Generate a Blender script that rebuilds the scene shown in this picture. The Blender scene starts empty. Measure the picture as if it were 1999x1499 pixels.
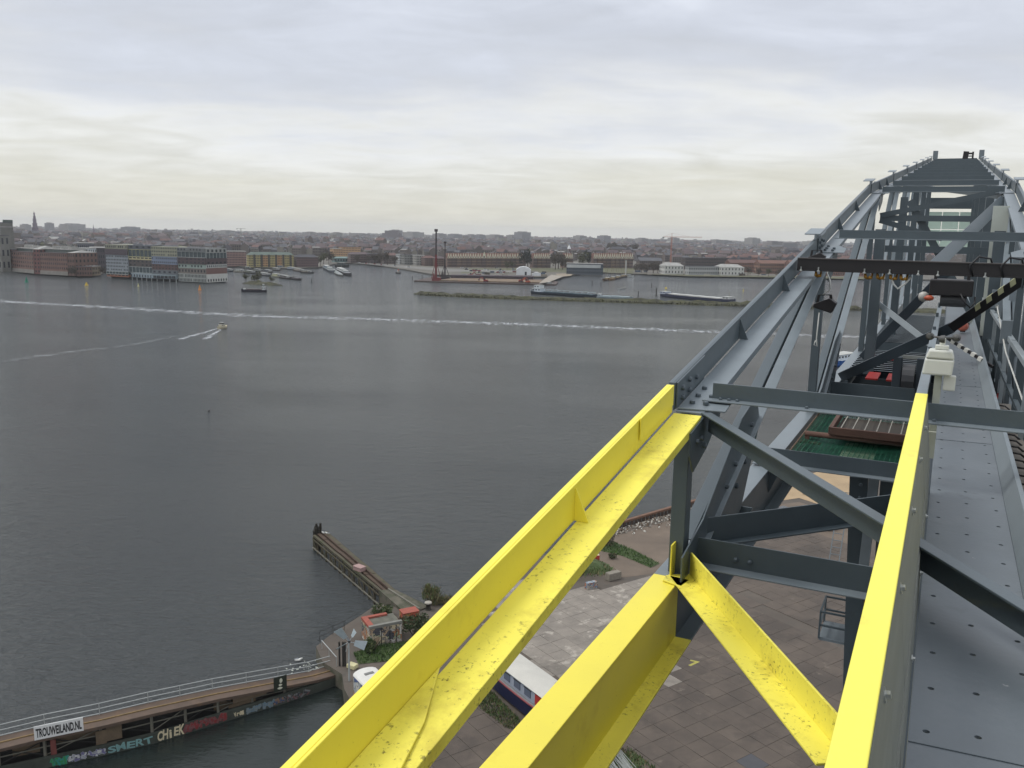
import bpy, math, random
from mathutils import Vector, Matrix, noise
random.seed(7)
S = bpy.context.scene
COL = S.collection
R = math.radians
# ------------------------------------------------------------------ camera
FPX, CX, CY, HC = 1700.0, 999.5, 749.5, 46.0
PITCH, ROLL = math.atan((749.5 - 455) / FPX), 0.0195
_r0 = Vector((1, 0, 0)); _u0 = Vector((0, math.sin(PITCH), math.cos(PITCH)))
FWD = Vector((0, math.cos(PITCH), -math.sin(PITCH)))
RGT = _r0 * math.cos(ROLL) + _u0 * math.sin(ROLL)
UPV = _u0 * math.cos(ROLL) - _r0 * math.sin(ROLL)
CAM = Vector((0, 0, HC))
cam = bpy.data.objects.new('camera', bpy.data.cameras.new('camera'))
COL.objects.link(cam)
cam.data.sensor_width = 36.0
cam.data.lens = FPX / 1999.0 * 36.0
cam.data.clip_start = 0.05
cam.data.clip_end = 60000
m = Matrix((RGT, UPV, -FWD)).transposed().to_4x4()
m.translation = CAM
cam.matrix_world = m
S.camera = cam

# ------------------------------------------------------------------ world
W = bpy.data.worlds.new('World'); S.world = W; W.use_nodes = True
SUN_EL, SUN_AZ = R(58), R(-80)      # azimuth measured from +Y towards +X
def make_world():
    nt = W.node_tree; nt.nodes.clear(); N = nt.nodes.new; Lk = nt.links.new
    out = N('ShaderNodeOutputWorld'); bg = N('ShaderNodeBackground')
    bg.inputs['Strength'].default_value = 0.1
    sky = N('ShaderNodeTexSky'); sky.sky_type = 'NISHITA'; sky.sun_disc = False
    sky.sun_elevation = SUN_EL; sky.sun_rotation = SUN_AZ
    tc = N('ShaderNodeTexCoord'); sep = N('ShaderNodeSeparateXYZ')
    Lk(tc.outputs['Generated'], sep.inputs[0])
    def math_(op, a, b=None, clamp=False):
        n = N('ShaderNodeMath'); n.operation = op; n.use_clamp = clamp
        for i, x in enumerate((a, b)):
            if x is None: continue
            if isinstance(x, (int, float)): n.inputs[i].default_value = x
            else: Lk(x, n.inputs[i])
        return n.outputs[0]
    z = math_('MAXIMUM', sep.outputs['Z'], 0.0)
    zz = math_('ADD', z, 0.10)
    comb = N('ShaderNodeCombineXYZ')
    Lk(math_('DIVIDE', sep.outputs['X'], zz), comb.inputs[0])
    Lk(math_('DIVIDE', sep.outputs['Y'], zz), comb.inputs[1])
    def noise_(scale, detail, vec, sx=1.0, sy=1.0, off=(0, 0, 0), rough=0.55, dist=0.0):
        mp = N('ShaderNodeMapping'); mp.inputs['Scale'].default_value = (sx, sy, 1)
        mp.inputs['Location'].default_value = off
        n = N('ShaderNodeTexNoise'); n.inputs['Scale'].default_value = scale
        n.inputs['Detail'].default_value = detail; n.inputs['Roughness'].default_value = rough
        n.inputs['Distortion'].default_value = dist
        Lk(vec, mp.inputs[0]); Lk(mp.outputs[0], n.inputs['Vector'])
        return n.outputs['Fac']
    n1 = noise_(0.55, 5, comb.outputs[0], 0.6, 1.0, (3.1, 0.4, 0), 0.5, 0.4)
    n2 = noise_(1.9, 6, comb.outputs[0], 0.8, 1.0, (7.2, 2.0, 0), 0.55, 0.6)
    # direction noise bends the cloud layers so they do not run level
    n3 = noise_(2.6, 3, tc.outputs['Generated'], 1.0, 1.0, (1.3, 5.0, 0))
    wob = math_('MULTIPLY', math_('SUBTRACT', n1, 0.5), 0.27)
    wob2 = math_('MULTIPLY', math_('SUBTRACT', n2, 0.5), 0.15)
    wob3 = math_('MULTIPLY', math_('SUBTRACT', n3, 0.5), 0.06)
    zfade = math_('MINIMUM', math_('MULTIPLY', z, 9.0), 1.0)
    w = math_('MULTIPLY', math_('ADD', math_('ADD', wob, wob2), wob3), zfade)
    e = math_('ADD', z, w, True)
    ramp = N('ShaderNodeValToRGB'); cr = ramp.color_ramp; cr.interpolation = 'B_SPLINE'
    stops = [(0.0, (.545, .53, .46)), (.03, (.56, .55, .485)), (.068, (.575, .575, .545)), (.108, (.665, .67, .66)),
             (.145, (.545, .56, .592)), (.185, (.47, .492, .54)), (.235, (.495, .522, .585)), (.29, (.58, .605, .66)),
             (.45, (.60, .63, .68)), (1.0, (.85, .88, .93))]
    cr.elements[0].position = 0; cr.elements[1].position = 1
    for p, c in stops[1:-1]: cr.elements.new(p)
    for el, (p, c) in zip(cr.elements, stops): el.position = p; el.color = (*c, 1)
    Lk(e, ramp.inputs[0])
    # fine cloud texture, faint
    n4 = noise_(4.5, 7, comb.outputs[0], 0.8, 1.0, (1.2, 9.0, 0), 0.6, 0.5)
    tex = math_('ADD', math_('ADD', math_('MULTIPLY', math_('SUBTRACT', n2, 0.5), 0.30), math_('MULTIPLY', math_('SUBTRACT', n4, 0.5), 0.17)), 1.0)
    mul = N('ShaderNodeVectorMath'); mul.operation = 'SCALE'
    Lk(ramp.outputs[0], mul.inputs[0]); Lk(math_('MULTIPLY', tex, SKY_GAIN), mul.inputs['Scale'])
    mix = N('ShaderNodeMix'); mix.data_type = 'RGBA'; mix.inputs['Factor'].default_value = 0.94
    Lk(sky.outputs[0], mix.inputs[6]); Lk(mul.outputs[0], mix.inputs[7])
    Lk(mix.outputs[2], bg.inputs['Color']); Lk(bg.outputs[0], out.inputs[0])
SKY_GAIN = 10.0
make_world()
sun_d = bpy.data.lights.new('sun', 'SUN'); sun_d.energy = 1.2; sun_d.angle = R(22); sun_d.color = (1.0, .97, .92)
sun = bpy.data.objects.new('sun', sun_d); COL.objects.link(sun)
sd = Vector((math.sin(SUN_AZ) * math.cos(SUN_EL), math.cos(SUN_AZ) * math.cos(SUN_EL), math.sin(SUN_EL)))
sun.rotation_euler = sd.to_track_quat('Z', 'Y').to_euler(); sun.location = (0, 0, 100)
vs = S.view_settings; vs.view_transform = 'Standard'; vs.look = 'None'; vs.gamma = 1.0; vs.exposure = 0.45
vs.use_curve_mapping = False
S.cycles.volume_bounces = 0; S.cycles.max_bounces = 8; S.cycles.transparent_max_bounces = 16

# ------------------------------------------------------------------ helpers
def ray(px, py): return FWD + RGT * ((px - CX) / FPX) - UPV * ((py - CY) / FPX)
def at(px, py, z=0.0):
    d = ray(px, py); t = (z - HC) / d.z; return CAM + d * t
def top_z(p, px, py):
    """height of the point above ground point p that shows at picture row py"""
    d = ray(px, py); k = math.hypot(p.x, p.y) / math.hypot(d.x, d.y); return HC + d.z * k
def proj(p):
    q = Vector(p) - CAM; w = q.dot(FWD)
    return (CX + FPX * q.dot(RGT) / w, CY - FPX * q.dot(UPV) / w) if w > 0.1 else (-9e9, -9e9)
def hx(s):
    c = [int(s[i:i + 2], 16) / 255 for i in (0, 2, 4)]
    return tuple(x / 12.92 if x <= .04045 else ((x + .055) / 1.055) ** 2.4 for x in c)

MATS = {}
def mat(name, rgb, rough=.6, var=.18, scale=2.0, metal=0.0, bump=0.0, bscale=None, rand=0.0, dirt=None, stretch=(1, 1, 1), spec=.5, alpha=1.0, trans=0.0, world=False):
    """procedural principled material: base colour varied by two noises, optional object-random tone, dirt patches and bump"""
    if name in MATS: return MATS[name]
    if isinstance(rgb, str): rgb = hx(rgb)
    mt = bpy.data.materials.new(name); mt.use_nodes = True; MATS[name] = mt
    nt = mt.node_tree; N = nt.nodes.new; Lk = nt.links.new
    b = nt.nodes['Principled BSDF']; b.inputs['Roughness'].default_value = rough; b.inputs['Metallic'].default_value = metal
    b.inputs['Specular IOR Level'].default_value = spec
    if trans: b.inputs['Transmission Weight'].default_value = trans
    tc = N('ShaderNodeTexCoord'); mp = N('ShaderNodeMapping'); mp.inputs['Scale'].default_value = stretch
    co = N('ShaderNodeNewGeometry').outputs['Position'] if world else tc.outputs['Object']
    Lk(co, mp.inputs[0])
    n = N('ShaderNodeTexNoise'); n.inputs['Scale'].default_value = scale; n.inputs['Detail'].default_value = 6
    n.inputs['Roughness'].default_value = .62
    Lk(mp.outputs[0], n.inputs['Vector'])
    mr = N('ShaderNodeMapRange'); mr.inputs[1].default_value = .25; mr.inputs[2].default_value = .75
    mr.inputs[3].default_value = 1 - var; mr.inputs[4].default_value = 1 + var
    Lk(n.outputs['Fac'], mr.inputs[0])
    fac = mr.outputs[0]
    if rand:
        oi = N('ShaderNodeObjectInfo'); m2 = N('ShaderNodeMapRange')
        m2.inputs[3].default_value = 1 - rand; m2.inputs[4].default_value = 1 + rand
        Lk(oi.outputs['Random'], m2.inputs[0])
        mm = N('ShaderNodeMath'); mm.operation = 'MULTIPLY'; Lk(fac, mm.inputs[0]); Lk(m2.outputs[0], mm.inputs[1]); fac = mm.outputs[0]
    sc = N('ShaderNodeVectorMath'); sc.operation = 'SCALE'; sc.inputs[0].default_value = rgb; Lk(fac, sc.inputs['Scale'])
    col = sc.outputs[0]
    for di, dd in enumerate(([] if not dirt else dirt if isinstance(dirt, list) else [dirt])):
        drgb, dscale, thr, soft = dd[:4]
        if isinstance(drgb, str): drgb = hx(drgb)
        dn = N('ShaderNodeTexNoise'); dn.inputs['Scale'].default_value = dscale; dn.inputs['Detail'].default_value = 8
        dn.inputs['Roughness'].default_value = .68
        mp2 = N('ShaderNodeMapping'); mp2.inputs['Location'].default_value = (3.7 + di * 4.3, 1.9, 5.1)
        if len(dd) > 5: mp2.inputs['Scale'].default_value = dd[5]
        Lk(co, mp2.inputs[0]); Lk(mp2.outputs[0], dn.inputs['Vector'])
        dm = N('ShaderNodeMapRange'); dm.inputs[1].default_value = thr; dm.inputs[2].default_value = thr + soft
        dm.inputs[4].default_value = dd[4] if len(dd) > 4 else .85
        Lk(dn.outputs['Fac'], dm.inputs[0]); dfac = dm.outputs[0]
        if dscale > 10:      # fine specks gather in clusters
            cn = N('ShaderNodeTexNoise'); cn.inputs['Scale'].default_value = dscale * .09; cn.inputs['Detail'].default_value = 4; Lk(mp2.outputs[0], cn.inputs['Vector'])
            cm = N('ShaderNodeMapRange'); cm.inputs[1].default_value = .42; cm.inputs[2].default_value = .60; Lk(cn.outputs['Fac'], cm.inputs[0])
            cx_ = N('ShaderNodeMath'); cx_.operation = 'MULTIPLY'; Lk(dfac, cx_.inputs[0]); Lk(cm.outputs[0], cx_.inputs[1]); dfac = cx_.outputs[0]
        mx = N('ShaderNodeMix'); mx.data_type = 'RGBA'; Lk(dfac, mx.inputs['Factor'])
        Lk(col, mx.inputs[6]); mx.inputs[7].default_value = (*drgb, 1); col = mx.outputs[2]
    Lk(col, b.inputs['Base Color'])
    rr = N('ShaderNodeMapRange'); rr.inputs[3].default_value = max(.03, rough - .12); rr.inputs[4].default_value = min(1, rough + .12)
    Lk(n.outputs['Fac'], rr.inputs[0]); Lk(rr.outputs[0], b.inputs['Roughness'])
    if bump:
        bn = N('ShaderNodeTexNoise'); bn.inputs['Scale'].default_value = bscale or scale * 6; bn.inputs['Detail'].default_value = 5
        Lk(mp.outputs[0], bn.inputs['Vector'])
        bp = N('ShaderNodeBump'); bp.inputs['Strength'].default_value = .6; bp.inputs['Distance'].default_value = bump
        Lk(bn.outputs['Fac'], bp.inputs['Height']); Lk(bp.outputs[0], b.inputs['Normal'])
    if alpha < 1: b.inputs['Alpha'].default_value = alpha
    return mt

class MB:
    """collects polygons; build() links them as ONE mesh object"""
    def __init__(s): s.v = []; s.f = []; s.m = []
    def poly(s, pts, m=0):
        i = len(s.v); s.v += [tuple(p) for p in pts]; s.f.append(list(range(i, i + len(pts)))); s.m.append(m)
    def obox(s, o, a, b, c, m=0):
        o, a, b, c = Vector(o), Vector(a), Vector(b), Vector(c)
        if a.cross(b).dot(c) < 0: a, b = b, a
        i = len(s.v)
        s.v += [tuple(p) for p in (o, o + a, o + a + b, o + b, o + c, o + a + c, o + a + b + c, o + b + c)]
        for q in ((3, 2, 1, 0), (4, 5, 6, 7), (0, 1, 5, 4), (1, 2, 6, 5), (2, 3, 7, 6), (3, 0, 4, 7)):
            s.f.append([i + k for k in q]); s.m.append(m)
        return s
    def box(s, c, d, rz=0.0, m=0):
        """c = centre of the bottom face"""
        ca, sa = math.cos(rz), math.sin(rz); x = Vector((ca, sa, 0)); y = Vector((-sa, ca, 0)); z = Vector((0, 0, d[2]))
        return s.obox(Vector(c) - x * d[0] / 2 - y * d[1] / 2, x * d[0], y * d[1], z, m)
    def bar(s, p0, p1, w, h, up=(0, 0, 1), m=0):
        p0, p1 = Vector(p0), Vector(p1); d = (p1 - p0).normalized(); sd_ = d.cross(Vector(up))
        if sd_.length < 1e-4: sd_ = d.cross(Vector((1, 0, 0)))
        sd_.normalize(); u = sd_.cross(d).normalized()
        return s.obox(p0 - sd_ * w / 2 - u * h / 2, p1 - p0, sd_ * w, u * h, m)
    def tube(s, pts, r, n=8, m=0, cap=True):
        pts = [Vector(p) for p in pts]; rs = r if isinstance(r, (list, tuple)) else [r] * len(pts); base = len(s.v)
        prev = None
        for k, p in enumerate(pts):
            d = (pts[min(k + 1, len(pts) - 1)] - pts[max(k - 1, 0)]).normalized()
            a = d.cross(Vector((0, 0, 1)))
            if a.length < .05: a = d.cross(Vector((1, 0, 0)))
            a.normalize()
            if prev is not None and a.dot(prev) < 0: a = -a
            prev = a; b = d.cross(a)
            for j in range(n):
                t = 2 * math.pi * j / n; s.v.append(tuple(p + (a * math.cos(t) + b * math.sin(t)) * rs[k]))
        for k in range(len(pts) - 1):
            for j in range(n):
                s.f.append([base + k * n + j, base + k * n + (j + 1) % n, base + (k + 1) * n + (j + 1) % n, base + (k + 1) * n + j]); s.m.append(m)
        if cap:
            s.f.append([base + j for j in range(n)][::-1]); s.m.append(m)
            e = base + (len(pts) - 1) * n; s.f.append([e + j for j in range(n)]); s.m.append(m)
        return s
    def lathe(s, c, prof, n=12, m=0):
        return s.tube([Vector(c) + Vector((0, 0, z)) for r, z in prof], [max(r, .001) for r, z in prof], n, m)
    def prism(s, poly, z0, z1, m=0, mt=None):
        n = len(poly)
        if sum(poly[k][0] * poly[(k + 1) % n][1] - poly[(k + 1) % n][0] * poly[k][1] for k in range(n)) < 0: poly = poly[::-1]
        i = len(s.v); s.v += [(p[0], p[1], z0) for p in poly] + [(p[0], p[1], z1) for p in poly]
        for k in range(n):
            s.f.append([i + k, i + (k + 1) % n, i + n + (k + 1) % n, i + n + k]); s.m.append(m)
        s.f.append([i + n + k for k in range(n)]); s.m.append(m if mt is None else mt)
        s.f.append([i + k for k in range(n)][::-1]); s.m.append(m)
        return s
    def slab(s, poly, off, m=0):
        """polygon of 3d points given thickness along vector off"""
        n = len(poly); off = Vector(off); i = len(s.v)
        s.v += [tuple(p) for p in poly] + [tuple(Vector(p) + off) for p in poly]
        s.f.append([i + k for k in range(n)][::-1]); s.f.append([i + n + k for k in range(n)]); s.m += [m, m]
        for k in range(n):
            s.f.append([i + k, i + (k + 1) % n, i + n + (k + 1) % n, i + n + k]); s.m.append(m)
        return s
    def mesh(s, name, mats, smooth=False):
        me = bpy.data.meshes.new(name); me.from_pydata(s.v, [], s.f)
        for t in (mats if isinstance(mats, (list, tuple)) else [mats]): me.materials.append(t)
        me.polygons.foreach_set('material_index', s.m)
        if smooth: me.polygons.foreach_set('use_smooth', [True] * len(s.f))
        me.update(); return me
    def build(s, name, mats, parent=None, loc=None, rz=0.0, smooth=False, bevel=0.0, label=None, kind=None):
        return link(name, s.mesh(name, mats, smooth), parent, loc, rz, bevel, label, kind)
def link(name, me, parent=None, loc=None, rz=0.0, bevel=0.0, label=None, kind=None):
    o = bpy.data.objects.new(name, me); COL.objects.link(o)
    if loc is not None: o.location = loc
    if rz: o.rotation_euler = (0, 0, rz)
    if parent: o.parent = parent
    if bevel:
        b = o.modifiers.new('bevel', 'BEVEL'); b.width = bevel; b.segments = 2; b.limit_method = 'ANGLE'
    if label: o['label'] = label
    if kind: o['kind'] = kind
    return o
def tag(o, label, cat, group=None):
    o['label'] = label; o['category'] = cat
    if group: o['group'] = group
    return o
def thing(name, label, cat, loc=(0, 0, 0), rz=0.0, group=None):
    o = bpy.data.objects.new(name, None); COL.objects.link(o); o.location = loc; o.rotation_euler = (0, 0, rz)
    o.empty_display_size = .5
    return tag(o, label, cat, group)
def dup(o, loc, rz=0.0, label=None, scale=None):
    c = o.copy(); COL.objects.link(c); c.location = loc; c.rotation_euler = (0, 0, rz)
    if scale: c.scale = scale
    if label: c['label'] = label
    for ch in list(o.children):
        d = ch.copy(); COL.objects.link(d); d.parent = c
        for g in list(ch.children):
            h = g.copy(); COL.objects.link(h); h.parent = d
    return c
def fill_mesh(name, pts, z, mats):
    """flat sheet from an outline, triangulated so concave outlines are safe"""
    import bmesh
    bm = bmesh.new(); vs_ = [bm.verts.new((p[0], p[1], z)) for p in pts]; f = bm.faces.new(vs_); f.normal_update()
    if f.normal.z < 0: f.normal_flip()
    bmesh.ops.triangulate(bm, faces=[f]); me = bpy.data.meshes.new(name); bm.to_mesh(me); bm.free(); me.materials.append(mats); return me
def inside(p, poly):
    x, y = p[0], p[1]; c = False; j = len(poly) - 1
    for i in range(len(poly)):
        a, b = poly[i], poly[j]
        if (a[1] > y) != (b[1] > y) and x < (b[0] - a[0]) * (y - a[1]) / (b[1] - a[1]) + a[0]: c = not c
        j = i
    return c
# ================================================================== SETTING
def water_mat(name, wave=1.0, base=(.050, .057, .060), rough=.08):
    mt = bpy.data.materials.new(name); mt.use_nodes = True; nt = mt.node_tree; N = nt.nodes.new; Lk = nt.links.new
    b = nt.nodes['Principled BSDF']; b.inputs['Base Color'].default_value = (*base, 1)
    b.inputs['IOR'].default_value = 1.333
    tc = N('ShaderNodeTexCoord')
    def nz(scale, detail, st, rot=0.0, rough_=.55):
        mp = N('ShaderNodeMapping'); mp.inputs['Scale'].default_value = st; mp.inputs['Rotation'].default_value = (0, 0, rot)
        n = N('ShaderNodeTexNoise'); n.inputs['Scale'].default_value = scale; n.inputs['Detail'].default_value = detail
        n.inputs['Roughness'].default_value = rough_
        Lk(tc.outputs['Object'], mp.inputs[0]); Lk(mp.outputs[0], n.inputs['Vector']); return n.outputs['Fac']
    def bump(h, dist, prev=None, s=1.0):
        bp = N('ShaderNodeBump'); bp.inputs['Strength'].default_value = s; bp.inputs['Distance'].default_value = dist
        Lk(h, bp.inputs['Height'])
        if prev: Lk(prev, bp.inputs['Normal'])
        return bp.outputs[0]
    b1 = bump(nz(.55, 4, (.45, 1, 1), .15), 1.1 * wave)
    b2 = bump(nz(1.5, 5, (.45, 1, 1), -.1, .65), .8 * wave, b1)
    b3 = bump(nz(.035, 3, (.5, 1, 1), .3), .3 * wave, b2)
    Lk(b3, b.inputs['Normal'])
    gust = nz(.012, 5, (.5, 1.6, 1), .1, .6)
    mr = N('ShaderNodeMapRange'); mr.inputs[1].default_value = .3; mr.inputs[2].default_value = .7
    mr.inputs[3].default_value = rough - .02; mr.inputs[4].default_value = rough + .05
    Lk(gust, mr.inputs[0]); Lk(mr.outputs[0], b.inputs['Roughness'])
    return mt
WATER = water_mat('river_water')
mb = MB(); mb.poly([(-13000, -1500, 0), (13000, -1500, 0), (13000, 12500, 0), (-13000, 12500, 0)])
mb.build('river_water', WATER, kind='structure')

# ---- far bank (one land sheet out to the horizon, with a quay face)
LZ = 1.6
shore_px = [(-420, 506), (-120, 522), (0, 527), (75, 533), (150, 538), (198, 537), (207, 531), (330, 521), (440, 520), (480, 523),
            (560, 526), (622, 524), (660, 516), (684, 515), (740, 520), (790, 528), (850, 539), (960, 541), (1040, 543), (1083, 543), (1104, 541),
            (1140, 535), (1170, 533), (1190, 535), (1245, 537), (1340, 540), (1490, 542), (1680, 546), (2000, 551), (2500, 561)]
shore = [at(x, y, 0) for x, y in shore_px]
land_poly = [(p.x, p.y) for p in shore] + [(12000, 1300), (12000, 12400), (-12000, 12400), (-12000, 2600)]
CITYG = mat('city_ground', '5b574f', .9, .35, .02, bump=0)
o = link('far_land', fill_mesh('far_land', land_poly, LZ, CITYG), kind='structure')
QW = mat('far_quay_stone', '45443f', .9, .3, .3)
mb = MB()
for a, b in zip(shore[:-1], shore[1:]):
    mb.poly([(a.x, a.y, -1), (b.x, b.y, -1), (b.x, b.y, LZ), (a.x, a.y, LZ)])
mb.build('far_quay_wall', QW, kind='structure')

def sheet(name, px, z, mt, kind='structure'):
    pts = [at(x, y, z) for x, y in px]
    return link(name, fill_mesh(name, [(p.x, p.y) for p in pts], z, mt), kind=kind)
GRASSF = mat('far_grass', '525239', .95, .35, .05)
SANDF = mat('far_sand', '857a69', .95, .25, .06)
ROADF = mat('far_road', '6f6d68', .9, .2, .05)
sheet('far_meadow', [(905, 524), (1010, 523), (1240, 523), (1235, 534), (1170, 531), (1130, 533), (1080, 531), (900, 533)], LZ + .02, GRASSF)
sheet('far_sand_lot', [(1085, 534), (1120, 533), (1115, 538), (1090, 541)], LZ + .04, SANDF)
sheet('far_road', [(690, 513), (760, 516), (880, 525), (1050, 529), (1050, 532), (870, 530), (740, 518)], LZ + .04, ROADF)
sheet('far_embankment', [(1240, 534), (1490, 538), (1700, 541), (1700, 545), (1490, 541), (1345, 539)], LZ + .03, GRASSF)

# long grassy breakwater
def strip_land(name, pts_px, wid, hgt, mt, label_kind='structure', sub=14):
    P = [at(x, y, 0) for x, y in pts_px]; mb = MB(); rows = []
    cum = []
    for k in range(len(P) - 1):
        for j in range(sub): cum.append(P[k].lerp(P[k + 1], j / sub))
    cum.append(P[-1]); n = len(cum)
    prof = [(-1, -.6), (-.75, .35), (-.35, .8), (0, 1), (.4, .85), (.75, .4), (1, -.6)]
    for k, p in enumerate(cum):
        d = (cum[min(k + 1, n - 1)] - cum[max(k - 1, 0)]); d.z = 0; d.normalize(); s_ = Vector((-d.y, d.x, 0))
        t = min(1, min(k, n - 1 - k) / 5 + .15) if label_kind else 1
        rows.append([])
        for a, h in prof:
            q = p + s_ * a * wid * t * (1 + .25 * noise.noise(p * .05 + Vector((a, 0, 0))))
            hh = h * hgt * t if h > 0 else h
            q.z = hh * (1 + .7 * noise.noise(q * .21) + .55 * noise.noise(q * .7)); rows[-1].append(q)
    for k in range(n - 1):
        for j in range(len(prof) - 1):
            mb.poly([rows[k][j], rows[k][j + 1], rows[k + 1][j + 1], rows[k + 1][j]])
    return mb.build(name, mt, kind='structure')
ISLE = mat('breakwater_turf', '45452f', .95, .5, .35, dirt=('2f2e26', .3, .48, .1))
strip_land('breakwater', [(808, 574), (850, 577), (1000, 584), (1200, 590), (1430, 597), (1560, 601), (1700, 606), (1900, 613)], 5.0, 2.4, ISLE)
strip_land('reed_island', [(474, 553), (515, 556), (552, 558)], 5.0, 2.6, ISLE, sub=8)

# ---- near quay ground
QZ = 1.8
quay_px = [(1640, 905), (1345, 991), (1160, 1045), (1120, 1052), (1000, 1118), (880, 1172), (845, 1178), (800, 1190), (738, 1178), (706, 1200),
           (640, 1243), (617, 1262), (630, 1292), (668, 1316), (672, 1345), (690, 1378), (735, 1450), (790, 1560)]
quay = [at(x, y, QZ) for x, y in quay_px]
qpoly = [(p.x, p.y) for p in quay] + [(-4, 40), (-4, -40), (140, -40), (190, 175), (110, 215)]
DUST = mat('quay_ground', '574f47', .95, .3, .12, bump=.02, bscale=4, dirt=('4b4741', .35, .5, .15))
link('quay_ground', fill_mesh('quay_ground', qpoly, QZ, DUST), kind='structure')
QWALL = mat('quay_concrete', '5a564a', .9, .35, .6, bump=.03, bscale=3, dirt=('3f4230', .5, .5, .1))
mb = MB(); qq = [(190, 175), (110, 215)] + [(p.x, p.y) for p in quay] + [(-4, 40), (-4, -40)]
for a, b in zip(qq[:-1], qq[1:]): mb.poly([(a[0], a[1], -2), (b[0], b[1], -2), (b[0], b[1], QZ), (a[0], a[1], QZ)])
mb.build('quay_wall', QWALL, kind='structure')
SANDN = mat('yellow_sand', 'a08a6c', .95, .18, .3, bump=.02)
SN = [(1380, 985), (1640, 908), (1700, 915), (1700, 1010), (1655, 1003), (1560, 972), (1470, 985)]
sheet('sand_yard', SN, QZ + .03, SANDN)
PATHM = mat('packed_earth', '675b4f', .95, .25, .25, bump=.02)
sheet('earth_yard', [(1150, 1060), (1345, 1005), (1560, 980), (1700, 1020), (1700, 1090), (1430, 1090), (1275, 1120), (1190, 1130), (1140, 1090)], QZ + .015, PATHM)

# calm basin water behind the pier
BAS = water_mat('basin_water', .10, (.017, .022, .020), .08)
bp_ = [at(x, y, .02) for x, y in [(60, 1505), (300, 1452), (430, 1412), (560, 1372), (640, 1340), (668, 1340), (690, 1385), (735, 1455), (790, 1560), (0, 1700), (-60, 1520)]]
link('basin_water', fill_mesh('basin_water', [(p.x, p.y) for p in bp_], .02, BAS), kind='structure')

# ---- concrete slabs of the quay, laid on a 2 m grid
SA = Vector((.575, -.818, 0)).normalized(); SB = Vector((-SA.y, SA.x, 0)); SO = Vector((2.69, 85.35, 0))
SLP = mat('pale_concrete_slab', '7d766d', .9, .25, .55, bump=.01, bscale=8, rand=.10, world=True, dirt=[('a29b90', .42, .56, .06, .85), ('5f5a53', .22, .56, .1, .6)])
SLB = mat('brown_concrete_slab', '544b43', .9, .3, .3, bump=.01, bscale=8, rand=.07, world=True, dirt=[('443d37', .16, .50, .12, .8), ('6d645a', .5, .62, .06, .6), ('3f3a36', 1.4, .68, .05, .7)])
SLD = mat('dark_asphalt_slab', '47474a', .9, .15, 1.0)
def slab_mesh(nm, mt, k):
    rnd = random.Random(k); mb = MB(); h = .982 + .003 * k
    top = [Vector((x * h, y * h, .05 + rnd.uniform(-.012, .012))) for x, y in ((-1, -1), (1, -1), (1, 1), (-1, 1))]
    inn = [Vector((x * (h - .02), y * (h - .02), p.z + .008)) for (x, y), p in zip(((-1, -1), (1, -1), (1, 1), (-1, 1)), top)]
    bot = [Vector((p.x, p.y, -.02)) for p in top]
    mb.poly(inn)
    for a in range(4):
        b_ = (a + 1) % 4; mb.poly([top[a], top[b_], inn[b_], inn[a]]); mb.poly([bot[a], bot[b_], top[b_], top[a]])
    return mb.mesh(nm, mt)
pale_me = [slab_mesh('slab', SLP, k) for k in range(4)]; brown_me = [slab_mesh('slab', SLB, k) for k in range(4)]; dark_me = slab_mesh('slab', SLD, 0)
paving = bpy.data.objects.new('slab_paving', None); COL.objects.link(paving); paving.location = (SO.x, SO.y, QZ); paving['kind'] = 'structure'
rz_sl = math.atan2(SA.y, SA.x)
no_slab = [[(at(x, y, QZ).x, at(x, y, QZ).y) for x, y in pp] for pp in (
    [(600, 1170), (850, 1150), (1010, 1270), (1110, 1420), (1060, 1430), (930, 1345), (880, 1310), (690, 1370), (600, 1300)],   # hut, trailer and ship strip
    [(1080, 900), (1720, 880), (1720, 1030), (1560, 990), (1430, 1040), (1260, 1135), (1215, 1145), (1190, 1150), (1060, 1150), (990, 1130)],
    [(1415, 1150), (1440, 1150), (1680, 1260), (1660, 1285)],
    [(1180, 1465), (1235, 1455), (1290, 1540), (1120, 1540)])]
cand = []
for i in range(-30, 32):
    for j in range(-14, 30):
        c = SO + SA * (2 * i + 1) + SB * (2 * j + 1)
        px, py = proj((c.x, c.y, QZ))
        if not (700 < px < 1800 and 1000 < py < 1640): continue
        if not inside((c.x, c.y), qpoly) or any(inside((c.x, c.y), q) for q in no_slab): continue
        cand.append(((c - CAM).length, i, j, c, px, py))
cand.sort(key=lambda t: t[0])
vis = [t for t in cand if t[5] < 1530 and t[4] < 1720]
rest = MB()
ids = {(t[1], t[2]) for t in vis[:292]}
for d_, i, j, c, px, py in cand:
    rnd = random.Random(i * 977 + j * 131); loc = (2 * i + 1, 2 * j + 1, 0)
    q = Vector((loc[0] * SA.x - loc[1] * SA.y, loc[0] * SA.y + loc[1] * SA.x, rnd.uniform(0, .012)))
    pale = 960 < px < 1330 and py < 1345 and (px - 1000) * .9 > (py - 1345) and c.y > 81
    rz = rz_sl + rnd.choice((0, math.pi / 2, math.pi, -math.pi / 2)) + rnd.uniform(-.006, .006)
    if abs(px - 1468) < 14 and abs(py - 1485) < 14: me = dark_me
    else: me = (pale_me if pale else brown_me)[rnd.randrange(4)]
    if (i, j) in ids:
        o = link('slab', me, paving, q, rz)
    else:
        M_ = Matrix.Translation(q) @ Matrix.Rotation(rz, 4, 'Z'); base = len(rest.v)
        rest.v += [tuple(M_ @ v.co) for v in me.vertices]
        for p_ in me.polygons: rest.f.append([base + k for k in p_.vertices]); rest.m.append(0 if pale else 1)
if rest.f: rest.build('slab', [SLP, SLB], paving, kind='stuff')

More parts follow.
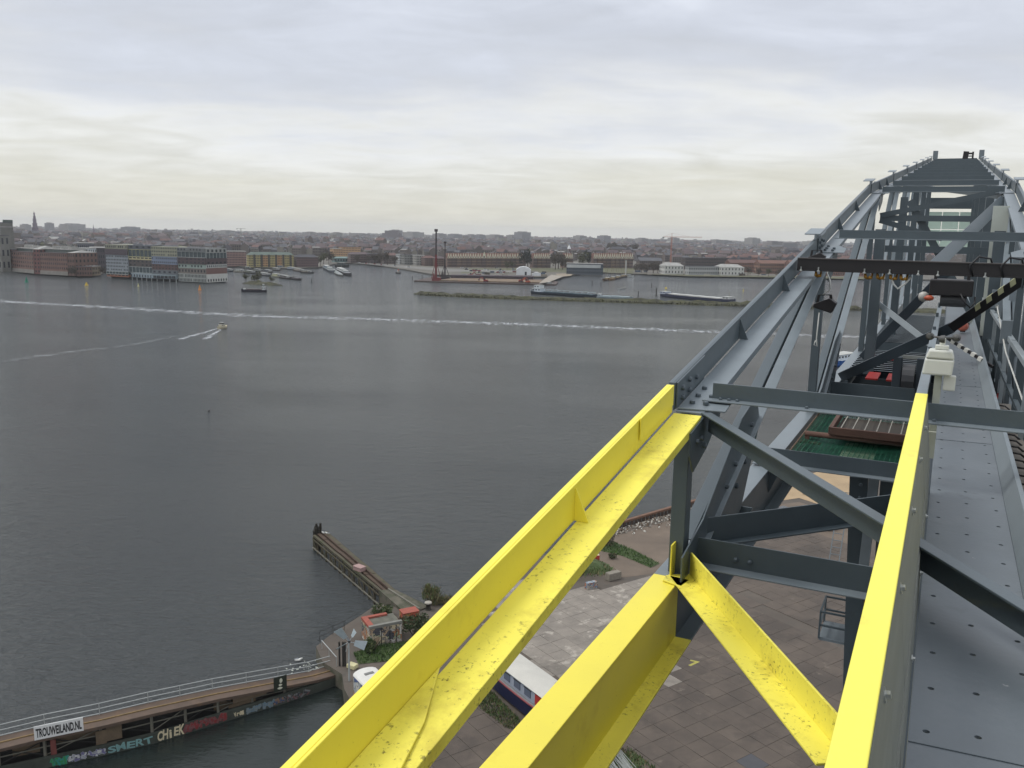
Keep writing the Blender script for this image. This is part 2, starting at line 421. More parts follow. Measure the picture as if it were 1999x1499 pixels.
# ---- foam of the wakes (sheets just above the water)
def foam_mat(name, sx, thr, amt):
    mt = bpy.data.materials.new(name); mt.use_nodes = True; nt = mt.node_tree; N = nt.nodes.new; Lk = nt.links.new
    b = nt.nodes['Principled BSDF']; b.inputs['Base Color'].default_value = (.62, .64, .66, 1); b.inputs['Roughness'].default_value = .7
    uv = N('ShaderNodeUVMap'); sp = N('ShaderNodeSeparateXYZ'); Lk(uv.outputs[0], sp.inputs[0])
    mp = N('ShaderNodeMapping'); mp.inputs['Scale'].default_value = sx; Lk(uv.outputs[0], mp.inputs[0])
    n = N('ShaderNodeTexNoise'); n.inputs['Scale'].default_value = 1; n.inputs['Detail'].default_value = 7; n.inputs['Roughness'].default_value = .7
    Lk(mp.outputs[0], n.inputs['Vector'])
    def m_(op, a, b2, cl=False):
        k = N('ShaderNodeMath'); k.operation = op; k.use_clamp = cl
        for q, x in enumerate((a, b2)):
            if isinstance(x, (int, float)): k.inputs[q].default_value = x
            elif x is not None: Lk(x, k.inputs[q])
        return k.outputs[0]
    y = m_('ABSOLUTE', m_('SUBTRACT', m_('MULTIPLY', sp.outputs['Y'], 2.0), 1.0), 0)
    prof = m_('SUBTRACT', 1.0, y, True)
    val = m_('MULTIPLY', m_('SUBTRACT', m_('ADD', n.outputs['Fac'], m_('MULTIPLY', prof, .16)), thr), 6.0, True)
    Lk(m_('MULTIPLY', m_('MULTIPLY', val, m_('MULTIPLY', prof, 2.2, True)), amt), b.inputs['Alpha'])
    return mt
def foam_strip(name, px, w0, w1, mt, z=.03):
    P = [at(x, y, z) for x, y in px]; me = bpy.data.meshes.new(name); vs_ = []; fs = []; us = []; L_ = 0
    for k, p in enumerate(P):
        d = P[min(k + 1, len(P) - 1)] - P[max(k - 1, 0)]; d.z = 0; d.normalize(); s_ = Vector((-d.y, d.x, 0))
        if k: L_ += (p - P[k - 1]).length
        w = w0 + (w1 - w0) * k / (len(P) - 1); vs_ += [tuple(p + s_ * w), tuple(p - s_ * w)]; us.append(L_)
    for k in range(len(P) - 1): fs.append((2 * k + 1, 2 * k + 3, 2 * k + 2, 2 * k))
    me.from_pydata(vs_, [], fs); uvl = me.uv_layers.new(name='UVMap')
    for lp in me.loops: uvl.data[lp.index].uv = (us[lp.vertex_index // 2] / 100, lp.vertex_index % 2)
    me.materials.append(mt); return link(name, me, kind='structure')
FO1 = foam_mat('wake_foam', (30, 3.0, 1), .555, .42)
foam_strip('wake', [(-60, 585), (0, 588), (150, 596), (300, 605), (500, 617), (700, 622), (1000, 632), (1200, 640), (1400, 648), (1665, 657), (1900, 668)], 12, 12, FO1)
FO2 = foam_mat('boat_wake_foam', (40, 1.6, 1), .54, .6)
foam_strip('wake', [(431, 643), (415, 652), (402, 662)], 1.2, 2.5, FO2)
foam_strip('wake', [(427, 640), (405, 647), (380, 654), (350, 662)], 1.0, 3.0, FO2)
FO3 = foam_mat('ripple_foam', (18, 2.0, 1), .60, .28)
foam_strip('wake', [(345, 655), (260, 672), (130, 688), (0, 706), (-60, 714)], 3, 5, FO3, .04)
# ================================================================== CRANE BOOM (local axes: v right, u ahead, z up, origin below the camera)
YAW = R(26.35); OV, OZ = -.315, -2.9  # boom coordinates are camera-relative, taken from image pixels; root shifted off the camera
GREY = mat('grey_paint', '4e585d', .38, .10, 3.0, bump=.0012, bscale=60, dirt=('464a49', 5.0, .60, .12, .45))
GREYL = mat('skylit_worn_grey_paint', '737c81', .42, .16, 2.0, bump=.002, bscale=40, dirt=[('a3a8a9', 6.0, .66, .06, .6), ('5a5a55', 3.0, .62, .1, .5)])  # lighter copy of the grey: sky light on upward faces put into the colour
YEL = mat('yellow_paint', (.86, .74, .075), .42, .07, 1.2, bump=.0012, bscale=50, dirt=[('b79a2a', 2.2, .58, .15, .35), ('6b5d22', 45.0, .64, .05, .55), ('7a4a22', 9.0, .74, .03, .6)])
YELD = mat('mouldy_yellow_paint', (.83, .735, .095), .5, .08, 1.5, bump=.0015, bscale=50, dirt=[('a08a2c', 2.5, .55, .15, .45), ('4b4420', 38.0, .565, .08, .8), ('3d381c', 7.0, .66, .05, .6)])
YELC = mat('clean_yellow_paint', (.84, .77, .10), .45, .04, 1.5, bump=.0008, bscale=50, dirt=[('c4b04a', 3.0, .6, .12, .4), ('8a7a30', 24.0, .67, .04, .6)])
RUST = mat('rusty_tube', '5a4137', .8, .3, 6.0, bump=.003, bscale=60)
BLACK = mat('black_steel', '221f20', .5, .2, 3.0, bump=.001, bscale=50)
PLANK = mat('weathered_plank', '73766f', .75, .16, 2.0, stretch=(8, .8, 8), bump=.002, bscale=12, dirt=('4d4f4a', 3.0, .62, .1, .6))
BOLT = mat('bolt_steel', '5a6369', .4, .1, 9, metal=.3)
ZINC = mat('zinc_bolt', 'b8bbb8', .35, .1, 9, metal=.8)
WHITEP = mat('off_white_plastic', 'cbccc3', .45, .06, 4)
REDP = mat('red_paint', '9c2620', .5, .15, 3)
def Bc(v, u, z): return Vector((v - OV, u, z - OZ))
boom = thing('crane_boom', 'grey and yellow riveted lattice crane boom running away to the right', 'crane boom', (CAM.x + OV * math.cos(YAW), CAM.y - OV * math.sin(YAW), HC + OZ), -YAW)
def zT(u): return -1.94 + .152 * u if u < 20.5 else 1.176 + .096 * (u - 20.5)
ZL = -2.42
UEND = 62.0
nodes = [-1.8, 6.0, 12.8, 20.5, 27.5, 34.5, 41.5, 48.5, 55.3, 62.0]
bolt_me = None
def bolts(parent, pts, nrm, r=.02, mt=None):
    global bolt_me
    if bolt_me is None:
        mb = MB(); mb.tube([(0, 0, -.004), (0, 0, .016), (0, 0, .022)], [1 * .02, .02, .009], 8); bolt_me = mb.mesh('bolt', BOLT, False)
    q = Vector(nrm).to_track_quat('Z', 'Y')
    for p in pts:
        o = link('bolt', bolt_me if mt is None else zinc_me, parent, p); o.rotation_euler = q.to_euler(); o.scale = (r / .02,) * 3
mbz = MB(); mbz.tube([(0, 0, -.004), (0, 0, .003)], .022, 10); mbz.tube([(0, 0, .003), (0, 0, .016)], .012, 6); zinc_me = mbz.mesh('bolt', ZINC)
def bp(name, mb, mt, bevel=.004, label=None, parent=None, kind=None):
    return mb.build(name, mt, parent or boom, bevel=bevel, label=label, kind=kind)

def truss_side(v0, d, left):
    vv = lambda a: v0 + d * a
    # ---- top chord: upright plate with a lip, and an inner flange, with a slot between
    for k in range(len(nodes) - 1):
        a, b = nodes[k], nodes[k + 1]
        near = k == 0
        if near: b -= .05
        A, B = zT(a), zT(b); mt = YEL if near else GREY
        far = a > 20
        mb = MB()
        mb.obox(Bc(vv(.035), a, A - .2), Vector((0, b - a, B - A)), (d * .014, 0, 0), (0, 0, .2))
        mb.obox(Bc(vv(0), a, A - .016), Vector((0, b - a, B - A)), (d * .0345, 0, 0), (0, 0, .016))
        web = bp('top_chord_web', mb, mt, 0 if far else .004, 'yellow painted end of the top chord web' if near else None)
        mb = MB(); mb.obox(Bc(vv(.061), a, A - .2), Vector((0, b - a, B - A)), (d * .199, 0, 0), (0, 0, -.016))
        mb.obox(Bc(vv(.245), a, A - .2165), Vector((0, b - a, B - A)), (d * .012, 0, 0), (0, 0, -.05))
        fl = bp('top_chord_flange', mb, YELD if near else GREYL, 0 if far else .004, 'yellow top chord flange speckled with dirt' if near else None)
        if a > 25: continue
        # stiffeners between web and flange
        for t in ((.30, .62) if not near else (.768,)):
            u = a + (b - a) * t; z = zT(u)
            mb = MB(); mb.slab([Bc(vv(.05), u, z - .198), Bc(vv(.13), u, z - .198), Bc(vv(.055), u, z - .02), Bc(vv(.05), u, z - .02)], (0, .012, 0))
            bp('stiffener', mb, mt, 0, parent=boom)
        if near and left:
            # splice gusset lying on the flange at the near node
            mb = MB(); u = 2.15; s_ = .152
            P = lambda a_, u_: Bc(vv(a_), u_, zT(u_) - .2 + .004)
            mb.slab([P(.052, u + .62), P(.17, u + .32), P(.27, u - .12), P(.26, u - .26), P(.052, u - .55)], (0, 0, .012))
            bp('gusset_plate', mb, YELD, .003, 'yellow splice plate on the near end of the chord')
            mb = MB(); mb.obox(Bc(vv(.053), 5.2, zT(5.2) - .135), (d * .01, 0, 0), (0, .72, .72 * .152), (0, 0, .145))
            bp('splice_plate', mb, YEL, .003, 'yellow splice plate at the chord joint')
    for k, u in enumerate(nodes):
        z = zT(u); far = u > 20
        if u < 0: continue
        # gussets at the upper node
        g = MB(); uu0, uu1 = u - .35, u + .55
        g.slab([Bc(vv(.27), uu0, zT(uu0) - .222), Bc(vv(.27), uu1, zT(uu1) - .222), Bc(vv(.27), uu1 - .08, zT(uu1) - .40),
                Bc(vv(.27), u + .1, z - .48), Bc(vv(.27), uu0 + .12, zT(uu0) - .52), Bc(vv(.27), uu0, zT(uu0) - .38)], (-d * .014, 0, 0))
        gp = bp('gusset_plate', g, GREY, 0 if far else .003)
        if not far:
            bolts(gp, [Bc(vv(.275), u + x, z - y) for x, y in ((-.2, .36), (-.08, .36), (.2, .30), (.34, .30), (0, .43))], (d, 0, 0))
        g = MB(); g.slab([Bc(vv(.07), u + .02, z - .193), Bc(vv(.07), u + .8, zT(u + .8) - .193), Bc(vv(.27), u + .6, zT(u + .6) - .193), Bc(vv(.40), u + .35, zT(u + .35) - .193), Bc(vv(.40), u + .06, z - .193)], (0, 0, .012))
        gp = bp('gusset_plate', g, GREYL, 0 if far else .003)
        if not far: bolts(gp, [Bc(vv(x), u + y, zT(u + y) - .18) for x, y in ((.14, .14), (.14, .3), (.24, .14), (.24, .3), (.14, .48))], (0, 0, 1))
        g = MB(); g.obox(Bc(vv(.052), u + .01, z - .19), (d * .012, 0, 0), (0, .75, .75 * .15), (0, 0, .19))
        gp = bp('gusset_plate', g, GREY, 0 if far else .003)
        if not far: bolts(gp, [Bc(vv(.066), u + x, zT(u + x) - y) for x, y in ((.12, .07), (.12, .14), (.3, .06), (.3, .14), (.5, .1))], (d, 0, 0))
        # cap plates standing proud on the outer edge of the upper nodes
        if u > 7:
            g = MB(); g.obox(Bc(vv(-.10), u - .2, z + .05), (d * .2, 0, 0), (0, .55, .08), (0, 0, .014))
            g.obox(Bc(vv(.03), u - .2, z - .02), (d * .02, 0, 0), (0, .5, .075), (0, 0, .069)); bp('cap_plate', g, GREYL, 0)
        # post
        w = .105
        mb = MB(); mb.obox(Bc(vv(.08), u - .06, ZL + .003), (d * w, 0, 0), (0, .014, 0), (0, 0, z - .23 - ZL))
        mb.obox(Bc(vv(.08), u + .07, ZL + .003), (d * w, 0, 0), (0, .014, 0), (0, 0, z - .23 - ZL))
        mb.obox(Bc(vv(.08 + w - .012), u - .046, ZL + .003), (d * .012, 0, 0), (0, .116, 0), (0, 0, z - .23 - ZL))
        bp('post', mb, GREY, 0 if far else .003)
        # double diagonal from the lower node up to the next upper node
        if k + 1 < len(nodes):
            u2 = nodes[k + 1]; p0 = Bc(0, u + .35, ZL + .12); p1 = Bc(0, u2 - .35, zT(u2 - .35) - .28)
            dr = (p1 - p0); nrm = Vector((0, -dr.z, dr.y)).normalized()
            for q, a0 in enumerate((.03, .165)):
                mb = MB(); o0 = p0 + Vector((vv(a0), 0, 0)) ; o0.x = vv(a0) - OV
                mb.obox(o0, dr, (d * .11, 0, 0), nrm * .012)
                e0 = o0.copy(); e0.x = vv(a0 + (.098 if q == 0 else 0)) - OV
                mb.obox(e0 - nrm * .1, dr, (d * .012, 0, 0), nrm * .0997)
                bp('diagonal', mb, GREYL if q else GREY, 0 if far else .003)
            if not far:
                for t in (.28, .5, .72):
                    c = p0.lerp(p1, t); c.x = vv(.085) - OV; mb = MB(); mb.obox(c - nrm * .03, dr.normalized() * .14, (d * .16, 0, 0), nrm * -.008); bp('batten', mb, GREY, 0)
    # ---- bottom chord: deep girder
    for a, b, mt, mt2, lab in ((-1.5, 5.86, YEL, YELD, 'yellow painted near length of the bottom chord'), (5.862, 20.5, GREY, GREY, None), (20.5, UEND, GREY, GREY, None)):
        mb = MB(); mb.obox(Bc(vv(0), a, ZL), (0, b - a, 0), (d * .2, 0, 0), (0, 0, -.016))
        bp('bottom_chord_flange', mb, mt if mt is YEL else GREYL, .004, lab)
        mb = MB(); mb.obox(Bc(vv(.17), a, ZL - .0165), (0, b - a, 0), (d * .014, 0, 0), (0, 0, -.43))
        bp('bottom_chord_web', mb, mt, .003, lab)
        mb = MB(); mb.obox(Bc(vv(.05), a, ZL - .447), (0, b - a, 0), (d * .25, 0, 0), (0, 0, -.016))
        bp('bottom_chord_foot', mb, mt2, .003, lab)
    for u in nodes[1:4]:
        g = MB(); P = lambda uu, z: Bc(vv(.235), uu, z)
        g.slab([P(u - .25, ZL + .004), P(u + 1.7, ZL + .004), P(u + 2.35, ZL + .70), P(u + 2.1, ZL + .98), P(u + 1.5, ZL + .88), P(u + .3, ZL + .32), P(u - .25, ZL + .2)], (-d * .013, 0, 0))
        gp = bp('gusset_plate', g, GREY, .003)
        bolts(gp, [P(u + x, ZL + y) + Vector((d * .002, 0, 0)) for x, y in ((.55, .12), (.8, .18), (1.05, .12), (1.0, .4), (1.3, .52), (1.55, .64), (1.4, .3), (1.7, .45), (1.9, .75))], (d, 0, 0), .024)
        for uu in (1.9, 3.4):
            g = MB(); g.slab([Bc(vv(.186), u + uu, ZL - .03), Bc(vv(.30), u + uu, ZL - .03), Bc(vv(.186), u + uu, ZL - .30)], (0, .012, 0)); bp('stiffener', g, GREY, 0)
truss_side(-1.72, 1, True)
truss_side(1.09, -1, False)
# yellow details at the lower near node
mb = MB(); mb.obox(Bc(-1.60, 5.84, ZL + .003), (.012, 0, 0), (0, .10, 0), (0, 0, .24)); bp('splice_plate', mb, YEL, .003, 'upright yellow splice plate at the lower node')
mb = MB(); P = lambda v, u: Bc(v, u, ZL + .004)
mb.slab([P(-1.62, 5.74), P(-1.47, 5.69), P(-1.45, 5.83), P(-1.62, 5.84)], (0, 0, .012)); bp('gusset_plate', mb, YELD, .003, 'mouldy yellow gusset at the lower node')
# yellow bottom bracing diagonal (angle)
def angle(name, p0, p1, w, h, t, mt, side=1, up=(0, 0, 1), label=None, inv=1):
    p0, p1 = Vector(p0), Vector(p1); dr = p1 - p0; s_ = dr.cross(Vector(up)).normalized() * side; u_ = (s_.cross(dr) * side).normalized() * inv
    mb = MB(); mb.obox(p0 - s_ * w, dr, s_ * w, u_ * -t); mb.obox(p0 + u_ * .0005, dr, s_ * -t, u_ * h)
    return bp(name, mb, mt, .003, label)
angle('bracing', Bc(-1.47, 5.95, -2.404), Bc(-.20, 4.05, -2.404), .17, .16, .014, YELD, side=-1, label='yellow diagonal brace speckled with dirt')
angle('bracing', Bc(.50, 4.05, -2.40), Bc(.85, 6.12, -2.40), .17, .16, .014, YELD, side=1, label='yellow diagonal brace beyond the walkway')
# ---- cross struts of the top plane: angle with the upright leg behind a ledge
def strut(u, v0=-1.47, v1=.86, h=.125, w=.10, mt=GREY, zz=None, name='strut', notch=False):
    z = (zT(u) - .19) if zz is None else zz
    mb = MB(); mb.obox(Bc(v0, u, z), (v1 - v0, 0, 0), (0, .012, 0), (0, 0, h)); 
    o = bp(name, mb, mt, .003)
    mb = MB(); mb.obox(Bc(v0 - .05, u - w, z), (v1 - v0 + .05, 0, 0), (0, w - .0005, 0), (0, 0, .012)); bp('strut_ledge', mb, GREYL, .003, parent=boom)
    return o
strut(6.28); strut(13.5, zz=zT(13.5) - .10); strut(20.9)
for u in [24.2, 27.8, 31, 34.8, 38, 41.8, 45, 48.8, 52, 55.6, 58.5, 61.8]: strut(u, h=.13, w=.12)
# top bracing diagonals
def topdiag(u0, u1, v0, v1):
    angle('bracing', Bc(v0, u0, zT(u0) - .24), Bc(v1, u1, zT(u1) - .24), .07, .09, .012, GREY, side=-1, inv=-1)
angle('bracing', Bc(-1.42, 6.05, -1.235), Bc(1.05, 2.94, -1.44), .075, .13, .012, GREY, side=-1, inv=-1)
for a, b in ((27.8, 34.5), (41.8, 48)): topdiag(a, b, -1.40, .8)
for a, b in ((20.8, 27.3), (34.8, 41), (48.8, 55)): topdiag(a, b, .8, -1.40)
# ---- lower cross members
strut(6.17, -1.52, -.02, .2, .12, zz=-2.40, name='lower_strut')
angle('bracing', Bc(-1.50, 6.45, -2.33), Bc(-.10, 8.05, -2.33), .09, .20, .014, GREY, side=-1)
strut(9.45, -1.66, -.02, .17, .12, zz=-2.40, name='lower_strut')
strut(12.9, -1.5, .86, .2, .12, zz=-2.40, name='lower_strut'); strut(14.2, -1.62, -.3, .2, .12, zz=-2.38, name='lower_strut')
strut(20.6, -1.5, .86, .2, .12, zz=-2.40, name='lower_strut')
# ---- portal frames with K and X bracing
for u in (20.7,):
    zt = zT(u) - .25; zm = ZL + (zt - ZL) * .86
    mb = MB(); mb.bar(Bc(-1.45, u, zm), Bc(.82, u, zm), .1, .12); bp('portal_rail', mb, GREY, 0)
    mb = MB(); mb.bar(Bc(-1.45, u - .06, zm + .05), Bc(.75, u - .06, zt + .08), .11, .02, (0, 1, 0)); bp('portal_brace', mb, GREY, 0)
    mb = MB(); mb.bar(Bc(-1.45, u - .09, zm - .05), Bc(-.2, u - .09, zm - .42), .11, .02, (0, 1, 0)); bp('portal_brace', mb, GREY, 0)
    mb = MB(); mb.bar(Bc(-.9, u + .05, zt - .1), Bc(.75, u + .05, ZL + .5), .15, .02, (0, 1, 0)); bp('portal_brace', mb, GREY, 0)
    mb = MB(); mb.bar(Bc(-1.45, u + .02, zm - .65), Bc(.82, u + .02, zm - .65), .1, .14); bp('portal_rail', mb, GREY, 0)
    mb = MB(); mb.bar(Bc(-1.45, u + .3, zm - 1.0), Bc(.82, u + .3, zm - 1.0), .1, .1); bp('portal_rail', mb, GREY, 0)
mb = MB(); mb.bar(Bc(.84, 20.2, .85), Bc(-.25, 15.4, -.42), .2, .04, (0, 1, 0)); bp('portal_brace', mb, GREY, .004)
# inner posts seen through the frame
for u in (17.0, 24, 31, 38, 45):
    for v in (-1.25, .62):
        mb = MB(); mb.obox(Bc(v, u, ZL), (.17, 0, 0), (0, .17, 0), (0, 0, zT(u) - .45 - ZL)); bp('inner_post', mb, GREY, 0)
# ---- floor louvres between the chords and red panels below
mb = MB(); mb.obox((-1.06, 0, -.1), (2.15, 0, 0), (0, .012, 0), (0, -.05, .14)); mb.obox((-1.06, -.10, .042), (2.15, 0, 0), (0, .065, 0), (0, 0, .006), 1); lv = mb.mesh('louvre', [mat('shaded_louvre_steel', '2d343a', .6, .15, 3, spec=.25), GREYL])  # blade faces coloured dark for shade, top strip pale for the lit edge
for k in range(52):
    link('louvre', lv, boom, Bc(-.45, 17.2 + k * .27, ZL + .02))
mb = MB(); mb.obox(Bc(-1.5, 15.2, ZL - .35), (2.4, 0, 0), (0, 17, 0), (0, 0, .03)); bp('floor_pan', mb, mat('floor_pan_steel', '23292d', .7, .2, 2, spec=.15), 0)
for v in (-1.05, -.72):
    mb = MB(); mb.obox(Bc(v - .08, 16.0, ZL + .05), (.2, 0, 0), (0, .8, 0), (0, 0, .03)); bp('hatch_cover', mb, REDP, .004, 'red hatch cover in the boom floor')
mb = MB(); mb.obox(Bc(-1.02, 18.3, ZL + .12), (.32, 0, 0), (0, .1, 0), (0, 0, .12)); bp('hatch_cover', mb, REDP, .004, 'red upright panel in the boom floor')
for u, w in ((10.8, .22), (13.4, .2)):
    mb = MB(); mb.obox(Bc(.60, u, ZL + .3), (w, 0, 0), (0, .5, 0), (0, 0, .03)); bp('hatch_cover', mb, REDP, .004, 'red hatch cover beyond the walkway')
# dark deck pieces to the right of the walkway
mb = MB(); mb.obox(Bc(.5, -1, ZL - .1), (.42, 0, 0), (0, 15, 0), (0, 0, .03)); bp('side_deck', mb, mat('floor_pan_steel', '23292d', .7, .2, 2, spec=.15), 0)
for k in range(13):
    mb = MB(); mb.obox(Bc(.5, .5 + k * 1.1, ZL - .06), (.42, 0, 0), (0, .08, 0), (0, 0, .16)); bp('deck_rib', mb, GREY, 0)
# ---- walkway plate with drain holes
WALK = mat('walkway_plate', '646b70', .40, .2, 1.4, bump=.002, bscale=30, dirt=[('767a7d', 1.3, .52, .15, .6), ('4a4f53', 2.6, .60, .1, .6), ('b4b6b4', 7.0, .69, .03, .8)])
mb = MB(); zw = -1.6; nh = 12
def holed(mb, v0, v1, u0, u1, cv, cu, rv, ru):
    sq = []; ho = []
    for k in range(nh):
        t = 2 * math.pi * k / nh + math.pi / 4; c_, s_ = math.cos(t), math.sin(t); ho.append(Bc(cv + c_ * rv, cu + s_ * ru, zw))
        q = 1 / max(abs(c_), abs(s_)); x, y = c_ * q, s_ * q
        sq.append(Bc(v0 + (v1 - v0) * (x + 1) / 2, u0 + (u1 - u0) * (y + 1) / 2, zw))
    for k in range(nh): mb.poly([sq[k], sq[(k + 1) % nh], ho[(k + 1) % nh], ho[k]]); mb.poly([ho[k], ho[(k + 1) % nh], ho[(k + 1) % nh] - Vector((0, 0, .012)), ho[k] - Vector((0, 0, .012))])
cols = [(.02, .16), (.16, .30), (.30, .44)]
u = -.4
while u < 14:
    for k, (a, b) in enumerate(cols):
        cu = u + .14 + (.04, .09, .02)[k] + random.uniform(-.02, .02); cv = ((.075, .225, .385)[k]) + random.uniform(-.006, .006)
        holed(mb, a, b, u, u + .32, cv, min(max(cu, u + .06), u + .26), .0115, .0115)
    u += .32
ue = u
mb.poly([Bc(.02, ue, zw), Bc(.44, ue, zw), Bc(.44, 30, zw), Bc(.02, 30, zw)])
mb.poly([Bc(.02, -.4, zw), Bc(.02, 30, zw), Bc(.02, 30, zw - .05), Bc(.02, -.4, zw - .05)])
walk = bp('walkway', mb, WALK, 0)
for uu in (1.95, 2.9, 7.8, 10.9):
    mb = MB(); mb.obox(Bc(.022, uu, zw + .001), (.41, .03, 0), (0, .004, 0), (0, 0, .002)); bp('weld_seam', mb, GREY, 0, parent=walk)
mb = MB(); mb.obox(Bc(.0, -.4, zw - .2), (.5, 0, 0), (0, 30, 0), (0, 0, .02)); mb.obox(Bc(.0, -.4, zw - .9), (.012, 0, 0), (0, 30, 0), (0, 0, .69)); mb.obox(Bc(.488, -.4, zw - .9), (.012, 0, 0), (0, 30, 0), (0, 0, .69)); bp('walkway_girder', mb, mat('dark_grey_steel', '3f484f', .45, .12, 3), 0)
mb = MB(); mb.slab([Bc(.440, -.4, zw + .002), Bc(.452, -.4, zw + .002), Bc(.505, -.4, zw + .115), Bc(.493, -.4, zw + .115)], (0, 30, 0)); mb.obox(Bc(.494, -.4, zw + .116), (.03, 0, 0), (0, 30, 0), (0, 0, .012))
bp('toe_board', mb, GREYL, .003)
# ---- hand rail cap and the plank wall under it
zr = -.972
mb = MB(); mb.obox(Bc(-.121, -.5, zr), (.071, 0, 0), (0, 6.55, 0), (0, 0, .018)); bp('rail_cap', mb, YELC, .004, 'bright yellow cap of the walkway rail')
mb = MB(); mb.obox(Bc(-.118, 6.052, zr), (.065, 0, 0), (0, 11, -.1), (0, 0, .018)); bp('rail_cap', mb, GREYL, .004, 'grey far length of the walkway rail cap')
def plank(v0, z0, v1, z1, a, b, ja, lab=None):
    mb = MB(); n_ = 24; P0 = []; 
    for k in range(n_ + 1):
        uu = a + (b - a) * k / n_; j0 = .003 * noise.noise(Vector((uu * 2.1, ja, 0))); P0.append((uu, j0))
    for (ua, j), (ub, j2) in zip(P0[:-1], P0[1:]):
        A_, B_ = Bc(v0 + j, ua, z0), Bc(v0 + j2, ub, z0); C_, D_ = Bc(v1 + j, ub, z1 + j2), Bc(v1 + j, ua, z1 + j)
        mb.poly([A_, B_, C_, D_]); T = Vector((-.03, 0, 0)); mb.poly([A_ + T, D_ + T, C_ + T, B_ + T]); mb.poly([A_, A_ + T, B_ + T, B_]); mb.poly([D_, C_, C_ + T, D_ + T])
    return bp('plank', mb, PLANK, 0, lab)
pk = plank(-.049, -.985, -.004, -1.36, -.5, 6.05, 1.0)
bolts(pk, [Bc(-.043, u_, -1.03) for u_ in (2.05, 2.75, 3.6, 4.5, 5.3)], (1, 0, .2), .017, 1)
pk = plank(-.0, -1.372, .012, -1.585, -.5, 6.05, 4.0)
bolts(pk, [Bc(.01, u_, -1.45) for u_ in (1.9, 2.3, 3.2, 4.1, 5.0)], (1, 0, .1), .012, 1)
mb = MB(); mb.obox(Bc(-.09, -.5, -1.6), (.04, 0, 0), (0, 2.55, 0), (0, 0, .55)); bp('rail_stanchion', mb, YELD, .003, 'yellow strip showing through the plank gap')
for k in range(7):
    mb = MB(); mb.obox(Bc(-.112, 2.3 + k * 2.2, -1.62), (.035, 0, 0), (0, .05, 0), (0, 0, .655)); bp('rail_stanchion', mb, GREY, 0)
mb = MB(); mb.obox(Bc(-.1, 6.06, -1.3), (.02, 0, 0), (0, 11, 0), (0, 0, .1)); bp('rail_knee', mb, GREY, .003)
# ---- column carrying the boom, with a red strip and a small cage platform
def boom_at(px, py, z):   # picture point on a level z above/below the camera, in boom coordinates
    p = at(px, py, HC + z) - CAM; c, s_ = math.cos(YAW), math.sin(YAW)
    return Bc(p.x * c - p.y * s_, p.x * s_ + p.y * c, z)
for (va, vb, nm) in ((-.74, -.56, 'column'), (-.44, -.20, 'column')):
    mb = MB(); a = Bc(va, 9.6, ZL - .02); b = boom_at(1652 if va < -.6 else 1700, 1390, -5.4)
    a = Bc((va + vb) / 2, 9.62, ZL - .02); mb.bar(a, b + Vector((.05, 0, 0)), vb - va, .16, (0, 1, 0)); bp(nm, mb, GREY, .004)
mb = MB(); mb.bar(Bc(-.57, 9.62, -2.7), boom_at(1672, 1390, -5.5), .12, .03, (0, 1, 0)); bp('column_liner', mb, REDP, 0, 'red strip inside the column')
mb = MB(); mb.bar(Bc(-.5, 9.56, -2.45), Bc(-.52, 9.5, -3.4), .10, .05, (0, 1, 0)); bp('column_pocket', mb, GREYL, .004)
b0 = boom_at(1652, 1222, -4.4)
mb = MB(); mb.obox(b0 + Vector((-.26, -.3, -.10)), (.70, 0, 0), (0, .5, 0), (0, 0, .03)); bp('platform_floor', mb, GREYL, 0)
mb = MB()
for x in (-.26, .06, .42):
    for y in (-.3, .18): mb.bar(b0 + Vector((x, y, -.08)), b0 + Vector((x, y, .24)), .02, .02)
for z in (.08, .24):
    for y in (-.3, .18): mb.bar(b0 + Vector((-.26, y, z)), b0 + Vector((.42, y, z)), .02, .02)
    mb.bar(b0 + Vector((-.26, -.3, z)), b0 + Vector((-.26, .18, z)), .02, .02)
bp('platform_cage', mb, GREY, 0)
lad0, lad1 = boom_at(1640, 960, -6), boom_at(1612, 1135, -8.0)
mb = MB(); 
for s_ in (0, .22): mb.bar(lad0 + Vector((s_, 0, 0)), lad1 + Vector((s_, 0, 0)), .02, .02)
for k in range(14):
    c = lad0.lerp(lad1, k / 13); mb.bar(c, c + Vector((.22, 0, 0)), .014, .014)
bp('ladder', mb, GREYL, 0)
# ---- end posts and far cab glazing
for v in (-1.6, .95):
    mb = MB(); mb.obox(Bc(v, 61.7, zT(61.7) - .1), (.28, 0, 0), (0, .3, 0), (0, 0, .52)); bp('end_post', mb, GREYL, 0)
GLASS = mat('backlit_green_glass', 'd0e6d6', .25, .06, 1.0)  # opaque panes; light coming through from behind put into the pale colour
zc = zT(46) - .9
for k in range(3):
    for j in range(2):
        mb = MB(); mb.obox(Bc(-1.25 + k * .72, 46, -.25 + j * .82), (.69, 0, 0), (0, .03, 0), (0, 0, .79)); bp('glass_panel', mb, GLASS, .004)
mb = MB(); mb.bar(Bc(-1.45, 45.9, 1.75), Bc(.8, 45.9, 1.75), .1, .5); bp('portal_rail', mb, GREY, 0)
mb = MB(); mb.obox(Bc(.60, 18.2, -1.7), (.26, 0, 0), (0, .04, 0), (0, 0, 2.35)); bp('pale_board', mb, mat('pale_board', 'b9beb4', .6, .08, 2), .004, 'pale upright board beside the right truss')
mb = MB(); mb.bar(Bc(.20, 60, 4.85), Bc(.24, 60, 5.32), .22, .3); mb.bar(Bc(.24, 60, 5.2), Bc(.62, 60, 5.2), .07, .1); mb.bar(Bc(.60, 60, 4.85), Bc(.60, 60, 5.30), .09, .1); mb.bar(Bc(.24, 60, 5.05), Bc(.62, 60, 5.05), .05, .06); bp('sheave_bracket', mb, BLACK, 0)
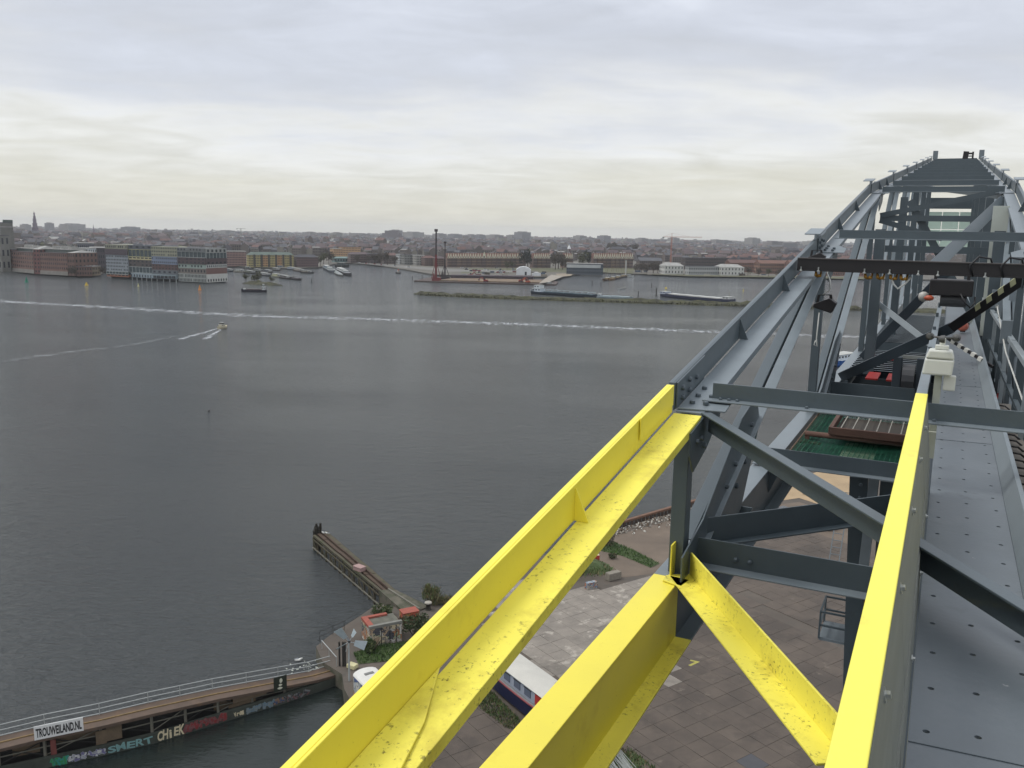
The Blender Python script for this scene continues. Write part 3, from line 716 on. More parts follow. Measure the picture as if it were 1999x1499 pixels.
# ---- diagonal frame beams behind the cross strut
mb = MB(); mb.bar(Bc(-1.42, 14.9, -2.2), Bc(.10, 13.55, -1.18), .15, .05, (0, 1, 0)); bp('raker', mb, mat('dark_grey_steel', '3f484f', .45, .12, 3), .004)
mb = MB(); mb.bar(Bc(-1.38, 18.4, -2.3), Bc(-.05, 17.6, -.55), .17, .05, (0, 1, 0)); bp('raker', mb, mat('dark_grey_steel', '3f484f', .45, .12, 3), .004)
mb = MB(); mb.bar(Bc(-1.15, 17.3, -1.12), Bc(-.16, 16.2, -1.72), .10, .05, (0, 1, 0)); bp('tie_bar', mb, mat('galvanised', '8d9598', .4, .1, 4), .003)
def hazard(p0, p1, w, h, name, n_=9, start=.0):
    p0, p1 = Vector(p0), Vector(p1); mb = MB(); mb.bar(p0, p1, h, w, (0, 1, 0)); o = bp(name, mb, BLACK, .004)
    mb = MB(); d_ = (p1 - p0); L_ = d_.length; d_.normalize(); up = d_.cross(Vector((0, 1, 0))).normalized(); 
    if up.z < 0: up = -up
    fn = up.cross(d_).normalized()
    if fn.y > 0: fn = -fn
    for k in range(n_):
        t0 = L_ * (start + (1 - start) * (k + .15) / n_); c = p0 + d_ * t0 + up * (h / 2 + .001) + fn * (w / 2 + .002); q = L_ * (1 - start) / n_ * .45
        mb.slab([c, c + d_ * q, c + d_ * (q - .05) - up * h * .5, c + d_ * -.05 - up * h * .5], fn * .003)
        mb.slab([c + up * .001, c + d_ * q + up * .001, c + d_ * q - fn * w + up * .001, c - fn * w + up * .001], up * .003)
    mb.build('hazard_stripe', mat('cream_tape', 'cfcda2', .5, .15, 5), o)
    return o
hazard(Bc(.10, 13.55, -1.18), Bc(.85, 12.6, -.42), .05, .13, 'raker', 4, .38)

# ---- guard rail and close set uprights along the right of the walkway
GALV = mat('galvanised', '8d9598', .4, .1, 4)
mb = MB(); mb.bar(Bc(.74, 9.0, -1.12), Bc(.70, 21, -1.18), .06, .06); bp('guard_rail', mb, GALV, .004)
mb = MB(); mb.bar(Bc(.74, 9.0, -1.62), Bc(.70, 21, -1.68), .045, .045); bp('guard_rail', mb, GREY, 0)
for k in range(11):
    mb = MB(); u = 9.2 + k * 1.15; mb.bar(Bc(.735, u, ZL), Bc(.735, u, -1.1), .045, .045); bp('guard_post', mb, GALV if k % 3 == 0 else GREY, 0)
for k in range(9):
    mb = MB(); u = 8.2 + k * 1.6; mb.obox(Bc(.90, u, ZL), (.09, 0, 0), (0, .09, 0), (0, 0, zT(u) - .3 - ZL)); bp('side_upright', mb, (GREY, GREYL)[k % 2], 0)
for k in range(14):
    mb = MB(); mb.obox(Bc(.5, 9.6 + k * .42, ZL - .05 + (k % 2) * .04), (.36, 0, 0), (0, .10, 0), (0, 0, .03)); bp('side_slat', mb, GREYL, 0)
for u, z in ((12.0, -1.2), (15.4, -1.0)):
    mb = MB(); mb.obox(Bc(.62, u, z), (.12, 0, 0), (0, .06, 0), (0, 0, .28)); bp('name_plate', mb, GREYL, .003)
# rows of bolts where the struts meet the chord and along the near gussets
bolts(boom, [Bc(-1.40 + x, 6.24, zT(6.28) - .175) for x in (0, .06, .12, .6, 1.4, 2.0)], (0, 0, 1), .013)
bolts(boom, [Bc(x, 6.165, -2.32) for x in (-1.2, -1.1, -.25, -.18)] + [Bc(x, 6.165, -2.25) for x in (-.25, -.18)], (0, -1, 0), .018)
bolts(boom, [Bc(-.62, 9.5, z) for z in (-2.52, -2.66, -2.8)], (0, -1, 0), .02)
# ================================================================== THINGS ON THE BOOM (children frames use the boom axes)
def on_boom(name, label, cat, v, u, z, rz=0.0, group=None):
    c, s_ = math.cos(YAW), math.sin(YAW)
    return thing(name, label, cat, (v * c + u * s_, -v * s_ + u * c, HC + z), -YAW + rz, group)
# anemometer on the rail
an = on_boom('anemometer', 'off white wind sensor box with dark cups on the walkway rail', 'wind sensor', -.015, 6.4, -1.245); an.scale = (.92, .92, .92)
mb = MB(); mb.slab([(-.095, -.06, .405), (.10, -.06, .405), (.108, -.06, .52), (-.082, -.06, .52)], (0, .15, 0)); mb.build('housing', WHITEP, an, bevel=.012)
mb = MB(); mb.slab([(-.082, -.06, .523), (.108, -.06, .523), (.09, -.06, .585), (-.06, -.06, .585)], (0, .15, 0)); mb.build('lid', WHITEP, an, bevel=.012)
mb = MB(); mb.box((.02, .02, .587), (.09, .07, .03)); mb.tube([(.02, .02, .615), (.02, .02, .67)], .02, 10); mb.build('neck', WHITEP, an, bevel=.006)
CUP = mat('dark_cup_plastic', '4a4a48', .55, .1, 8)
for k in range(3):
    a = .5 + k * 2.0944; d = Vector((math.cos(a), math.sin(a), 0))
    mb = MB(); mb.tube([Vector((.02, .02, .67)), Vector((.02, .02, .67)) + d * .085], .008, 6); arm = mb.build('cup_arm', CUP, an)
    c = Vector((.02, .02, .67)) + d * .10; t = Vector((-d.y, d.x, 0)); mb = MB()
    mb.tube([c - t * .028, c - t * .02, c - t * .01, c + t * .015], [.006, .02, .027, .029], 10, cap=False); mb.tube([c + t * .0145, c + t * .015], [.028, .01], 10); mb.build('cup', CUP, arm, smooth=True)
mb = MB(); mb.obox((-.01, .03, -.2), (.05, 0, 0), (0, .035, 0), (0, 0, .60)); mb.build('post', mat('pale_green_post', 'b3b6a8', .5, .1, 3), an, bevel=.004)
mb = MB(); mb.obox((.05, .0, .29), (.08, 0, 0), (0, .06, 0), (0, 0, .11)); mb.build('junction_box', WHITEP, an, bevel=.008)
mb = MB(); mb.obox((-.03, -.01, -.22), (.07, 0, 0), (0, .03, 0), (0, 0, .20)); mb.build('clamp_plate', mat('pale_green_post', 'b3b6a8'), an, bevel=.003)

# black cross beam with its fittings
bb = on_boom('cross_beam', 'black steel beam lying across the boom above the walkway', 'steel beam', -1.645, 10.95, -.378)
mb = MB(); mb.obox((0, .02, 0), (4.3, 0, 0), (0, .14, 0), (0, 0, .012)); mb.build('lower_flange', BLACK, bb)
mb = MB(); mb.obox((0, .02, .142), (4.3, 0, 0), (0, .14, 0), (0, 0, .013)); mb.build('upper_flange', mat('lighter_black_steel', '4a4543', .6, .2, 3), bb)  # upper flange in a lighter tone than web and lower flange
mb = MB(); mb.obox((0, .035, .0125), (4.3, 0, 0), (0, .11, 0), (0, 0, .129)); mb.build('web', BLACK, bb)
for x in (.05, .25, .76, 1.03, 1.33, 1.53, 2.0):
    mb = MB(); mb.lathe((x, .005, -.005), [(.02, 0), (.02, .012), (.008, .02), (.008, .055)], 8); mb.build('clamp_bolt', ZINC, bb)
AMB = mat('amber_strap', 'a5792d', .7, .25, 20)
for x, w in ((.24, .04), (.80, .055), (.93, .05), (1.07, .05), (1.18, .05)):
    mb = MB(); mb.tube([(x - w * .7, .1, .0), (x - w * .5, .06, -.05), (x - w * .1, .09, -.065), (x + w * .3, .04, -.05), (x + w * .6, .1, -.06), (x + w * .8, .1, .0)], [.012, .02, .014, .022, .015, .01], 6); mb.build('strap', AMB, bb, smooth=True)
WIRE = mat('white_cable', 'c9c9c2', .5, .1, 6); DWIRE = mat('black_cable', '1d1d1f', .5, .1, 6)
mb = MB(); mb.tube([(1.04, .08, -.02), (1.08, .08, -.12), (1.13, .06, -.17), (1.2, .08, -.11), (1.26, .1, -.03)], .012, 6); mb.build('loose_cable', WIRE, bb, smooth=True)
for x in (1.98, 2.28):
    mb = MB(); mb.tube([(x - .1, .03, .0), (x - .14, 0, .12), (x - .06, .05, .22), (x + .06, .1, .2), (x + .1, .15, .1)], .012, 6); mb.build('loose_cable', DWIRE, bb, smooth=True)
# floodlights
def flood(v, u, z, label, upright):
    t = on_boom('floodlight', label, 'floodlight', v, u, z, group='black floodlights by the cross beam'); t.scale = (.62, .62, .62) if upright else (.85, .85, .85)
    mb = MB(); mb.slab([(-.17, 0, -.02), (.11, 0, -.10), (.17, 0, .05), (.07, 0, .12), (-.16, 0, .03)], (0, .2, 0)); mb.build('lamp_body', BLACK, t, bevel=.012)
    mb = MB(); mb.obox((-.15, .02, -.035), (.25, 0, -.07), (0, .16, 0), (0, 0, .008)); mb.build('lamp_glass', mat('dark_glass', '2b2f33', .1, .05), t)
    mb = MB(); mb.bar((-.12, .1, .02), (-.1, .1, .16), .015, .04); mb.bar((.08, .1, .1), (.07, .1, .17), .015, .04); mb.bar((-.1, .1, .16), (.07, .1, .17), .04, .015); mb.build('bracket', BLACK, t)
    return t
flood(-1.50, 11.5, -.24, 'black floodlight standing on the left end of the cross beam', True)
fl_ = flood(-1.42, 12.0, -.86, 'black floodlight hanging on a white cable below the cross beam', False)
mb = MB(); mb.tube([(-.05, .1, .16), (.05, .1, .25), (.04, .15, .38), (-.02, .2, .50), (.0, .3, .58)], .012, 6); mb.build('cable', WIRE, fl_, smooth=True)
mb = MB(); mb.tube([(-.06, -.05, -.1), (-.07, -.05, -.5), (-.05, -.05, -.62), (-.1, -.05, -.6), (-.08, -.05, -.53)], .009, 6); mb.build('cable', WIRE, fl_, smooth=True)
# winch under the beam
wi = on_boom('winch', 'black winch housing hung beneath the right of the cross beam', 'winch', .0, 12.75, -.74); wi.scale = (.78, .78, .78)
mb = MB(); mb.obox((-.28, 0, .05), (.66, 0, 0), (0, .5, 0), (0, 0, .27)); mb.build('housing', BLACK, wi, bevel=.02)
mb = MB(); mb.tube([(-.1, .2, -.02), (.3, .2, -.02)], .12, 14); mb.build('drum', mat('drum_steel', '4c4d4f', .5, .2, 5), wi)
mb = MB(); mb.lathe((-.36, .3, -.08), [(.02, 0), (.07, .03), (.088, .08), (.075, .14), (.03, .17)], 14); mb.build('float_ball', mat('white_ball', 'b0ada6', .4, .05), wi, smooth=True)
mb = MB(); mb.lathe((-.27, -.02, -.04), [(.03, 0), (.07, .02), (.085, .05), (.04, .09)], 10); mb.build('orange_pad', mat('orange_plastic', 'a84a2c', .5, .15), wi, smooth=True)
mb = MB(); mb.tube([(.2, -.05, .1), (.28, -.1, -.05), (.36, -.08, -.12), (.42, 0, -.05), (.42, .05, .05)], .014, 6); mb.build('hose', DWIRE, wi, smooth=True)
for x in (-.2, .3):
    mb = MB(); mb.bar((x, .25, .32), (x, .25, .38), .08, .05); mb.build('hanger', BLACK, wi)
def buv(px, py, z):
    b_ = boom_at(px, py, z); return (b_.x + OV, b_.y, z)
LAMP = buv(1879, 648, -1.58); METER = buv(1890, 634, -1.58)
# lamps lying on the walkway edge
lt = on_boom('warning_lamp', 'orange red warning lamp with a mesh guard on the walkway edge', 'lamp', *LAMP)
mb = MB(); mb.tube([(-.02, -.08, .1), (0, .03, .1)], [.08, .095], 12); mb.tube([(-.02, -.1, .1), (-.02, -.08, .1)], [.05, .08], 12); mb.build('lens', mat('coral_lens', 'c9715c', .35, .15, 10), lt, smooth=True)
mb = MB(); mb.tube([(0, .03, .1), (.03, .12, .12)], [.075, .05], 12); mb.box((0, .03, 0), (.08, .08, .06)); mb.build('lamp_body', BLACK, lt)
lt = on_boom('junction_box', 'pale grey meter box behind the orange warning lamp', 'junction box', *METER)
mb = MB(); mb.obox((-.08, 0, .02), (.15, 0, .02), (0, .12, 0), (-.01, 0, .17)); mb.build('box', mat('pale_grey_box', 'a9aba3', .5, .2, 12), lt, bevel=.015)
mb = MB(); mb.bar((0, .06, 0), (0, .06, .03), .05, .05); mb.build('foot', BLACK, lt)
# hazard tape bar lying on the walkway
TB0, TB1 = buv(1850, 660, -1.28), buv(1938, 716, -1.57)
hz = on_boom('tape_bar', 'thin dark bar with white tape squares lying across the walkway', 'bar', TB0[0], TB0[1], -1.57)
h0 = Vector((0, 0, .29)); h1 = Vector((TB1[0] - TB0[0], TB1[1] - TB0[1], 0))
mb = MB(); mb.bar(h0, h1, .035, .035); mb.build('rod', BLACK, hz)
for k in range(5):
    a = h0.lerp(h1, .10 + k * .15); d = (h1 - h0).normalized(); mb = MB(); mb.bar(a, a + d * .075 * (h1 - h0).length, .05, .05); mb.build('tape_square', mat('white_tape', 'd8d6cc', .5, .1), hz)
# net, tubes and tray over the water side
nt_ = on_boom('safety_net', 'green safety net stretched between rusty tubes', 'net', -.85, 11.2, -2.44)
NETM = mat('green_net', '1a5a42', .8, .25, 4)
mb = MB(); x0, x1, y0, y1 = -.62, .72, -1.35, 1.75
def zz_(x, y): return -.05 * math.sin((x - x0) / (x1 - x0) * 3.1) * math.sin((y - y0) / (y1 - y0) * 3.1) + .008 * noise.noise(Vector((x * 4, y * 4, 0)))
nx, ny = 24, 52
for k in range(nx + 1):
    x = x0 + (x1 - x0) * k / nx
    for j in range(0, ny, 4):
        ya, yb = y0 + (y1 - y0) * j / ny, y0 + (y1 - y0) * (j + 4) / ny; mb.bar((x, ya, zz_(x, ya)), (x, yb, zz_(x, yb)), .006, .006)
for j in range(ny + 1):
    y = y0 + (y1 - y0) * j / ny
    for k in range(0, nx, 4):
        xa, xb = x0 + (x1 - x0) * k / nx, x0 + (x1 - x0) * (k + 4) / nx; mb.bar((xa, y, zz_(xa, y) + .004), (xb, y, zz_(xb, y) + .004), .006, .006)
mb.build('netting', NETM, nt_, kind='stuff')
mb = MB()
for a, b in (((x0, y0), (x1, y0)), ((x1, y0), (x1, y1)), ((x1, y1), (x0, y1)), ((x0, y1), (x0, y0))): mb.tube([(*a, 0), (*b, 0)], .012, 6)
mb.build('edge_rope', mat('brown_rope', '5b4a3a', .9, .2, 9), nt_)
tr = on_boom('drip_tray', 'dark green tray sheeting with a pale patch under the safety net', 'tray', -.5, 11.5, -2.58)
mb = MB(); mb.box((-.2, .05, 0), (1.2, 2.8, .02)); mb.build('tray_floor', mat('dark_green_sheet', '193d38', .6, .2, 2), tr)
mb = MB(); mb.box((-.28, -.55, .022), (.38, 1.3, .012)); mb.build('pale_sheet', mat('pale_green_sheet', '9aa88f', .6, .15, 5), tr)
for k, (u, z, va, vb) in enumerate(((11.1, -2.38, -1.42, .0), (9.9, -2.43, -1.40, .0))):
    t = on_boom('scaffold_tube', ('rusty brown tube on brackets beside the grating frame', 'rusty brown tube along the near edge of the green net')[k], 'tube', va, u, z, group='rusty tubes around the net')
    mb = MB(); mb.tube([(0, 0, 0), (vb - va, 0, 0)], .034, 10); mb.build('tube', RUST, t, smooth=True)
    mb = MB(); mb.bar((.03, 0, -.10), (.03, 0, -.03), .05, .05); mb.bar((-.05, 0, -.11), (.2, 0, -.11), .08, .02); mb.build('foot', RUST, t)
gf = on_boom('grating_frame', 'brown rusty frame with pale thin bars over the green net', 'grating', -.62, 11.8, -2.30)
mb = MB()
for y in (-.75, .6): mb.bar((-.5, y, 0), (.75, y, 0), .05, .09)
mb.bar((-.5, -.75, 0), (-.5, .6, 0), .05, .088); mb.build('frame', RUST, gf, bevel=.004)
mb = MB(); mb.box((.12, -.08, -.1), (1.2, 1.3, .02)); mb.build('backing', mat('brown_mesh_floor', '4b453e', .8, .2, 8), gf)
mb = MB(); mb.obox((-.45, -.72, .01), (.012, 0, 0), (0, 1.3, 0), (0, 0, .012)); bm_ = mb.mesh('thin_bar', mat('pale_rod', '9a958a', .6, .2, 8))
for k in range(9): link('thin_bar', bm_, gf, (.05 + k * .135, 0, 0))
# pulley housing
ph = on_boom('pulley_housing', 'dark upright pulley housing standing on the boom floor', 'pulley', -.44, 14.4, ZL); ph.scale = (1.25, 1, 1.08)
for x in (-.16, .10):
    mb = MB(); mb.obox((x, 0, -.1), (.10, 0, 0), (0, .25, 0), (0, 0, .72)); mb.build('cheek', mat('dark_grey_steel', '3f484f'), ph, bevel=.006)
mb = MB(); mb.tube([(-.05, .12, .3), (.09, .12, .3)], .22, 16); mb.build('pulley', mat('drum_steel', '4c4d4f'), ph)
mb = MB(); mb.bar((-.18, .12, .62), (.24, .12, .62), .04, .05); mb.build('axle', ZINC, ph)
# cable tray with loops at the right
ct = on_boom('cable_tray', 'grey brown cable duct with loops of wire right of the walkway', 'cable duct', .62, 6.6, -2.0)
mb = MB(); mb.obox((-.06, 0, 0), (.2, 0, 0), (0, 4.6, 0), (0, 0, .2)); mb.build('duct', mat('brown_grey_duct', '7a746c', .7, .2, 2), ct, bevel=.005)
mb = MB(); mb.obox((-.09, -.04, .16), (.26, 0, 0), (0, .035, 0), (0, 0, .06)); mb.build('end_frame', mat('wood_block', '8a7a5c', .8, .2, 8), ct)
mb = MB(); mb.tube([(0, .05, -.5), (0, .02, 0)], .09, 10); mb.build('drop_pipe', mat('brown_grey_duct', '7a746c'), ct)
for k in range(16):
    mb = MB(); y = .15 + k * .27; mb.tube([(-.02, y, .2), (.0, y + .02, .235), (.06, y - .02, .24), (.11, y, .2)], .009, 5); mb.build('wire_loop', DWIRE, ct)
ob = on_boom('orange_buoy', 'orange float beside the walkway toe board', 'float', .72, 5.35, -2.12)
mb = MB(); mb.lathe((0, 0, -.12), [(.02, 0), (.08, .02), (.11, .1), (.09, .2), (.03, .24)], 12); mb.build('float', mat('orange_plastic', 'a84a2c'), ob, smooth=True)
mb = MB(); mb.tube([(0, 0, .11), (.02, 0, .16)], .02, 8); mb.build('cap', BLACK, ob)
br = on_boom('blue_barrel', 'blue drum on the side deck below the orange float', 'drum', .80, 4.6, -2.5)
mb = MB(); mb.lathe((0, 0, .02), [(.16, 0), (.17, .02), (.17, .32), (.15, .34)], 16); mb.build('shell', mat('blue_plastic', '1d3f6e', .4, .1), br, smooth=True)
mb = MB(); mb.lathe((0, 0, .361), [(.15, 0), (.14, .02)], 16); mb.build('lid', BLACK, br)
# rods and wires on the right side
rw = on_boom('guy_wire', 'thin slack wire running along the right truss', 'wire', .62, 11, -1.2)
mb = MB(); mb.tube([(.0, 2.5, .35), (.05, .5, -.05), (.14, -2.2, -.35), (.26, -4.4, -.45)], .008, 5); mb.build('wire_strand', WIRE, rw)
mb = MB(); mb.lathe((0, 2.5, .33), [(.02, 0), (.02, .04)], 8); mb.build('wire_clamp', ZINC, rw)
# ================================================================== NEAR QUAY, PIER AND JETTY
def text_mesh(s, w, h, name, mt, thick=.02, wob=0.0):
    cu = bpy.data.curves.new(name, 'FONT'); cu.body = s; cu.extrude = .02; cu.offset = .03; cu.resolution_u = 3
    ob = bpy.data.objects.new(name, cu); COL.objects.link(ob)
    me = bpy.data.meshes.new_from_object(ob); bpy.data.objects.remove(ob); bpy.data.curves.remove(cu)
    xs = [v.co.x for v in me.vertices]; ys = [v.co.y for v in me.vertices]; x0, x1, y0, y1 = min(xs), max(xs), min(ys), max(ys)
    for v in me.vertices:
        x = (v.co.x - x0) / (x1 - x0); y = (v.co.y - y0) / (y1 - y0); z = v.co.z
        v.co = ((x - .5) * w, (thick if z > 0 else 0) * -1, y * h + wob * math.sin(x * 9))
    me.flip_normals() if hasattr(me, 'flip_normals') else None
    me.materials.clear(); me.materials.append(mt); me.name = name; return me
def wall_axes(p, q):
    d = (q - p); d.z = 0; d.normalize(); return d, math.atan2(d.y, d.x)
BROWND = mat('brown_pier_deck', '57483d', .85, .3, .8, bump=.01, dirt=('6d5640', .6, .55, .12, .6))
DKSTEEL = mat('dark_pier_steel', '2a2927', .8, .3, 1.0)
PALEST = mat('pale_post_steel', '6a675c', .75, .25, 2)
RAILM = mat('galvanised_rail', 'a9adab', .45, .1, 3, metal=.2)
WALLG = mat('mossy_low_wall', '3b3f38', .85, .35, 1.0, dirt=('222823', .6, .55, .1))
wl_px = [(-90, 1545), (0, 1520), (90, 1500), (200, 1476), (300, 1452), (430, 1412), (560, 1372), (622, 1351), (664, 1336)]
wl = [at(x, y, 0) for x, y in wl_px]
HD = top_z(at(300, 1452, 0), 300, 1393)
_bb = [(-400, 1560), (-90, 1484), (0, 1462), (90, 1440), (200, 1417), (300, 1393), (430, 1364), (560, 1339), (622, 1327), (664, 1316), (900, 1260)]
def hd(p):
    x, y = proj((p.x, p.y, 0))
    for (xa, ya), (xb, yb) in zip(_bb[:-1], _bb[1:]):
        if xa <= x < xb: return max(1.2, min(4.6, top_z(p, x, ya + (yb - ya) * (x - xa) / (xb - xa))))
    return HD
pier = thing('slip_pier', 'brown decked steel pier with graffiti along its low wall', 'pier', tuple(wl[4]))
O4 = wl[4].copy()
def resample(P, step):
    out = [P[0].copy()]; acc = 0
    for a, b in zip(P[:-1], P[1:]):
        L_ = (b - a).length; n = max(1, round(L_ / step))
        for k in range(1, n + 1): out.append(a.lerp(b, k / n))
    return out
fr = resample(wl, 3.4)
nr = []
for k, p in enumerate(fr):
    d = fr[min(k + 1, len(fr) - 1)] - fr[max(k - 1, 0)]; d.normalize(); nr.append(Vector((-d.y, d.x, 0)))
up_ = Vector((0, 0, 1))
mbd, mbk = MB(), MB()
for k in range(len(fr) - 1):
    a, b, na, nb = fr[k] - O4, fr[k + 1] - O4, nr[k], nr[k + 1]; ha, hb = hd(fr[k]), hd(fr[k + 1])
    mb = MB(); mb.slab([a + up_ * ha, b + up_ * hb, b + nb * 2.1 + up_ * hb, a + na * 2.1 + up_ * ha], (0, 0, -.28)); mb.build('deck_section', BROWND, pier)
    mb = MB(); mb.slab([a + na * .95 + up_ * (ha + .002), b + nb * .95 + up_ * (hb + .002), b + nb * 1.08 + up_ * (hb + .002), a + na * 1.08 + up_ * (ha + .002)], (0, 0, .09)); mb.build('deck_kerb', mat('ochre_kerb', '75613f', .8, .25, 2), pier)
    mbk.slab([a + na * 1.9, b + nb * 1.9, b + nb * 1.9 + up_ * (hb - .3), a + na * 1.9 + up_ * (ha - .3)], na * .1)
    mb = MB(); mb.slab([a - up_ * 1, b - up_ * 1, b + up_ * .95, a + up_ * .95], na * .35); mb.build('low_wall', WALLG, pier)
    mb = MB(); mb.box(a + na * .5, (.2, .2, ha - .28)); mb.build('post', PALEST, pier)
    mb = MB(); mb.bar(a + na * .5 + up_ * (ha * .62), b + nb * .5 + up_ * (hb * .62), .08, .08); mb.build('rail_beam', PALEST, pier)
    mb = MB(); mb.bar(a + na * .6 + up_ * .9, b + nb * .6 + up_ * (hb - .5), .07, .07); mb.build('cross_brace', DKSTEEL if k % 2 else PALEST, pier)
    mb = MB(); mb.bar(a + na * .7 + up_ * (ha - .5), b + nb * .7 + up_ * .9, .07, .07); mb.build('cross_brace', DKSTEEL, pier)
    mb = MB(); mb.bar(a + na * 2.05 + up_ * ha, a + na * 2.05 + up_ * (ha + 1.1), .05, .05); mb.build('rail_post', RAILM, pier)
    for h in (.12, .6, 1.1):
        mb = MB(); mb.bar(a + na * 2.05 + up_ * (ha + h), b + nb * 2.05 + up_ * (hb + h), .055, .055); mb.build('hand_rail', RAILM, pier)
mbk.build('under_deck_shade', DKSTEEL, pier)  # dark sheet added to stand for the black shade under the open deck
BRBOARD = mat('stained_brown_board', '5f5140', .85, .3, 1.2)
def on_front(px, py, lift, off=-.05):
    """pier front point below picture position: foot of the front wall at that column"""
    best = None
    for k in range(len(fr) - 1):
        for t in (0, .1, .2, .3, .4, .5, .6, .7, .8, .9):
            p = fr[k].lerp(fr[k + 1], t); q = proj((p.x, p.y, lift))
            if best is None or abs(q[0] - px) < best[0]: best = (abs(q[0] - px), p, nr[k], k)
    return best[1] + best[2] * off, best[2], best[3]
def front_board(name, px0, px1, z0, z1, mt, off, th=.05, label=None, cat=None, parent=None):
    a, n_, k = on_front(px0, 0, (z0 + z1) / 2, off); b, _, _ = on_front(px1, 0, (z0 + z1) / 2, off)
    par = parent or pier; o = O4 if parent is None else Vector((0, 0, 0))
    mb = MB(); mb.slab([a - o + up_ * z0, b - o + up_ * z0, b - o + up_ * z1, a - o + up_ * z1], n_ * -th); return mb.build(name, mt, parent if parent else pier, label=label), a, b, n_
for x0, x1, z0, z1, off in ((187, 210, 1.0, 2.3, .3), (211, 238, 1.15, 2.5, .3), (20, 80, 1.2, 2.1, .9), (110, 190, 1.6, 2.6, 1.0), (420, 470, .9, 1.9, .9), (455, 522, 1.5, 2.0, .2), (452, 500, .95, 1.3, .5)):
    front_board('wall_board', x0, x1, z0, z1, BRBOARD, off)
front_board('wall_board', 96, 108, 1.0, 2.4, mat('faded_red_board', '6b3a34', .8, .3, 2), .25, label='faded red panel under the pier deck')
# sign
a, n_, k = on_front(65, 0, HD + .7, -.12); b, _, _ = on_front(158, 0, HD + .7, -.12)
HS_ = hd((a + b) / 2)
d, rz = wall_axes(a, b); L_ = (b - a).length
sg = thing('pier_sign', 'long white board lettered TROUWEILAND.NL on the pier edge', 'sign', (a.x, a.y, HS_ - .05), rz)
mb = MB(); mb.obox((0, 0, 0), (L_, 0, 0), (0, .05, 0), (0, 0, 1.25)); mb.build('board', mat('white_sign_paint', 'd6d5d2', .6, .05, 2), sg)
o = link('lettering', text_mesh('TROUWEILAND.NL', L_ * .93, .82, 'lettering', mat('black_lettering', '1b1b1c', .6, .05), .012), sg, (L_ / 2, -.003, .2))
# plain dark panel with a pale blot
HP_ = 2.2; a, n_, k = on_front(536, 0, HP_, -.12); b, _, _ = on_front(557, 0, HP_, -.12); d, rz = wall_axes(a, b); L_ = (b - a).length
pp = thing('wall_panel', 'square dark panel with a pale painted blot on the pier edge', 'panel', (a.x, a.y, HP_ - .65), rz)
mb = MB(); mb.obox((0, 0, 0), (L_, 0, 0), (0, .05, 0), (0, 0, 1.5)); mb.build('board', mat('dark_green_panel', '23291f', .7, .2, 2), pp)
mb = MB()
for cx, cz, rx, rz_ in ((.55, 1.05, .16, .26), (.5, .62, .2, .12), (.45, .3, .26, .14)):
    mb.poly([(L_ * cx + math.cos(t * .63) * rx * random.uniform(.7, 1.1), -.004 - .001 * len(mb.f), cz + math.sin(t * .63) * rz_ * random.uniform(.8, 1.1)) for t in range(10)])
mb.build('blot', mat('cream_blot', 'c9c8b4', .7, .1), pp, kind='stuff')
# graffiti on the low wall: lettering and rounded tag shapes, each piece a painted part of the pier
def wall_text(word, px0, px1, z0, h, mt, name='painted_letter', wob=0.0):
    # hand painted: every letter its own size, lean and height on the wall
    a, n_, k = on_front(px0, 0, .6, -.012); b, _, _ = on_front(px1, 0, .6, -.012); d, rz = wall_axes(a, b); L_ = (b - a).length; rnd = random.Random(word); n = len(word)
    for q, ch in enumerate(word):
        me = text_mesh(ch, L_ / n * (.5 if ch == 'i' else .95) * rnd.uniform(.9, 1.1), h * rnd.uniform(.85, 1.1), name, mt, .012); c = a + d * (L_ * (q + .5) / n) - O4
        o = link(name, me, pier, (c.x, c.y, z0 + rnd.uniform(-.06, .06) * h)); o.rotation_euler = (0, rnd.uniform(-.14, .14), rz)
wall_text('CHiEK', 304, 362, .10, .95, mat('cream_graffiti', 'c2b697', .7, .08))
wall_text('SMERT', 213, 297, .16, .72, mat('teal_graffiti', '6f9493', .7, .15, 3))
wall_text('vrel', 458, 476, .2, .4, mat('cream_graffiti', 'c2b697'))
def blobs(px0, px1, z0, z1, mts, n, seed):
    # wild-style tag: overlapping broad brush strokes, unreadable
    rnd = random.Random(seed); a, n_, k = on_front(px0, 0, .5, -.008); b, _, _ = on_front(px1, 0, .5, -.008); d, rz = wall_axes(a, b); L_ = (b - a).length
    mb = MB(); dep = [0]
    def ribbon(P, w, m_):
        dep[0] += 1; y = -.002 - dep[0] * .0006
        for (xa, za), (xb, zb) in zip(P[:-1], P[1:]):
            dx, dz = xb - xa, zb - za; l_ = math.hypot(dx, dz) or 1; ox, oz = -dz / l_ * w / 2, dx / l_ * w / 2; ex, ez = dx / l_ * w * .3, dz / l_ * w * .3
            mb.poly([(xa - ex - ox, y, za - ez - oz), (xb + ex - ox, y, zb + ez - oz), (xb + ex + ox, y, zb + ez + oz), (xa - ex + ox, y, za - ez + oz)], m_)
    for q in range(n):
        cx = L_ * (q + .5) / n; cw = L_ / n * .62; H_ = z1 - z0
        for st in range(3):
            P = [(cx + rnd.uniform(-cw, cw), z0 + H_ * rnd.uniform(.05, .95)) for _ in range(rnd.choice((2, 3, 3)))]; w = H_ * rnd.uniform(.16, .3); m_ = (q + st) % len(mts)
            ribbon(P, w * 1.35, (m_ + 1) % len(mts)); ribbon(P, w, m_)
    return mb.build('painted_tag', mts, pier, a - O4, rz, kind='stuff')
G = lambda nm, c: mat(nm, c, .7, .2, 4)
blobs(362, 446, .15, 1.0, [G('red_graffiti', '7d2b2c'), G('dull_rose_graffiti', '6e4a4a')], 9, 1)
blobs(480, 534, .1, .8, [G('grey_graffiti', '757c7d'), G('blue_grey_graffiti', '5d7684')], 8, 2)
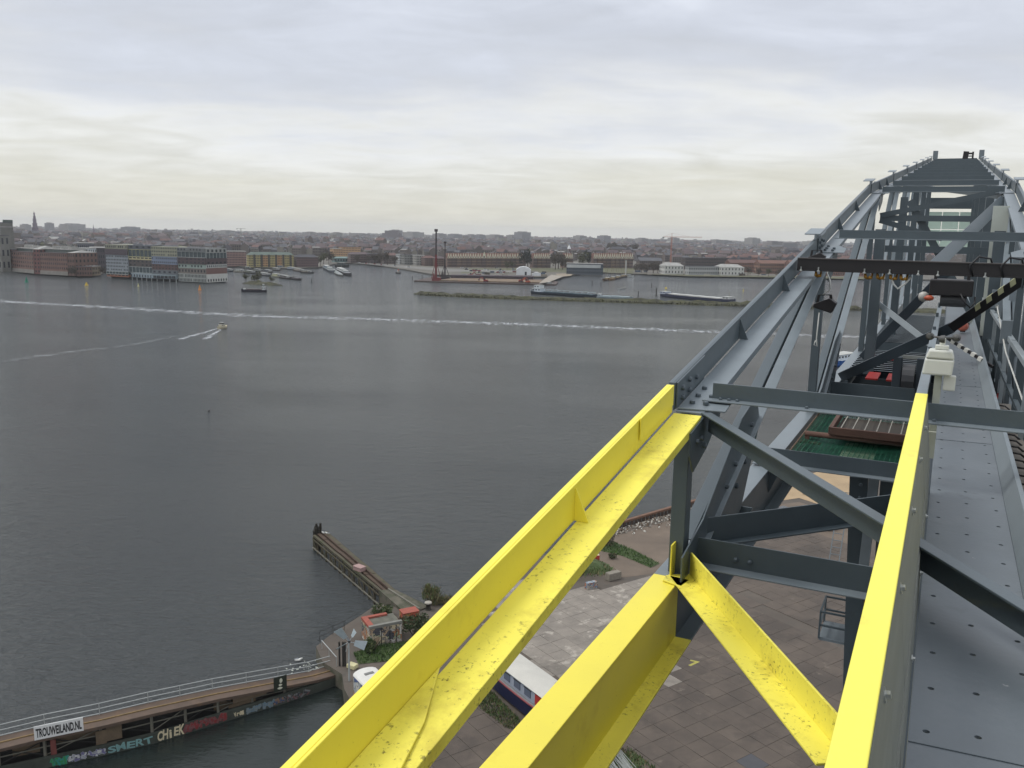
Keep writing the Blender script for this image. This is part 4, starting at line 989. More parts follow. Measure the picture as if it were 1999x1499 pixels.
blobs(137, 212, .1, .75, [G('lilac_graffiti', '6a668a'), G('pale_grey_graffiti', '8b8f96'), G('white_graffiti', 'b9bab5')], 8, 3)
blobs(98, 136, .0, .8, [G('green_graffiti', '2f7a45'), G('turquoise_graffiti', '2d7f78')], 4, 4)
blobs(556, 602, .1, .8, [G('grey_graffiti', '757c7d'), G('dull_rose_graffiti', '6e4a4a'), G('dark_graffiti', '30353a')], 6, 5)
blobs(536, 556, .2, .8, [G('blue_graffiti', '2f466e'), G('ochre_graffiti', '8a6a48')], 4, 6)
# timber post remains in front of the back wall
wt = thing('wind_turbine', 'small grey wind turbine with broad plate blades on a pale pole', 'wind turbine', tuple(at(682, 1340, 1.2)), R(20))
WTM = mat('turbine_metal', '9aa5a8', .5, .1, 3)
hp = top_z(at(682, 1340, 1.2), 680, 1252) - 1.2
mb = MB(); mb.tube([(0, 0, 0), (0, 0, hp)], [.11, .07], 10); mb.build('pole', mat('pale_pole', 'a3a8a6', .5, .1, 2), wt)
mb = MB(); mb.tube([(0, -.35, hp + .1), (0, .5, hp + .1)], [.13, .1], 10); mb.build('hub', mat('dark_hub', '3b3d3f', .5, .1), wt)
for ang, r1, w_, tw in ((128, 1.75, .46, .10), (-22, 1.7, .46, .12), (205, 1.35, .34, .30), (62, 1.2, .30, .38), (250, 1.0, .2, .45)):
    a = R(ang); ca, sa = math.cos(a), math.sin(a); rad = Vector((ca, 0, sa)); tg = Vector((-sa, 0, ca)); c = Vector((0, -.3, hp + .1)); T_ = tg * math.cos(tw * 3) + Vector((0, 1, 0)) * math.sin(tw * 3)
    mb = MB(); mb.slab([c + rad * .55 - T_ * w_ * .55, c + rad * r1 - T_ * w_, c + rad * (r1 + .1) + T_ * w_, c + rad * .55 + T_ * w_ * .55], (0, -.02, 0)); mb.build('blade', WTM, wt)
    mb = MB(); mb.bar(c, c + rad * (r1 - .1), .04, .03, (0, 1, 0)); mb.build('spoke', WTM, wt)
# ---- old jetty
JZ = 2.4
jl0, jl1, jr0, jr1 = at(611, 1044, JZ), at(740, 1152, JZ), at(641, 1036, JZ), at(800, 1152, JZ)
jt = thing('timber_jetty', 'derelict mossy jetty running out into the river', 'jetty', (jl1.x, jl1.y, 0)); J0 = Vector((jl1.x, jl1.y, 0))
JM = mat('mossy_jetty_timber', '4b4536', .9, .35, .7, bump=.02, dirt=('3d4028', .6, .5, .12)); JP = mat('dark_jetty_pile', '2e2b24', .9, .3, 2); JB = mat('rusty_brown_boards', '493a2f', .9, .3, 1)
wd = (jr1 - jl1) * .55
L0, L1 = jl0 - J0, jl1 - J0; R0, R1 = jl0 + (jr0 - jl0) * .9 - J0, jl1 + wd - J0
mix = lambda t, s: (L0.lerp(L1, t)).lerp(R0.lerp(R1, t), s)
for s0, s1, dz, mt_ in ((0, .16, .0, JM), (.30, .52, -.02, JB), (.60, .68, .15, JB), (.72, 1.0, .02, JM)):
    for k in range(8):
        mb = MB(); q = [mix(k / 8, s0), mix((k + .985) / 8, s0), mix((k + .985) / 8, s1), mix(k / 8, s1)]; dz2 = dz + random.uniform(-.04, .04)
        mb.slab([p + up_ * dz2 for p in q], (0, 0, -.3)); mb.build('deck_beam', mt_, jt)
for k in range(15):
    t = k / 14
    for s in (.06, .9):
        p = mix(t, s); mb = MB(); mb.tube([(p.x + random.uniform(-.1, .1), p.y, -1), (p.x, p.y, JZ - .3)], .16, 7); mb.build('pile', JP if s > .5 else JM, jt)
    p, q = mix(t, .02), mix(t, .95); mb = MB(); mb.bar(p - up_ * .45, q - up_ * .45, .25, .28); mb.build('cross_head', JP, jt)
for k in range(14):
    a, b = mix(k / 14, -.02), mix((k + 1) / 14, -.02)
    for z_, mt_ in ((-.65, JM), (-1.9, PALEST)):
        mb = MB(); mb.bar(a + up_ * z_, b + up_ * z_, .14, .16); mb.build('waler', mt_, jt)
    if k % 2 == 0:
        mb = MB(); mb.bar(a - up_ * .6, b - up_ * 1.95, .1, .1); mb.build('cross_brace', JM, jt)
for k in range(11):
    p = mix(.0, .12 + .05 * k) + Vector((random.uniform(-.3, .3), random.uniform(-.2, .8), 0)); mb = MB(); mb.tube([(p.x, p.y, -1), (p.x + random.uniform(-.2, .2), p.y, JZ + random.uniform(.3, 1.5))], .17, 7); mb.build('dolphin_pile', JP, jt)
p = mix(.68, .25); bx = thing('pink_box', 'faded pink box lying on the jetty deck', 'box', (J0.x + p.x, J0.y + p.y, JZ), R(-38))
mb = MB(); mb.box((0, 0, 0), (1.4, .9, .5)); mb.build('box_body', mat('faded_pink', '9a7f7a', .8, .15, 3), bx)
mb = MB(); mb.box((0, 0, .502), (1.5, 1.0, .06)); mb.build('box_lid', mat('faded_pink', '9a7f7a'), bx)
for k, (t, s) in enumerate(((.04, .62), (.06, .78))):
    p = mix(t, s); g_ = thing('gull', ('white gull resting at the far tip of the jetty', 'second gull just inland of the one at the jetty tip')[k], 'bird', (J0.x + p.x, J0.y + p.y, JZ + .05), random.uniform(0, 6), 'gulls on the jetty')
    mb = MB(); mb.tube([(-.35, 0, .22), (-.15, 0, .2), (.1, 0, .24), (.24, 0, .36), (.32, 0, .4)], [.03, .1, .13, .07, .05], 8); mb.build('body', mat('gull_white', 'd9d8d2', .8, .05), g_, smooth=True)
    mb = MB(); mb.tube([(-.45, 0, .24), (-.1, .1, .3), (.08, .08, .3)], [.02, .06, .03], 6); mb.build('wing', mat('gull_grey', '8d9296', .8, .05), g_, smooth=True)
    mb = MB(); mb.bar((0, .04, 0), (0, .04, .14), .02, .02); mb.bar((0, -.04, 0), (0, -.04, .14), .02, .02); mb.build('legs', mat('gull_leg', 'b0905a', .7, .1), g_)
# concrete root of the jetty
ramp = thing('jetty_ramp', 'weathered concrete ramp joining the jetty to the quay', 'ramp', (jl1.x, jl1.y, 0))
rp_ = [jl1 - J0, jl1 + wd - J0]; e0, e1 = at(795, 1200, QZ + .1) - J0, at(838, 1184, QZ + .1) - J0
mb = MB(); mb.slab([Vector((rp_[0].x, rp_[0].y, JZ + .05)), Vector((rp_[1].x, rp_[1].y, JZ + .05)), Vector((e1.x, e1.y, QZ + .15)), Vector((e0.x, e0.y, QZ + .15))], (0, 0, -3)); mb.build('ramp_slab', QWALL, ramp)
mb = MB(); mb.bar(Vector((rp_[0].x, rp_[0].y, JZ + .15)).lerp(Vector((rp_[1].x, rp_[1].y, JZ + .15)), .55), Vector((e0.x, e0.y, QZ + .25)).lerp(Vector((e1.x, e1.y, QZ + .25)), .55), .2, .2); mb.build('kerb', PALEST, ramp)

# ---- greenery
LEAFS = [mat('dark_leaf', '39492b', .8, .35, 1.5), mat('olive_leaf', '515a34', .8, .35, 1.5), mat('brown_twig_leaf', '57523c', .85, .3, 1.5), mat('bright_grass', '47602c', .85, .35, 1.0), mat('dry_grass', '73684a', .9, .3, 1.0)]
def bush(name, label, px, py, w, h, mats_, n=700, leaf=.16, upright=False, group=None):
    p = at(px, py, QZ); t = thing(name, label, 'bush', (p.x, p.y, QZ), 0, group); mb = MB()
    lobes = [(random.uniform(-.35, .35) * w, random.uniform(-.35, .35) * w, random.uniform(.3, .65) * h, random.uniform(.3, .5)) for _ in range(6)]
    for k in range(n):
        lx, ly, lz, lr = random.choice(lobes); u, v_ = random.uniform(0, 6.28), math.acos(random.uniform(-1, 1)); r_ = random.uniform(.55, 1.1) * lr
        c = Vector((lx + math.cos(u) * math.sin(v_) * r_ * w * .6, ly + math.sin(u) * math.sin(v_) * r_ * w * .6, max(.02, lz + math.cos(v_) * r_ * h * (.9 if upright else .7))))
        a = Vector((random.gauss(0, 1), random.gauss(0, 1), random.gauss(0, 1) + (2.5 if upright else 0))).normalized() * leaf * random.uniform(.6, 1.4); b = a.cross(Vector((random.gauss(0, 1), random.gauss(0, 1), .3))).normalized() * leaf * (.18 if upright else .55)
        mb.poly([c - a - b * .4, c - b, c + a, c + b], random.randrange(len(mats_)))
    mb.build('leaves', mats_, t, kind='stuff')
    mb = MB()
    for k in range(7):
        a = random.uniform(0, 6.28); mb.tube([(0, 0, 0), (math.cos(a) * w * .2, math.sin(a) * w * .2, h * .4), (math.cos(a) * w * .45, math.sin(a) * w * .45, h * .8)], [.05, .03, .01], 5)
    mb.build('stems', mat('twig_bark', '4a4034', .9, .2, 3), t, kind='stuff'); return t
bush('willow_bush', 'brownish green bush right of the graffiti hut', 806, 1240, 3.6, 2.6, [LEAFS[2], LEAFS[0], LEAFS[0]], 1100)
bush('shrub', 'dark shrub between the hut and the wind turbine', 728, 1272, 2.0, 1.6, [LEAFS[0], LEAFS[1]], 700)
bush('shrub', 'low green growth behind the hut at the water edge', 742, 1205, 2.6, 1.4, [LEAFS[1], LEAFS[0]], 700)
bush('reed_clump', 'tall reed clump with brown tips by the jetty root', 842, 1176, 2.2, 2.6, [LEAFS[1], LEAFS[4], LEAFS[1]], 800, .32, True)
bush('reed_clump', 'low reeds behind the yellow chord near the water', 868, 1176, 2.2, 1.2, [LEAFS[1], LEAFS[4]], 400, .25, True)
bush('bare_bush', 'leafless grey bush at the end of the sheet pile wall', 1184, 1066, 2.2, 3.0, [LEAFS[2], mat('grey_twig', '5a544b', .9, .2, 3)], 650, .22, True)
bush('shrub', 'weedy shrub beside the mound of turf', 1196, 1090, 1.2, .9, [LEAFS[0], LEAFS[2]], 250, .12)
def grass(name, px, n, h, mats_, z=QZ, blade=.05):
    pts = [at(x, y, z) for x, y in px]; poly = [(p.x, p.y) for p in pts]; xs = [p[0] for p in poly]; ys = [p[1] for p in poly]; mb = MB(); k = 0; g = 0
    while k < n and g < n * 30:
        g += 1; x, y = random.uniform(min(xs), max(xs)), random.uniform(min(ys), max(ys))
        if not inside((x, y), poly): continue
        k += 1; a = random.uniform(0, 6.28); hh = h * random.uniform(.4, 1.3); c, s_ = math.cos(a) * blade * random.uniform(.6, 1.6), math.sin(a) * blade; lx, ly = random.gauss(0, hh * .4), random.gauss(0, hh * .4)
        mb.poly([(x - c, y - s_, z), (x + c, y + s_, z), (x + lx, y + ly, z + hh)], random.randrange(len(mats_)))
    return mb.build(name, mats_, kind='stuff')
TURF = mat('turf', '3f4d2b', .95, .35, .8, bump=.03, dirt=('5d5238', .8, .58, .12))
for nm, px in (('grass_strip', [(960, 1282), (1003, 1290), (1040, 1328), (1066, 1352), (1052, 1368), (1000, 1330)]), ('grass_strip', [(925, 1352), (960, 1350), (1015, 1405), (1010, 1428), (985, 1420), (940, 1385)]),
               ('grass_patch', [(690, 1275), (725, 1262), (790, 1252), (830, 1250), (800, 1285), (760, 1290), (700, 1296)]), ('grass_strip', [(1150, 1055), (1185, 1052), (1240, 1075), (1288, 1100), (1270, 1108), (1215, 1085), (1160, 1072)]),
               ('grass_patch', [(1175, 1470), (1225, 1458), (1280, 1499), (1290, 1540), (1130, 1540)])):
    sheet(nm, px, QZ + .05, TURF)
    grass(nm.replace('strip', 'blades').replace('patch', 'blades'), px, 1500, .28, [LEAFS[3], LEAFS[0], LEAFS[1], LEAFS[4]] if px[0][0] in (925, 1175) else [LEAFS[3], LEAFS[0], LEAFS[3]], QZ + .05)
# ---- graffiti hut
def graffiti_mat(name, pal, scale=1.1):
    mt = bpy.data.materials.new(name); mt.use_nodes = True; nt = mt.node_tree; N = nt.nodes.new; Lk = nt.links.new; b = nt.nodes['Principled BSDF']; b.inputs['Roughness'].default_value = .75
    tc = N('ShaderNodeTexCoord'); n = N('ShaderNodeTexNoise'); n.inputs['Scale'].default_value = 1.6; n.inputs['Detail'].default_value = 3; Lk(tc.outputs['Object'], n.inputs['Vector'])
    ad = N('ShaderNodeVectorMath'); ad.operation = 'MULTIPLY_ADD'; ad.inputs[1].default_value = (1.6, 1.6, 1.6); Lk(n.outputs['Color'], ad.inputs[0]); Lk(tc.outputs['Object'], ad.inputs[2])
    vo = N('ShaderNodeTexVoronoi'); vo.inputs['Scale'].default_value = scale * 1.6; Lk(ad.outputs[0], vo.inputs['Vector'])
    sp = N('ShaderNodeSeparateColor'); Lk(vo.outputs['Color'], sp.inputs[0]); rp2 = N('ShaderNodeValToRGB'); rp2.color_ramp.interpolation = 'CONSTANT'
    el = rp2.color_ramp.elements; el[0].position = 0; el[0].color = (*hx(pal[0]), 1); el[1].position = 1 / len(pal); el[1].color = (*hx(pal[1]), 1)
    for k in range(2, len(pal)): e_ = el.new(k / len(pal)); e_.color = (*hx(pal[k]), 1)
    Lk(sp.outputs[0], rp2.inputs[0])
    ve = N('ShaderNodeTexVoronoi'); ve.feature = 'DISTANCE_TO_EDGE'; ve.inputs['Scale'].default_value = scale * 1.6; Lk(ad.outputs[0], ve.inputs['Vector'])
    mr = N('ShaderNodeMapRange'); mr.inputs[1].default_value = .02; mr.inputs[2].default_value = .05; Lk(ve.outputs['Distance'], mr.inputs[0])
    mx = N('ShaderNodeMix'); mx.data_type = 'RGBA'; mx.inputs[6].default_value = (*hx('26282c'), 1); Lk(mr.outputs[0], mx.inputs['Factor']); Lk(rp2.outputs[0], mx.inputs[7]); Lk(mx.outputs[2], b.inputs['Base Color']); return mt
HUTG = graffiti_mat('graffiti_hut_paint', ['a9a49c', '8d8378', 'b3a58a', '9a6a48', '8f977c', 'a08a72', 'b5b0a8', '4a4a50'])
A, B, D = at(722, 1264, QZ), at(784, 1251, QZ), at(703, 1243, QZ); hh = top_z(A, 724, 1226) - QZ
d, rz = wall_axes(A, B); Lh = (B - A).length; dep = (D - A).length * .95
hut = thing('graffiti_hut', 'small hut covered in graffiti with a red edged flat roof', 'hut', tuple(A), rz)
mb = MB(); mb.obox((0, 0, 0), (Lh, 0, 0), (0, dep, 0), (0, 0, hh - .15)); mb.build('wall', HUTG, hut)
ORED = mat('orange_red_edge', '8f4b3c', .75, .25, 2.5)
mb = MB(); mb.obox((.1, .1, hh - .148), (Lh - .2, 0, 0), (0, dep - .2, 0), (0, 0, .1)); mb.build('roof', mat('mossy_roof', '5b5a50', .9, .35, 1.5), hut)
for o_, a_, b_, mt_ in (((-.06, -.06, hh - .147), (Lh + .12, 0, 0), (0, .35, 0), mat('grey_parapet', '77766f', .85, .2, 2)), ((-.061, .3, hh - .147), (.6, 0, 0), (0, dep - .3, 0), ORED), ((.55, dep - .45, hh - .147), (Lh * .62, 0, 0), (0, .45, 0), ORED)):
    mb = MB(); mb.obox(o_, a_, b_, (0, 0, .3)); mb.build('parapet', mt_, hut)
for x, w in ((.35 * Lh, .08), (.62 * Lh, .07), (.82 * Lh, .06)):
    mb = MB(); mb.obox((x, -.05, 0), (w, 0, 0), (0, .049, 0), (0, 0, hh - .2)); mb.build('batten', mat('dark_batten', '2e2a26', .8, .1), hut)
cnt = thing('orange_container', 'orange graffiti covered crate behind the hut', 'crate', tuple(at(802, 1214, QZ)), rz)
mb = MB(); mb.obox((-.9, 0, 0), (1.9, 0, 0), (0, 1.3, 0), (0, 0, 1.1)); mb.build('crate_body', graffiti_mat('orange_graffiti_paint', ['b0603c', 'a7503a', '9a7a48', 'b0603c', '7d3d35']), cnt)
mb = MB(); mb.obox((-.95, -.05, 1.102), (2.0, 0, 0), (0, 1.4, 0), (0, 0, .08)); mb.build('crate_lid', ORED, cnt)
# ---- white caravan on the quay edge
zr_ = 4.7; a, b, c = at(689, 1315, zr_), at(745, 1310, zr_), at(722, 1349, zr_)
dl = (c - a); dl.z = 0; dl.normalize(); dw = Vector((-dl.y, dl.x, 0)); rz = math.atan2(dl.y, dl.x)
cv = thing('site_caravan', 'white roofed old caravan with painted sides on the quay edge', 'caravan', (a.x, a.y, QZ), rz); Wc = max(2.4, min(3.2, abs((b - a).dot(dw)))); Hc_ = zr_ - QZ
mb = MB(); mb.obox((0, .05, .5), (8, 0, 0), (0, Wc - .1, 0), (0, 0, Hc_ - .72)); mb.build('body', graffiti_mat('caravan_side_paint', ['a7abab', '8f99a6', 'b9b7b0', '4d5f86', 'a87958', '9aa0a2'], .8), cv)
mb = MB(); pr = [(Wc * (.5 - .5 * math.cos(t * math.pi / 8)), Hc_ - .22 + .30 * math.sin(t * math.pi / 8)) for t in range(9)]
mb.slab([(-.35 * math.sin(i * math.pi / 8), y, z) for i, (y, z) in enumerate(pr)], (8.2, 0, 0)); mb.build('roof', mat('white_roof_paint', 'c9c7c0', .6, .08, 1.5), cv)
mb = MB(); mb.box((.9, Wc / 2, Hc_ + .05), (.35, .9, .08)); mb.build('roof_vent', mat('grey_vent', '6f6f6b', .6, .1), cv)
for x in (1.2, 6.5):
    for y in (.1, Wc - .1):
        mb = MB(); mb.tube([(x, y - .1, .38), (x, y + .1, .38)], .38, 14); mb.build('wheel', BLACK, cv)
# ---- blue ship standing on the quay
p0, p1 = at(930, 1330, QZ), at(1030, 1412, QZ); dl = (p1 - p0).normalized(); rz = math.atan2(dl.y, dl.x)
sh = thing('beached_ship', 'navy blue hulled houseboat with a long white roof standing on the quay', 'houseboat', tuple(p0 - dl * 3), rz)
Ls, Ws = 20, 3.7; NAVY = mat('navy_hull', '1d2244', .5, .2, 1.5); sec = []
for k in range(13):
    x = Ls * k / 12; t = abs(k / 6 - 1); w = Ws / 2 * (1 - t ** 3 * .8); zz2 = 1.9 + .3 * t ** 2
    sec.append([Vector((x, Ws / 2 + s * w * q, z)) for s, q, z in ((-1, 1, zz2), (-1, .85, .35), (-1, .3, 0), (1, .3, 0), (1, .85, .35), (1, 1, zz2))])
mb = MB()
for k in range(12):
    for j in range(5): mb.poly([sec[k][j], sec[k + 1][j], sec[k + 1][j + 1], sec[k][j + 1]])
mb.poly(sec[0]); mb.poly(sec[-1][::-1]); mb.build('hull', NAVY, sh)
for j in (0, 5):
    for k in range(12):
        if j == 0:
            mb = MB(); mb.bar(sec[k][0] + Vector((0, 0, .02)), sec[k + 1][0] + Vector((0, 0, .02)), .12, .1); mb.build('rubbing_strake', mat('dull_red_strake', '8d4a4c', .6, .15), sh)
mb = MB()
for k in range(12): mb.poly([sec[k][0] + Vector((0, 0, -.05)), sec[k + 1][0] + Vector((0, 0, -.05)), sec[k + 1][5] + Vector((0, 0, -.05)), sec[k][5] + Vector((0, 0, -.05))])
mb.build('deck', mat('grey_deck', '7c7d7d', .7, .15), sh)
mb = MB(); mb.obox((1.5, .45, 1.9), (16.5, 0, 0), (0, Ws - .9, 0), (0, 0, 1.3)); mb.build('cabin', mat('pale_blue_cabin', '8f97a3', .6, .12, 2), sh)
mb = MB(); mb.slab([(1.1, .3 + (Ws - .6) * i / 8, 3.2 + .3 * math.sin(math.pi * i / 8)) for i in range(9)], (17.4, 0, 0)); mb.build('roof', mat('off_white_roof', 'b7b4ab', .7, .08, .8), sh)
for k in range(9):
    mb = MB(); x = 2.2 + k * 1.7; red = k in (6, 7)
    mb.obox((x, .40, 2.2 if not red else 2.0), (1.0, 0, 0), (0, .048, 0), (0, 0, 0.7 if not red else 1.05)); w_ = mb.build('door' if red else 'window', mat('red_door', 'a12b25', .6, .1) if red else mat('dull_window', '5a6473', .2, .1), sh)
    mb = MB(); mb.obox((x - .08, .385, 2.91 if not red else 3.06), (1.16, 0, 0), (0, .04, 0), (0, 0, .07)); mb.build('frame', mat('dark_batten', '2e2a26'), w_)
mb = MB(); mb.tube([(3.0, .2, 1.5), (3.0, .2, 4.1)], .06, 8); mb.build('flue', BLACK, sh)
mb = MB(); mb.lathe((12.5, Ws - 1, 3.2), [(.1, 0), (.1, .35), (.16, .4), (.02, .5)], 8); mb.build('roof_vent', mat('off_white_roof', 'b7b4ab'), sh)
for x in (3, 8, 13, 18):
    mb = MB(); mb.box((x, Ws / 2, -.02), (.4, 2.2, .25)); mb.build('keel_block', BRBOARD, sh)
# ---- sheet pile wall with rubble
w0, w1 = at(1160, 1046, QZ), at(1352, 989, QZ); dl = (w1 - w0); Lw = dl.length * 2.4; dl.normalize(); rz = math.atan2(dl.y, dl.x)
sp = thing('sheet_pile_wall', 'rusty brown sheet pile wall along the water edge', 'retaining wall', tuple(w0), rz)
RB = mat('rust_brown_cap', '6b5040', .9, .3, 1.2, bump=.01)
mb = MB(); mb.obox((0, 0, .65), (Lw, 0, 0), (0, .55, 0), (0, 0, .3)); mb.build('cap_beam', RB, sp)
mb = MB(); mb.obox((-.05, -.25, .35), (.45, 0, .0), (0, .3, 0), (0, 0, 0.5)); n_p = int(Lw / .9)
mb = MB(); mb.obox((0, -.12, -.6), (.5, 0, 0), (0, .14, 0), (0, 0, 1.22)); mb.obox((.5, .1, -.6), (.4, 0, 0), (0, .1, 0), (0, 0, 1.2)); pm = mb.mesh('pile_sheet', mat('dark_rust_sheet', '42352c', .9, .3, 2))
for k in range(min(n_p, 60)): link('pile_sheet', pm, sp, (k * .9, .1, 0))
mb = MB(); rnd = random.Random(5)
for k in range(900):
    x = rnd.uniform(1, Lw * .72); y = -.35 - abs(rnd.gauss(0, 1.0)) * (.6 + 1.6 * min(1, x / 18)); r_ = rnd.uniform(.06, .24)
    c = Vector((x, y, rnd.uniform(0, .2))); a = [Vector((rnd.gauss(0, 1), rnd.gauss(0, 1), rnd.gauss(0, 1))).normalized() * r_ for _ in range(3)]
    b = a[0].cross(a[1]).normalized() * r_ if a[0].cross(a[1]).length > 1e-4 else a[2]
    mb.obox(c, a[0], a[1], b, rnd.randrange(4))
ru = mb.build('rubble', [mat('pale_rubble', 'a09a90', .9, .2, 5), mat('grey_rubble', '7a756c', .9, .2, 5), mat('brown_rubble', '6a5a4a', .9, .2, 5), mat('white_rubble', 'c0bdb4', .9, .1, 5)], None, tuple(w0), rz, kind='stuff')
# ---- mound of turf and junk near the slabs
def mound(name, px, py, w, d_, h, rz, mt, n=9):
    p = at(px, py, QZ); mb = MB(); rows = []
    for i in range(n + 1):
        rows.append([])
        for j in range(n + 1):
            x, y = (i / n - .5) * 2, (j / n - .5) * 2; r_ = max(0, 1 - (x * x + y * y) ** .5 * .95)
            q = Vector((x * w / 2, y * d_ / 2, h * min(1, r_ * 1.8) * (1 + .5 * noise.noise(Vector((x * 2.3 + px, y * 2.3, 0))))  - .03)); rows[-1].append(q)
    for i in range(n):
        for j in range(n): mb.poly([rows[i][j], rows[i + 1][j], rows[i + 1][j + 1], rows[i][j + 1]])
    return mb.build(name, mt, None, (p.x, p.y, QZ), rz, kind='structure')
mound('turf_mound', 1135, 1100, 9, 5, .9, R(-40), TURF)
grass('grass_blades', [(1090, 1105), (1120, 1085), (1165, 1090), (1205, 1115), (1180, 1125), (1110, 1130)], 900, .4, [LEAFS[3], LEAFS[1], LEAFS[4]], QZ + .35)
def crate(name, label, cat, px, py, sz, rz, mt, lid=None, group=None):
    p = at(px, py, QZ + .05); t = thing(name, label, cat, tuple(p), rz, group)
    mb = MB(); mb.box((0, 0, 0), sz); mb.build('body', mt, t, bevel=.02)
    mb = MB(); mb.box((0, 0, sz[2] + .002), (sz[0] * .94, sz[1] * .94, .05)); mb.build('top', lid or mt, t); return t
crate('red_box', 'bright red and cream box by the turf mound', 'box', 1163, 1096, (.8, .7, .95), R(20), mat('bright_red', 'b0332c', .6, .1), mat('cream_top', 'd0c3a0', .7, .1))
crate('stone_block', 'rough grey concrete block at the end of the mound', 'concrete block', 1197, 1130, (2.0, .9, .9), R(32), mat('rough_block', '7d776b', .95, .3, 3, bump=.03))
crate('stone_block', 'concrete block painted with blue and orange graffiti by the pale slabs', 'concrete block', 1154, 1148, (1.6, .6, .8), R(32), graffiti_mat('block_paint', ['8d959a', '6b7f95', 'a86a4c', '9c948a'], 1.6))
crate('black_bin', 'black box beside the white sheet on the quay', 'box', 1128, 1118, (1.7, 1.2, 1.2), R(-30), BLACK)
crate('white_box', 'small white box left of the black box on the quay', 'box', 1115, 1108, (.5, .5, 1.2), R(-30), mat('white_plastic_box', 'c9c8c4', .6, .05))
p = at(1105, 1132, QZ); ws = MB(); rnd = random.Random(9)
ws.poly([(math.cos(t * .7) * rnd.uniform(.9, 1.6), math.sin(t * .7) * rnd.uniform(.7, 1.1), .16 + rnd.uniform(-.05, .05)) for t in range(9)]); tag(ws.build('white_sheet', mat('crumpled_white', 'aeb3b8', .8, .2, 4, bump=.05), None, (p.x, p.y, QZ)), 'crumpled white sheet lying below the turf mound', 'sheet')
for k, (x, y, lab) in enumerate(((1531, 1004, 'grey stack of pallets nearest the girder on the earth yard'), (1574, 1018, 'brown stack of pallets, middle of the three on the earth yard'), (1614, 1032, 'dark stack of pallets beside the crane column'))):
    p = at(x, y, QZ); t = thing('pallet_stack', lab, 'pallets', (p.x, p.y, QZ + .03), rz_sl + .1, 'stacked pallets on the yard')
    mt_ = (mat('blue_grey_wood', '6b6d70', .9, .3, 4), mat('brown_wood', '6b5d4d', .9, .3, 4), mat('dark_wood', '45413c', .9, .3, 4))[k]
    for j in range(4):
        mb = MB()
        for q in range(5): mb.box((0, -.9 + q * .45, j * .26 + .14), (2.0, .32, .08), 0)
        for q in range(3): mb.box((-.9 + q * .9, 0, j * .26), (.14, 2.0, .138), 0)
        mb.build('pallet', mt_, t, kind='stuff')
p = at(1590, 968, QZ); hp_ = MB(); rnd = random.Random(3)
for k in range(40): hp_.bar((rnd.uniform(-2, 2), rnd.uniform(-.6, .6), rnd.uniform(.05, .3)), (rnd.uniform(-2, 2), rnd.uniform(-.6, .6), rnd.uniform(.05, .4)), .12, .1)
hp_.build('scrap_timber', mat('dark_wood', '45413c'), None, (p.x, p.y, QZ), R(-35), kind='stuff')
# bollard, yellow road mark, rods, crate near turbine, birds on the water
p = at(836, 1190, QZ); bo = thing('mooring_bollard', 'dark mooring bollard with a pale cap on the quay edge', 'bollard', tuple(p))
mb = MB(); mb.lathe((0, 0, 0), [(.4, 0), (.3, .15), (.26, .6), (.42, .75), (.42, .85)], 12); mb.build('post', JP, bo)
mb = MB(); mb.lathe((0, 0, .852), [(.45, 0), (.4, .12), (.1, .18)], 12); mb.build('cap', mat('pale_cap', '9a958a', .8, .1), bo)
p = at(1351, 1301, QZ + .075); o = link('painted_mark', text_mesh('7', 1.0, 1.4, 'painted_mark', mat('yellow_road_paint', '9a9448', .8, .2), .004), None, (p.x, p.y, QZ + .075), R(-25)); o.rotation_euler = (R(-90), 0, R(-25)); tag(o, 'yellow painted mark on the brown slabs below the brace', 'road marking')
p = at(1205, 1492, QZ); hp_ = MB()
for k in range(60): y = rnd.uniform(-1, 1); hp_.bar((rnd.uniform(-2.2, -1.2), y, .1 + rnd.uniform(0, .3)), (rnd.uniform(1.2, 2.2), y + rnd.uniform(-.3, .3), .1 + rnd.uniform(0, .3)), .04, .04)
hp_.build('steel_rods', mat('pale_steel_rod', '8b8f8a', .6, .15, 3), None, (p.x, p.y, QZ), R(-70), kind='stuff')
crate('cream_crate', 'cream coloured lump of sheeting beside the wind turbine pole', 'sheeting', 688, 1303, (1.0, .7, .35), R(-30), mat('cream_sheet', 'c4bd93', .8, .12))
for k, (x, y) in enumerate(((583, 1290), (408, 803))):
    p = at(x, y, 0); g_ = thing('gull', ('white bird floating close to the quay corner', 'small dark bird on the open water', 'lone bird on the water far left')[k], 'bird', tuple(p), k)
    mb = MB(); mb.tube([(-.45, 0, .1), (-.2, 0, .1), (.15, 0, .14), (.3, 0, .3), (.42, 0, .34)], [.03, .14, .17, .08, .05], 8); mb.build('body', mat('gull_white', 'd9d8d2') if k != 1 else BLACK, g_, smooth=True)
    mb = MB(); mb.tube([(-.5, 0, .2), (-.1, 0, .26), (.1, 0, .26)], [.02, .08, .03], 6); mb.build('wing', mat('gull_grey', '8d9296') if k != 1 else BLACK, g_, smooth=True)
mb = MB(); p = at(615, 1306, .04)
for k in range(70): x, y, r_ = rnd.gauss(0, 1.6), rnd.gauss(0, .7), rnd.uniform(.05, .16); mb.box((x, y, 0), (r_, r_ * 1.5, .05), rnd.uniform(0, 3))
mb.build('floating_litter', mat('litter', 'b5b8ad', .7, .2, 6), None, (p.x, p.y, .0), R(-20), kind='stuff')
